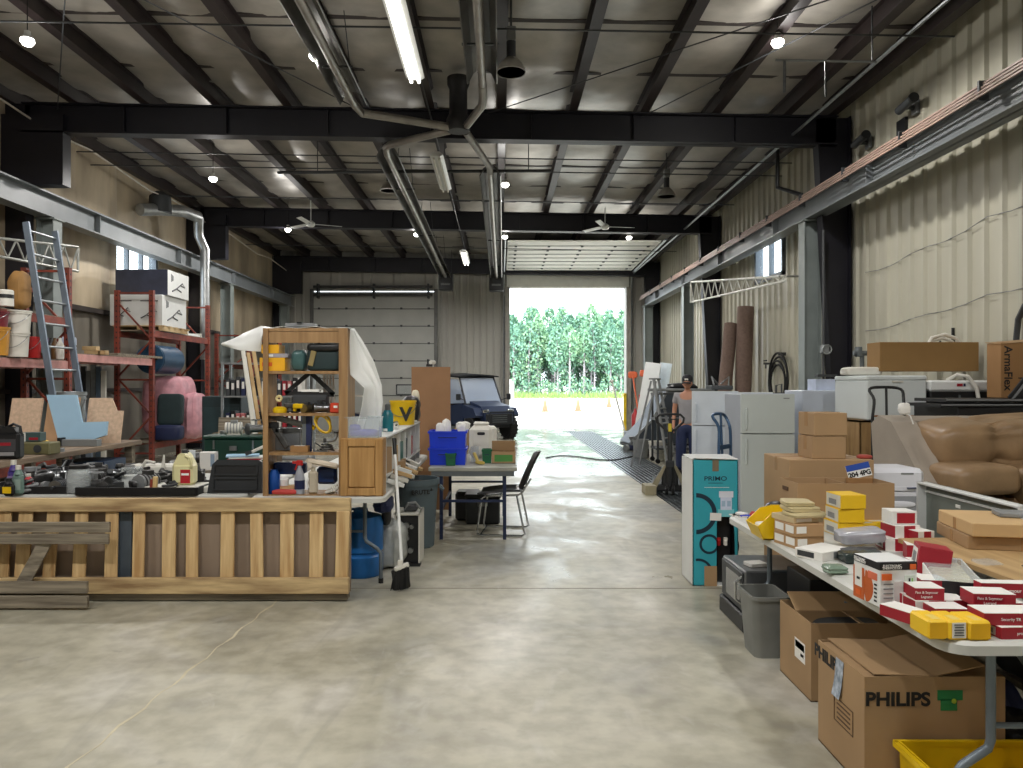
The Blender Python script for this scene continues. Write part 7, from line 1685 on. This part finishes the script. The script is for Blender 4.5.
    # fingers: own chains rooted inside the palm
roots = {0}
for s in (-1, 1):
    hy = -.085 if s < 0 else -.03
    for i in range(4):
        L_ = (.062, .072, .068, .054)[i]; y0 = hy - .028 + .019 * i
        a = len(P); P.append(((s * .232, y0, .85), .009)); roots.add(a)
        P.append(((s * .236, y0 - .003, .815), .009)); P.append(((s * .230, y0 - .006, .815 - L_ * .5), .0085)); P.append(((s * .216, y0 - .008, .815 - L_ * .88), .0075))
        E += [(a, a + 1), (a + 1, a + 2), (a + 2, a + 3)]
    a = len(P); P.append(((s * .23, hy - .015, .875), .010)); roots.add(a); P.append(((s * .222, hy - .05, .85), .010)); P.append(((s * .214, hy - .062, .815), .0085)); E += [(a, a + 1), (a + 1, a + 2)]
hd = (0, -.06, 1.645)
ex = [(hd, (.155, .195, .235), (.38, 0, 0)), ((0, -.10, 1.575), (.10, .10, .09)), ((0, -.168, 1.61), (.03, .045, .05), (.38, 0, 0)), ((-.077, -.045, 1.63), (.025, .05, .07)), ((.077, -.045, 1.63), (.025, .05, .07)), ((0, -.152, 1.567), (.055, .02, .02)), ((-.033, -.148, 1.638), (.04, .02, .016)), ((.033, -.148, 1.638), (.04, .02, .016))]
skin(P, E, roots, ex, .0085, 'body', SKIN, man)
b = MB()
for s in (-1, 1): b.sell((s * .033, -.150, 1.632), (.024, .016, .014), 1, 1, INKW, None, 12, 8); b.sell((s * .033, -.158, 1.631), (.01, .006, .01), 1, 1, INKB, None, 10, 6)
b.build('eye', man)
HAIR = mat('hair_dark', (48, 38, 32), .7)
b = MB(); b.sell((0, -.035, 1.655), (.166, .19, .17), 1, 1, HAIR, (.3, 0, 0)); b.v = [(v[0], max(v[1], -.10 + .0 * v[2]), v[2]) for v in b.v]; b.build('hair', man)
SHIRT = mat('shirt_grey', (150, 148, 152), .8, var=.08, bump=.1); TROUS = mat('trousers_navy', (30, 42, 78), .75, var=.12, bump=.15)
Q = [((0, 0, .87), (.175, .135)), ((0, 0, 1.08), (.158, .118)), ((0, -.012, 1.27), (.175, .125)), ((0, .0, 1.40), (.16, .105)), ((0, -.005, 1.455), (.08, .07)), ((-.19, 0, 1.425), .07), ((-.222, .02, 1.26), .062), ((.19, 0, 1.425), .07), ((.222, .02, 1.26), .062)]
skin(Q, [(0, 1), (1, 2), (2, 3), (3, 4), (3, 5), (5, 6), (3, 7), (7, 8)], {0}, (), .012, 'shirt', SHIRT, man)
Q = [((0, 0, 1.0), (.155, .12)), ((0, 0, .92), (.165, .125))]; EE = [(0, 1)]
for s in (-1, 1):
    a = len(Q); Q += [((s * .097, 0, .84), .118), ((s * .114, -.015, .49), .102), ((s * .120, .015, .10), .09)]; EE += [(1, a), (a, a + 1), (a + 1, a + 2)]
skin(Q, EE, {1}, (), .012, 'trousers', TROUS, man)
for s in (-1, 1):
    b = MB(); b.sell((s * .122, -.05, .055), (.105, .29, .12), .5, .6, mat('boot_dark', (42, 36, 32), .5)); b.lathe([(.055, 0), (.055, .1), (.05, .14)], mat('boot_dark', (42, 36, 32), .5), 16, (s * .118, .02, .06)); b.box((s * .122, -.05, .012), (.1, .28, .024), BLACKR, bev=.008); b.build('boot', man)
CAPM = mat('cap_black', (28, 30, 36), .7)
b = MB(); b.sell((0, -.055, 1.70), (.185, .215, .17), .8, 1, CAPM, (.35, 0, 0)); b.v = [(v[0], v[1], max(v[2], 1.665 + (v[1] + .06) * .38)) for v in b.v]; b.build('cap', man)
def brim(u, v): x = (-.075 + .15 * u); q = 1 - (2 * u - 1) ** 2; return (x, -.14 - v * (.05 + .045 * q), 1.655 - .025 * v - .012 * (1 - q) - .0)
MB().sheet(brim, 10, 5, CAPM, .006).build('cap_brim', man); b = MB(); b.box((0, -.163, 1.70), (.06, .006, .03), INKW, rot=(.5, 0, 0)); b.build('cap_badge', man)

# ================================================================== GOODS NEAR THE FAR DOOR
# wall goods
b = MB()
for k in range(4):
    r_ = .47 - .025 * k; b.tube([(5.38 + .03 * (k % 2), 14.4 + r_ * cos(a) + .03 * k, 1.75 + r_ * sin(a) - .05 * k) for a in [2 * pi * i / 36 for i in range(36)]], .022, BLACKR, 8, closed=True)
b.box((5.46, 14.4, 2.2), (.14, .06, .06), DGREY); tag(b.build('hose_coil'), 'black hose coil hung on the ribbed wall by the window', 'hose')
def lean(label, name, cat, p0, p1, r, m): b = MB(); b.cyl(p0, p1, r, m, n=18); b.cyl(Vector(p1), Vector(p1) + (Vector(p1) - Vector(p0)).normalized() * .01, r * .6, BLACK, n=14); return tag(b.build(name), label, cat)
BRN = mat('carpet_brown', (116, 96, 86), .85, var=.12, scale=20)
lean('upright brown carpet roll against the ribbed wall', 'carpet_roll', 'carpet roll', (5.05, 15.6, 0.0), (5.2, 15.75, 3.25), .17, BRN)
lean('slanted brown carpet roll leaning beside the upright one', 'carpet_roll', 'carpet roll', (4.5, 15.35, 0.03), (4.95, 15.95, 2.9), .14, BRN)
t = jib('pale lattice jib tapering along the ribbed wall under the window', (4.72, 18.4, Z_(282, 18.4)), (4.76, 12.4, Z_(276, 12.4)), .50, .08, mat('jib_white', (206, 206, 198), .5), 12)
for y in (18.2, 15.4, 12.6):
    b = MB(); zc = Z_(282, 18.4) + (Z_(276, 12.4) - Z_(282, 18.4)) * (18.4 - y) / 6.0; b.cyl((4.72, y, zc), (5.52, y, zc), .018, JM, n=8); b.build('bracket', t)
t = thing('fire_pipe', 'thin pipe with a valve running up beside the tapered frame column', 'pipe', (0, 0, 0))
b = MB(); b.tube([(5.0, 11.5, 0), (5.0, 11.5, 4.0)], .02, DGREY, 8); b.build('riser', t); b = MB(); b.box((5.0, 11.46, 2.15), (.12, .1, .14), MGREY, bev=.02); b.tube([(5.0 + .07 * cos(a), 11.38, 2.15 + .07 * sin(a)) for a in [2 * pi * i / 14 for i in range(14)]], .01, GALV, 6, closed=True); b.build('valve', t); b = MB(); b.box((5.02, 11.45, 1.75), (.3, .1, .04), DGREY); b.build('bracket', t)
t = thing('pipe_vise', 'grey pipe bracket sticking out of the ribbed wall above the chest freezer', 'bracket', (5.36, 10.4, 2.05))
b = MB(); b.cyl((.17, 0, .0), (-.42, 0, .0), .035, GREYP); b.box((-.35, 0, .02), (.06, .12, .14), GREYP, bev=.01); b.build('arm', t); b = MB(); b.cyl((-.3, 0, -.02), (-.3, 0, -.55), .03, GREYP); b.cyl((-.12, .1, -.02), (-.12, .1, -.5), .025, GREYP); b.build('drop_pipe', t)
for k, (z, s_, l) in enumerate(((2.42, .05, 'slack grey cable strung low along the ribbed wall'), (3.30, .07, 'slack grey cable strung higher along the ribbed wall'))):
    pipe(l, [(5.50, 11.2 - .4 * i, z - s_ * abs(sin(i * .9)) + .03 * i) for i in range(18)], .005, MGREY, 6, 'wall_cable', 'cable')
b = MB(); b.cyl((5.5, 9.3, 2.06), (5.3, 9.3, 2.06), .015, DGREY, n=8); b.tube([(5.3, 9.3, 2.06), (5.28, 9.1, 2.07), (5.3, 8.95, 2.13)], .012, DGREY, 6); b.box((5.48, 9.0, 2.15), (.03, .02, .3), BLACK); tag(b.build('wall_hook'), 'dark bent hook on the ribbed wall above the long carton', 'hook')
for k, (y, z, l) in enumerate(((14.95, 2.03, 'small wall tap on the ribs beside the carpet rolls'), (13.1, 2.08, 'small wall tap on the ribs above the hose coil'))):
    b = MB(); b.cyl((5.52, y, z), (5.3, y, z), .022, DSTEEL, n=10); b.box((5.33, y, z + .06), (.03, .14, .03), DSTEEL, bev=.006); b.cyl((5.34, y, z), (5.34, y, z - .1), .016, DSTEEL, n=8); tag(b.build('wall_tap'), l, 'tap')
b = MB(); b.box((3.05, 10.35, 1.54 + .03), (.30, .3, .06), DGREY, bev=.01)
for s in (-1, 1): b.tube([(3.05 + s * .1, 10.25, 1.6), (3.05 + s * .12, 10.3, 1.72), (3.05 + s * .02, 10.35, 1.62)], .012, STEEL, 6)
tag(b.build('sheave_rack'), 'dark tool tray with steel loops on the bulging fridge', 'tray')
b = MB(); b.tube([(3.45, 9.3, 1.502), (3.45, 9.3, 1.6), (3.52, 9.3, 1.62), (3.52, 9.3, 1.502)], .012, DGREY, 6); b.box((3.485, 9.3, 1.508), (.12, .08, .012), DGREY); tag(b.build('small_clamp'), 'small dark clamp standing on the aisle refrigerator', 'clamp')
# heap of scrap and cleaning gear by the open door
t = thing('dump_hopper', 'dark slanted steel hopper standing in the scrap by the open bay door', 'hopper', (3.95, 18.6, 0), .1)
HOP = mat('hopper_dark', (62, 70, 80), .5, .3, var=.15)
b = MB(); b.prism([(-.85, .18), (.55, .18), (.65, 1.45), (.1, 1.5), (-.3, .75)], 'y', -.5, .5, HOP); b.build('tub', t, smooth=False); b = MB(); b.box((-.1, 0, .12), (1.5, .9, .08), BLACK); b.build('base', t)
for sx in (-1, 1):
    for sy in (-1, 1): MB().cyl((sx * .6 - .1, sy * .4, 0), (sx * .6 - .1, sy * .4, .1), .05, BLACKR).build('caster', t)
b = MB(); b.bar((-.85, -.5, .2), (-.3, -.5, .75), .03, .05, MGREY); b.bar((-.3, -.5, .75), (.1, -.5, 1.5), .03, .05, MGREY); b.build('edge_trim', t)
r = random.Random(33)
for i in range(30):
    u = r.random(); x = 3.25 + .55 * u + r.uniform(-.15, .15); y = 17.2 + 4.0 * u + r.uniform(-.6, .6)
    part_at(max(3.2, x), y, 0, r.choice((0, 1, 2, 3, 4)) + 6 * r.randint(0, 2), r.uniform(.24, .5), r.choice((STEEL, DSTEEL, GALV, MGREY, NAVY, OFFW)), r.choice((STEEL, DGREY, GALV)), r.uniform(0, 6), 'glinting metal scrap on the floor by the open bay door', 'scrap by the open bay door')
for k, (p0, p1, m, l) in enumerate((((4.3, 22.5, 0), (4.1, 23.0, 1.9), mat('broom_orange', (226, 110, 70), .5), 'orange broom pole leaning by the open bay door jamb'), ((4.5, 22.6, 0), (4.5, 23.2, 1.95), mat('broom_orange', (226, 110, 70), .5), 'second orange pole, straighter, by the bay door jamb'),
        ((4.1, 21.2, 0), (4.1, 21.5, 1.3), REDP, 'red cylinder pole at the edge of the scrap'), ((3.6, 21.0, 0), (3.2, 21.3, 1.7), OFFW, 'pale slanted pole beyond the dark hopper'))):
    b = MB(); b.cyl(p0, p1, .025 if k != 2 else .09, m, n=10); b.sell((p1[0], p1[1], p1[2]), (.3, .08, .22) if k < 2 else (.1, .1, .1), .6, .6, m); tag(b.build('broom_pole'), l, 'pole')
b = MB(); b.lathe([(.1, 0), (.11, .02), (.11, .7), (.05, .8), (.03, .9), (0, .9)], REDP, 18, (4.0, 22.0, 0)); tag(b.build('gas_cylinder'), 'red gas cylinder upright amid the scrap', 'cylinder')
for k, (x, w_, l) in enumerate(((4.1, .45, 'white sheet leaning on the wall above the dark hopper'), (4.5, .34, 'pale blue white sheet leaning next to the white one'))):
    b = MB(); b.box((0, 0, .9), (w_, .03, 1.8), (WHITE, mat('sheet_pale', (200, 212, 220), .4))[k], rot=(-.1, .14, 0)); tag(b.build('leaning_sheet', None, (x, 20.6 + .2 * k, .42), (0, 0, -.5)), l, 'sheet')
b = MB(); b.box((4.2, 20.7, .15), (1.4, .8, .3), DGREY, bev=.02); tag(b.build('low_crate'), 'low dark crate under the leaning white sheets', 'crate')
# step ladder behind the man
t = thing('step_ladder', 'grey step ladder standing open between man and hopper', 'ladder', (3.02, 14.5, 0), R(60))
for s in (-1, 1):
    b = MB(); b.bar((s * .26, -.35, 0), (s * .14, -.02, 1.72), .03, .05, MGREY); b.build('rail', t); b = MB(); b.bar((s * .24, .4, 0), (s * .14, .03, 1.68), .025, .035, MGREY); b.build('rear_leg', t)
for i in range(5): f = (i + 1) / 6; MB().box((0, -.35 + .33 * f, 1.72 * f), (.50 - .22 * f, .08, .02), MGREY).build('step', t)
MB().box((0, 0, 1.72), (.32, .14, .03), MGREY, bev=.006).build('top_cap', t)
t = thing('tool_cart', 'dark steel cart with a long bar handle behind the man', 'cart', (3.75, 15.4, 0))
for z in (.3, .9, 1.42): MB().box((0, 0, z), (1.15, .6, .04), DGREY).build('shelf', t)
for sx in (-1, 1):
    for sy in (-1, 1): MB().box((sx * .54, sy * .27, .74), (.04, .04, 1.4), DGREY).build('post', t); MB().cyl((sx * .54, sy * .27 - .02, .05), (sx * .54, sy * .27 + .02, .05), .05, BLACKR).build('wheel', t)
b = MB(); b.cyl((-.75, -.3, 1.5), (.6, -.3, 1.5), .03, MGREY); b.cyl((-.55, -.3, 1.42), (-.55, -.3, 1.5), .02, MGREY); b.cyl((.5, -.3, 1.42), (.5, -.3, 1.5), .02, MGREY); b.build('handle', t)
b = MB(); crumple(b, (3.75, 15.4, 1.44 + .1), (.6, .4, .2), BLACK, 66, .12, .7, .7); tag(b.build('black_tarp'), 'black tarp bundled on the dark steel cart', 'tarp')
for k, (x, y, h, m) in enumerate(((3.35, 15.9, .95, OFFW), (3.1, 16.4, .8, MGREY))):
    bucket(('off white pail on the floor near the dark steel cart', 'grey pail on the floor behind the off white pail')[k], x, y, 0, .17, .4, m)
b = MB(); b.tube(cr([(1.0 + .36 * i, 16.2 + .5 * sin(i * 1.3), .014) for i in range(8)]), .012, BLACKR, 8); tag(b.build('water_hose'), 'black water hose snaking over the wet floor by the drain', 'hose')

# ================================================================== SIDE BY SIDE VEHICLE
t = thing('utility_vehicle', 'dark blue side by side utility vehicle parked at the ribbed pier, windscreen forward', 'utility vehicle', (-.80, 22.6, 0), R(33))
UB = mat('buggy_navy', (44, 56, 84), .35, .2, var=.06); UK = mat('buggy_black', (34, 37, 42), .5)
def wheel(x, y, r_=.34, w_=.26):
    q = MB(); n = 28; q.lathe([(.17, -w_ / 2), (r_ - .04, -w_ / 2), (r_, -w_ / 2 + .04), (r_, w_ / 2 - .04), (r_ - .04, w_ / 2), (.17, w_ / 2)], BLACKR, n)
    for i in range(18): a = 2 * pi * i / 18; q.box((r_ * cos(a), r_ * sin(a), 0), (.03, .05, w_ * .9), BLACKR, rot=(0, 0, a))
    o = q.build('wheel', t, (x, y, r_), (0, pi / 2, 0))
    q = MB(); q.lathe([(0, -.09), (.06, -.09), (.17, -.11), (.17, .11), (.06, .09), (0, .09)], GREYP, 20); q.build('rim', o)
for x in (-.62, .62):
    for y in (-.98, .98): wheel(x, y)
b = MB(); b.box((0, 0, .42), (1.1, 2.5, .14), UK, bev=.02); b.build('chassis', t)
b = MB(); b.prism([(-1.42, .55), (-1.40, .80), (-1.18, .98), (-.55, 1.12), (-.55, .5), (-1.30, .45)], 'x', -.48, .48, UB)
for s in (-1, 1): b.prism([(-1.35, .72), (-1.2, .92), (-.6, 1.02), (-.55, .8), (-.66, .62), (-1.3, .66)], 'x', s * .48 if s > 0 else -.74, .74 if s > 0 else -.48, UB)
b.build('hood', t, smooth=False)
b = MB(); b.box((0, -1.43, .62), (.9, .05, .30), UK, bev=.02)
for i in range(4): b.box((0, -1.46, .53 + .06 * i), (.5, .02, .02), GREYP)
b.tube([(-.45, -1.46, .45), (-.45, -1.56, .5), (-.4, -1.58, .82), (.4, -1.58, .82), (.45, -1.56, .5), (.45, -1.46, .45)], .022, UK, 8); b.build('grille', t)
for s in (-1, 1): b = MB(); b.sell((s * .42, -1.36, .84), (.22, .1, .10), .5, .6, CHROME); b.build('headlight', t)
for s in (-1, 1):
    b = MB(); b.prism([(-.55, .42), (.35, .42), (.42, .95), (-.45, 1.05)], 'x', s * .66 - .03, s * .66 + .03, UB); b.build('door', t)
    b = MB(); b.tube([(s * .64, -.60, 1.02), (s * .60, -.18, 1.82), (s * .60, .52, 1.86), (s * .64, .72, 1.0), (s * .64, .75, .6)], .028, UK, 10); b.build('roll_bar', t)
    b = MB(); b.box((s * .30, .32, .82), (.46, .46, .14), BLACK, bev=.04); b.box((s * .30, .52, 1.15), (.46, .12, .6), BLACK, rot=(-.15, 0, 0), bev=.04); b.build('seat', t)
    b = MB(); b.cyl((s * .66, -.55, 1.15), (s * .82, -.60, 1.2), .012, UK, n=8); b.box((s * .88, -.60, 1.24), (.16, .05, .18), UK, bev=.02); b.build('mirror', t)
b = MB(); b.tube([(-.6, -.18, 1.82), (.6, -.18, 1.82)], .026, UK, 8); b.build('cross_bar', t); b = MB(); b.tube([(-.6, .52, 1.86), (.6, .52, 1.86)], .026, UK, 8); b.build('cross_bar', t); b = MB(); b.tube([(-.64, -.60, 1.02), (.64, -.6, 1.02)], .03, UK, 8); b.build('cross_bar', t)
def roof(u, v): return (-.70 + 1.4 * u, -.32 + 1.02 * v, 1.86 + .05 * sin(pi * u) + .05 * v)
MB().sheet(roof, 8, 8, UK, .04).build('roof', t)
WS = glass('windscreen', (200, 214, 236), .04, .42)
b = MB(); b.add([(-.6, -.60, 1.05), (.6, -.60, 1.05), (.57, -.19, 1.80), (-.57, -.19, 1.80), (-.6, -.59, 1.05), (.6, -.59, 1.05), (.57, -.18, 1.80), (-.57, -.18, 1.80)], [(0, 1, 2, 3), (7, 6, 5, 4), (0, 4, 5, 1), (1, 5, 6, 2), (2, 6, 7, 3), (3, 7, 4, 0)], WS); b.build('windscreen', t, smooth=False)
for s in (-1, 1):
    b = MB(); b.prism([(-.5, 1.06), (.60, 1.02), (.52, 1.78), (-.14, 1.76)], 'x', s * .62 - .004, s * .62 + .004, WS); b.build('side_window', t, smooth=False)
b = MB(); b.cyl((-.3, -.38, 1.02), (-.3, -.12, 1.12), .02, BLACK); b.tube([(-.3 + .15 * cos(a), -.1 + .05 * sin(a), 1.14 + .14 * sin(a)) for a in [2 * pi * i / 16 for i in range(16)]], .016, BLACK, 8, closed=True); b.build('steering_wheel', t)
b = MB(); b.box((0, 1.1, .86), (1.3, .9, .05), UK)
for s in (-1, 1): b.box((s * .63, 1.1, 1.0), (.05, .9, .28), UB, bev=.01)
b.box((0, 1.54, 1.0), (1.3, .05, .28), UB, bev=.01); b.box((0, .66, 1.0), (1.3, .05, .28), UB, bev=.01); b.build('cargo_bed', t)
b = MB(); b.box((-1.55, 25.2, .5), (.3, .5, 1.0), MGREY, bev=.02); tag(b.build('grey_locker'), 'short grey locker against the ribbed pier behind the vehicle', 'locker')
# ================================================================== OUTDOORS
GRV = mat('gravel_pale', (214, 210, 200), .9, rgb2=(180, 176, 164), scale=.6, detail=9)
b = MB(); b.box((5, 26.6 + 80, -.12), (180, 160, .2), GRV); struct('ground', b, smooth=False)
b = MB(); b.box((2.4, 27.0, -.008), (6, .9, .03), mat('apron_concrete', (170, 170, 164), .6)); struct('path', b, smooth=False)
r = random.Random(12)
GRS = mat('grass_green', (110, 150, 76), .8, rgb2=(140, 160, 90), scale=2)
b = MB()
for i in range(2600):
    x = r.uniform(-16, 34); y = r.uniform(84, 96); h = r.uniform(.25, .9); a = r.uniform(0, 6)
    dx, dy = .1 * cos(a), .1 * sin(a); tx, ty = r.uniform(-.15, .15), r.uniform(-.15, .15)
    b.add([(x - dx, y - dy, -.02), (x + dx, y + dy, -.02), (x + tx, y + ty, h), (x + dy * .4, y - dx * .4, -.02)], [(0, 1, 2), (1, 3, 2), (3, 0, 2)], GRS)
o = b.build('grass', smooth=False); tag(o, 'rough green grass along the foot of the trees', 'grass', kind='stuff')
HAZY_LEAF = [mat('leaf_%d' % i, c, .7, rgb2=c2, scale=.8) for i, (c, c2) in enumerate((((142, 182, 146), (104, 148, 124)), ((160, 194, 148), (120, 164, 132)), ((132, 172, 150), (98, 142, 126))))]  # pale bluish tones put the distance haze into the leaf colour
BARK = mat('bark_pale', (206, 198, 204), .8, rgb2=(160, 152, 158), scale=3)
def tree_meshes(kind, seed):
    q = random.Random(seed); H = q.uniform(8.4, 10.6)
    tr = MB(); tr.tube([(0, 0, -.1), (q.uniform(-.15, .15), q.uniform(-.1, .1), H * .4), (q.uniform(-.25, .25), q.uniform(-.2, .2), H * .93)], [.13, .10, .03], BARK, 8)
    for i in range(16):
        z = H * (q.uniform(.25, .9)); a = q.uniform(0, 6.28); L_ = q.uniform(.6, 1.3) * (1.1 - z / H * .6)
        tr.tube([(0, 0, z), (L_ * .5 * cos(a), L_ * .5 * sin(a), z + L_ * .35), (L_ * cos(a), L_ * sin(a), z + L_ * .75)], [.035, .025, .008], BARK, 5)
    lf = MB(); z0 = (.52, .10, .34)[kind]; N_ = (620, 1300, 900)[kind]
    for i in range(N_):
        f = q.random() ** .8; z = H * (z0 + (1 - z0) * f); env = (sin(pi * (.12 + .86 * f)) ** .7) * (1.15, 1.7, 1.4)[kind]
        a = q.uniform(0, 6.28); rad = env * math.sqrt(q.uniform(.15, 1)); x, y = rad * cos(a), rad * sin(a)
        s = q.uniform(.12, .30); n_ = Euler((q.uniform(0, 6), q.uniform(0, 6), q.uniform(0, 6))).to_matrix()
        c = Vector((x, y, z + q.uniform(-.2, .2)))
        V = [c + n_ @ Vector(p) for p in ((-s, 0, 0), (-s * .3, s * .5, s * .12), (s, 0, 0), (-s * .2, -s * .5, s * .1))]
        lf.add(V, [(0, 1, 2), (0, 2, 3)], HAZY_LEAF[(kind + i % 2) % 3])
    return tr, lf
PROT = []
for k in range(6):
    kind = k % 3
    tr, lf = tree_meshes(kind, 100 + k)
    t = thing('forest_tree', '', 'tree', (0, 0, 0), 0, 'trees beyond the gravel yard')
    tr.build('trunk', t); lf.build('foliage', t, smooth=False, fix=False); PROT.append(t)
used = set()
KL = ('slender pale trunked tree with a thin high crown beyond the gravel yard', 'dense green tree leafed to the ground beyond the gravel yard', 'mid green tree with half bare trunk beyond the gravel yard')
pos = []
for row, (y, n_) in enumerate(((97, 24), (100, 26), (103.5, 26), (107, 26), (111, 26))):
    for i in range(n_):
        x = -12 + 44 * (i + r.uniform(.1, .9)) / n_
        pos.append((x, y + r.uniform(-1.2, 1.2), row))
for (x, y, row) in pos:
    mid = 5 < x < 13
    k = (r.choice((0, 3, 2, 5)) if mid else r.choice((1, 4, 2, 5))) if row < 2 else r.choice((1, 1, 4, 4, 2, 5))
    p = PROT[k]
    if k in used: o = dup(p)
    else: o = p; used.add(k)
    s = r.uniform(.88, 1.12) * (1 + .03 * row)
    o.location = (x, y, 0); o.rotation_euler = (0, 0, r.uniform(0, 6.28)); o.scale = (s * 1.1, s * 1.1, s); o['label'] = KL[k % 3]
for k in range(6):
    if k not in used:
        for ch in list(PROT[k].children): bpy.data.objects.remove(ch)
        bpy.data.objects.remove(PROT[k])
b = MB()
for i in range(9000):
    x = r.uniform(-14, 34); y = r.uniform(94.5, 102); hmax = 2.4 + .9 * sin(x * .9) + .6 * sin(x * 2.3 + 1); z = r.random() * max(.6, hmax)
    s = r.uniform(.12, .28); n_ = Euler((r.uniform(0, 6), r.uniform(0, 6), r.uniform(0, 6))).to_matrix(); c = Vector((x, y, z))
    V = [c + n_ @ Vector(p) for p in ((-s, 0, 0), (0, s * .5, 0), (s, 0, 0), (0, -s * .5, 0))]
    b.add(V, [(0, 1, 2, 3)], HAZY_LEAF[i % 3])
o = b.build('undergrowth', smooth=False, fix=False); tag(o, 'bushy green undergrowth along the forest edge', 'undergrowth', kind='stuff')
def cone(x, y, label):
    t = thing('traffic_cone', label, 'traffic cone', (x, y, -.02))
    CO = mat('cone_orange', (236, 110, 80), .6)
    b = MB(); b.box((0, 0, .03), (.46, .46, .05), CO, bev=.01); b.build('base', t); b = MB(); b.lathe([(.18, .05), (.04, .75), (.03, .76), (0, .76)], CO, 20); b.build('body', t); b = MB(); b.lathe([(.128, .30), (.092, .48)], INKW, 20); b.build('band', t)
cone(X_(545, 44), 44, 'orange traffic cone on the gravel yard, on the vehicle side'); cone(X_(578, 45), 45, 'orange traffic cone on the gravel yard, in line with the drain'); cone(X_(609, 52), 52, 'orange traffic cone on the gravel yard, on the jamb side')
t = thing('white_tank', 'white tank standing out on the gravel beyond the ribbed pier', 'tank', (X_(505, 50), 50, -.02))
b = MB(); b.lathe([(.55, 0), (.6, .05), (.6, 1.7), (.4, 1.95), (0, 2.0)], WHITE, 24); b.build('shell', t); b = MB(); b.cyl((0, 0, 1.98), (0, 0, 2.1), .2, MGREY); b.build('cap', t)
# ================================================================== LIGHT, OUTDOORS, CAMERA
w = bpy.data.worlds.new('Sky'); SC.world = w; w.use_nodes = True
bg = w.node_tree.nodes['Background']; bg.inputs[0].default_value = (.86, .94, 1, 1); bg.inputs[1].default_value = SKYS
def point(loc, W, r=.1, col=(1, .97, .93)):
    l = bpy.data.lights.new('lamp_light', 'SPOT'); l.energy = W; l.shadow_soft_size = r; l.color = col; l.spot_size = R(172); l.spot_blend = .25
    o = bpy.data.objects.new('lamp_light', l); COL.objects.link(o); o.location = loc; return o
sun = bpy.data.lights.new('sun_light', 'SUN'); sun.energy = SUNS; sun.angle = .01; sun.color = (1, .96, .9)
so = bpy.data.objects.new('sun_light', sun); COL.objects.link(so); so.rotation_euler = Euler((R(38), 0, R(-28)))
for (x, y, z, wt) in LAMPS:
    point((x, y, z - .12), wt)
    up = bpy.data.lights.new('lamp_spill', 'POINT'); up.energy = wt * .16; up.shadow_soft_size = .1; up.color = (1, .97, .93)
    uo = bpy.data.objects.new('lamp_spill', up); COL.objects.link(uo); uo.location = (x, y, z - .12)
cam = bpy.data.cameras.new('camera'); co = bpy.data.objects.new('camera', cam); COL.objects.link(co)
co.location = (0, 0, EYE); co.rotation_euler = (pi / 2, 0, 0)
cam.sensor_fit = 'HORIZONTAL'; cam.sensor_width = 36; cam.lens = 36 * F / 1023; cam.shift_x = 11.5 / 1023; cam.clip_end = 400
SC.camera = co
SC.view_settings.view_transform = 'Standard'; SC.view_settings.look = 'None'; SC.view_settings.gamma = 1
SC.view_settings.use_curve_mapping = False; SC.view_settings.exposure = EXPO
SC.cycles.max_bounces = 6; SC.cycles.diffuse_bounces = 4; SC.cycles.glossy_bounces = 3; SC.cycles.transparent_max_bounces = 12
SC.cycles.sample_clamp_indirect = 6.0; SC.cycles.caustics_reflective = False; SC.cycles.caustics_refractive = False
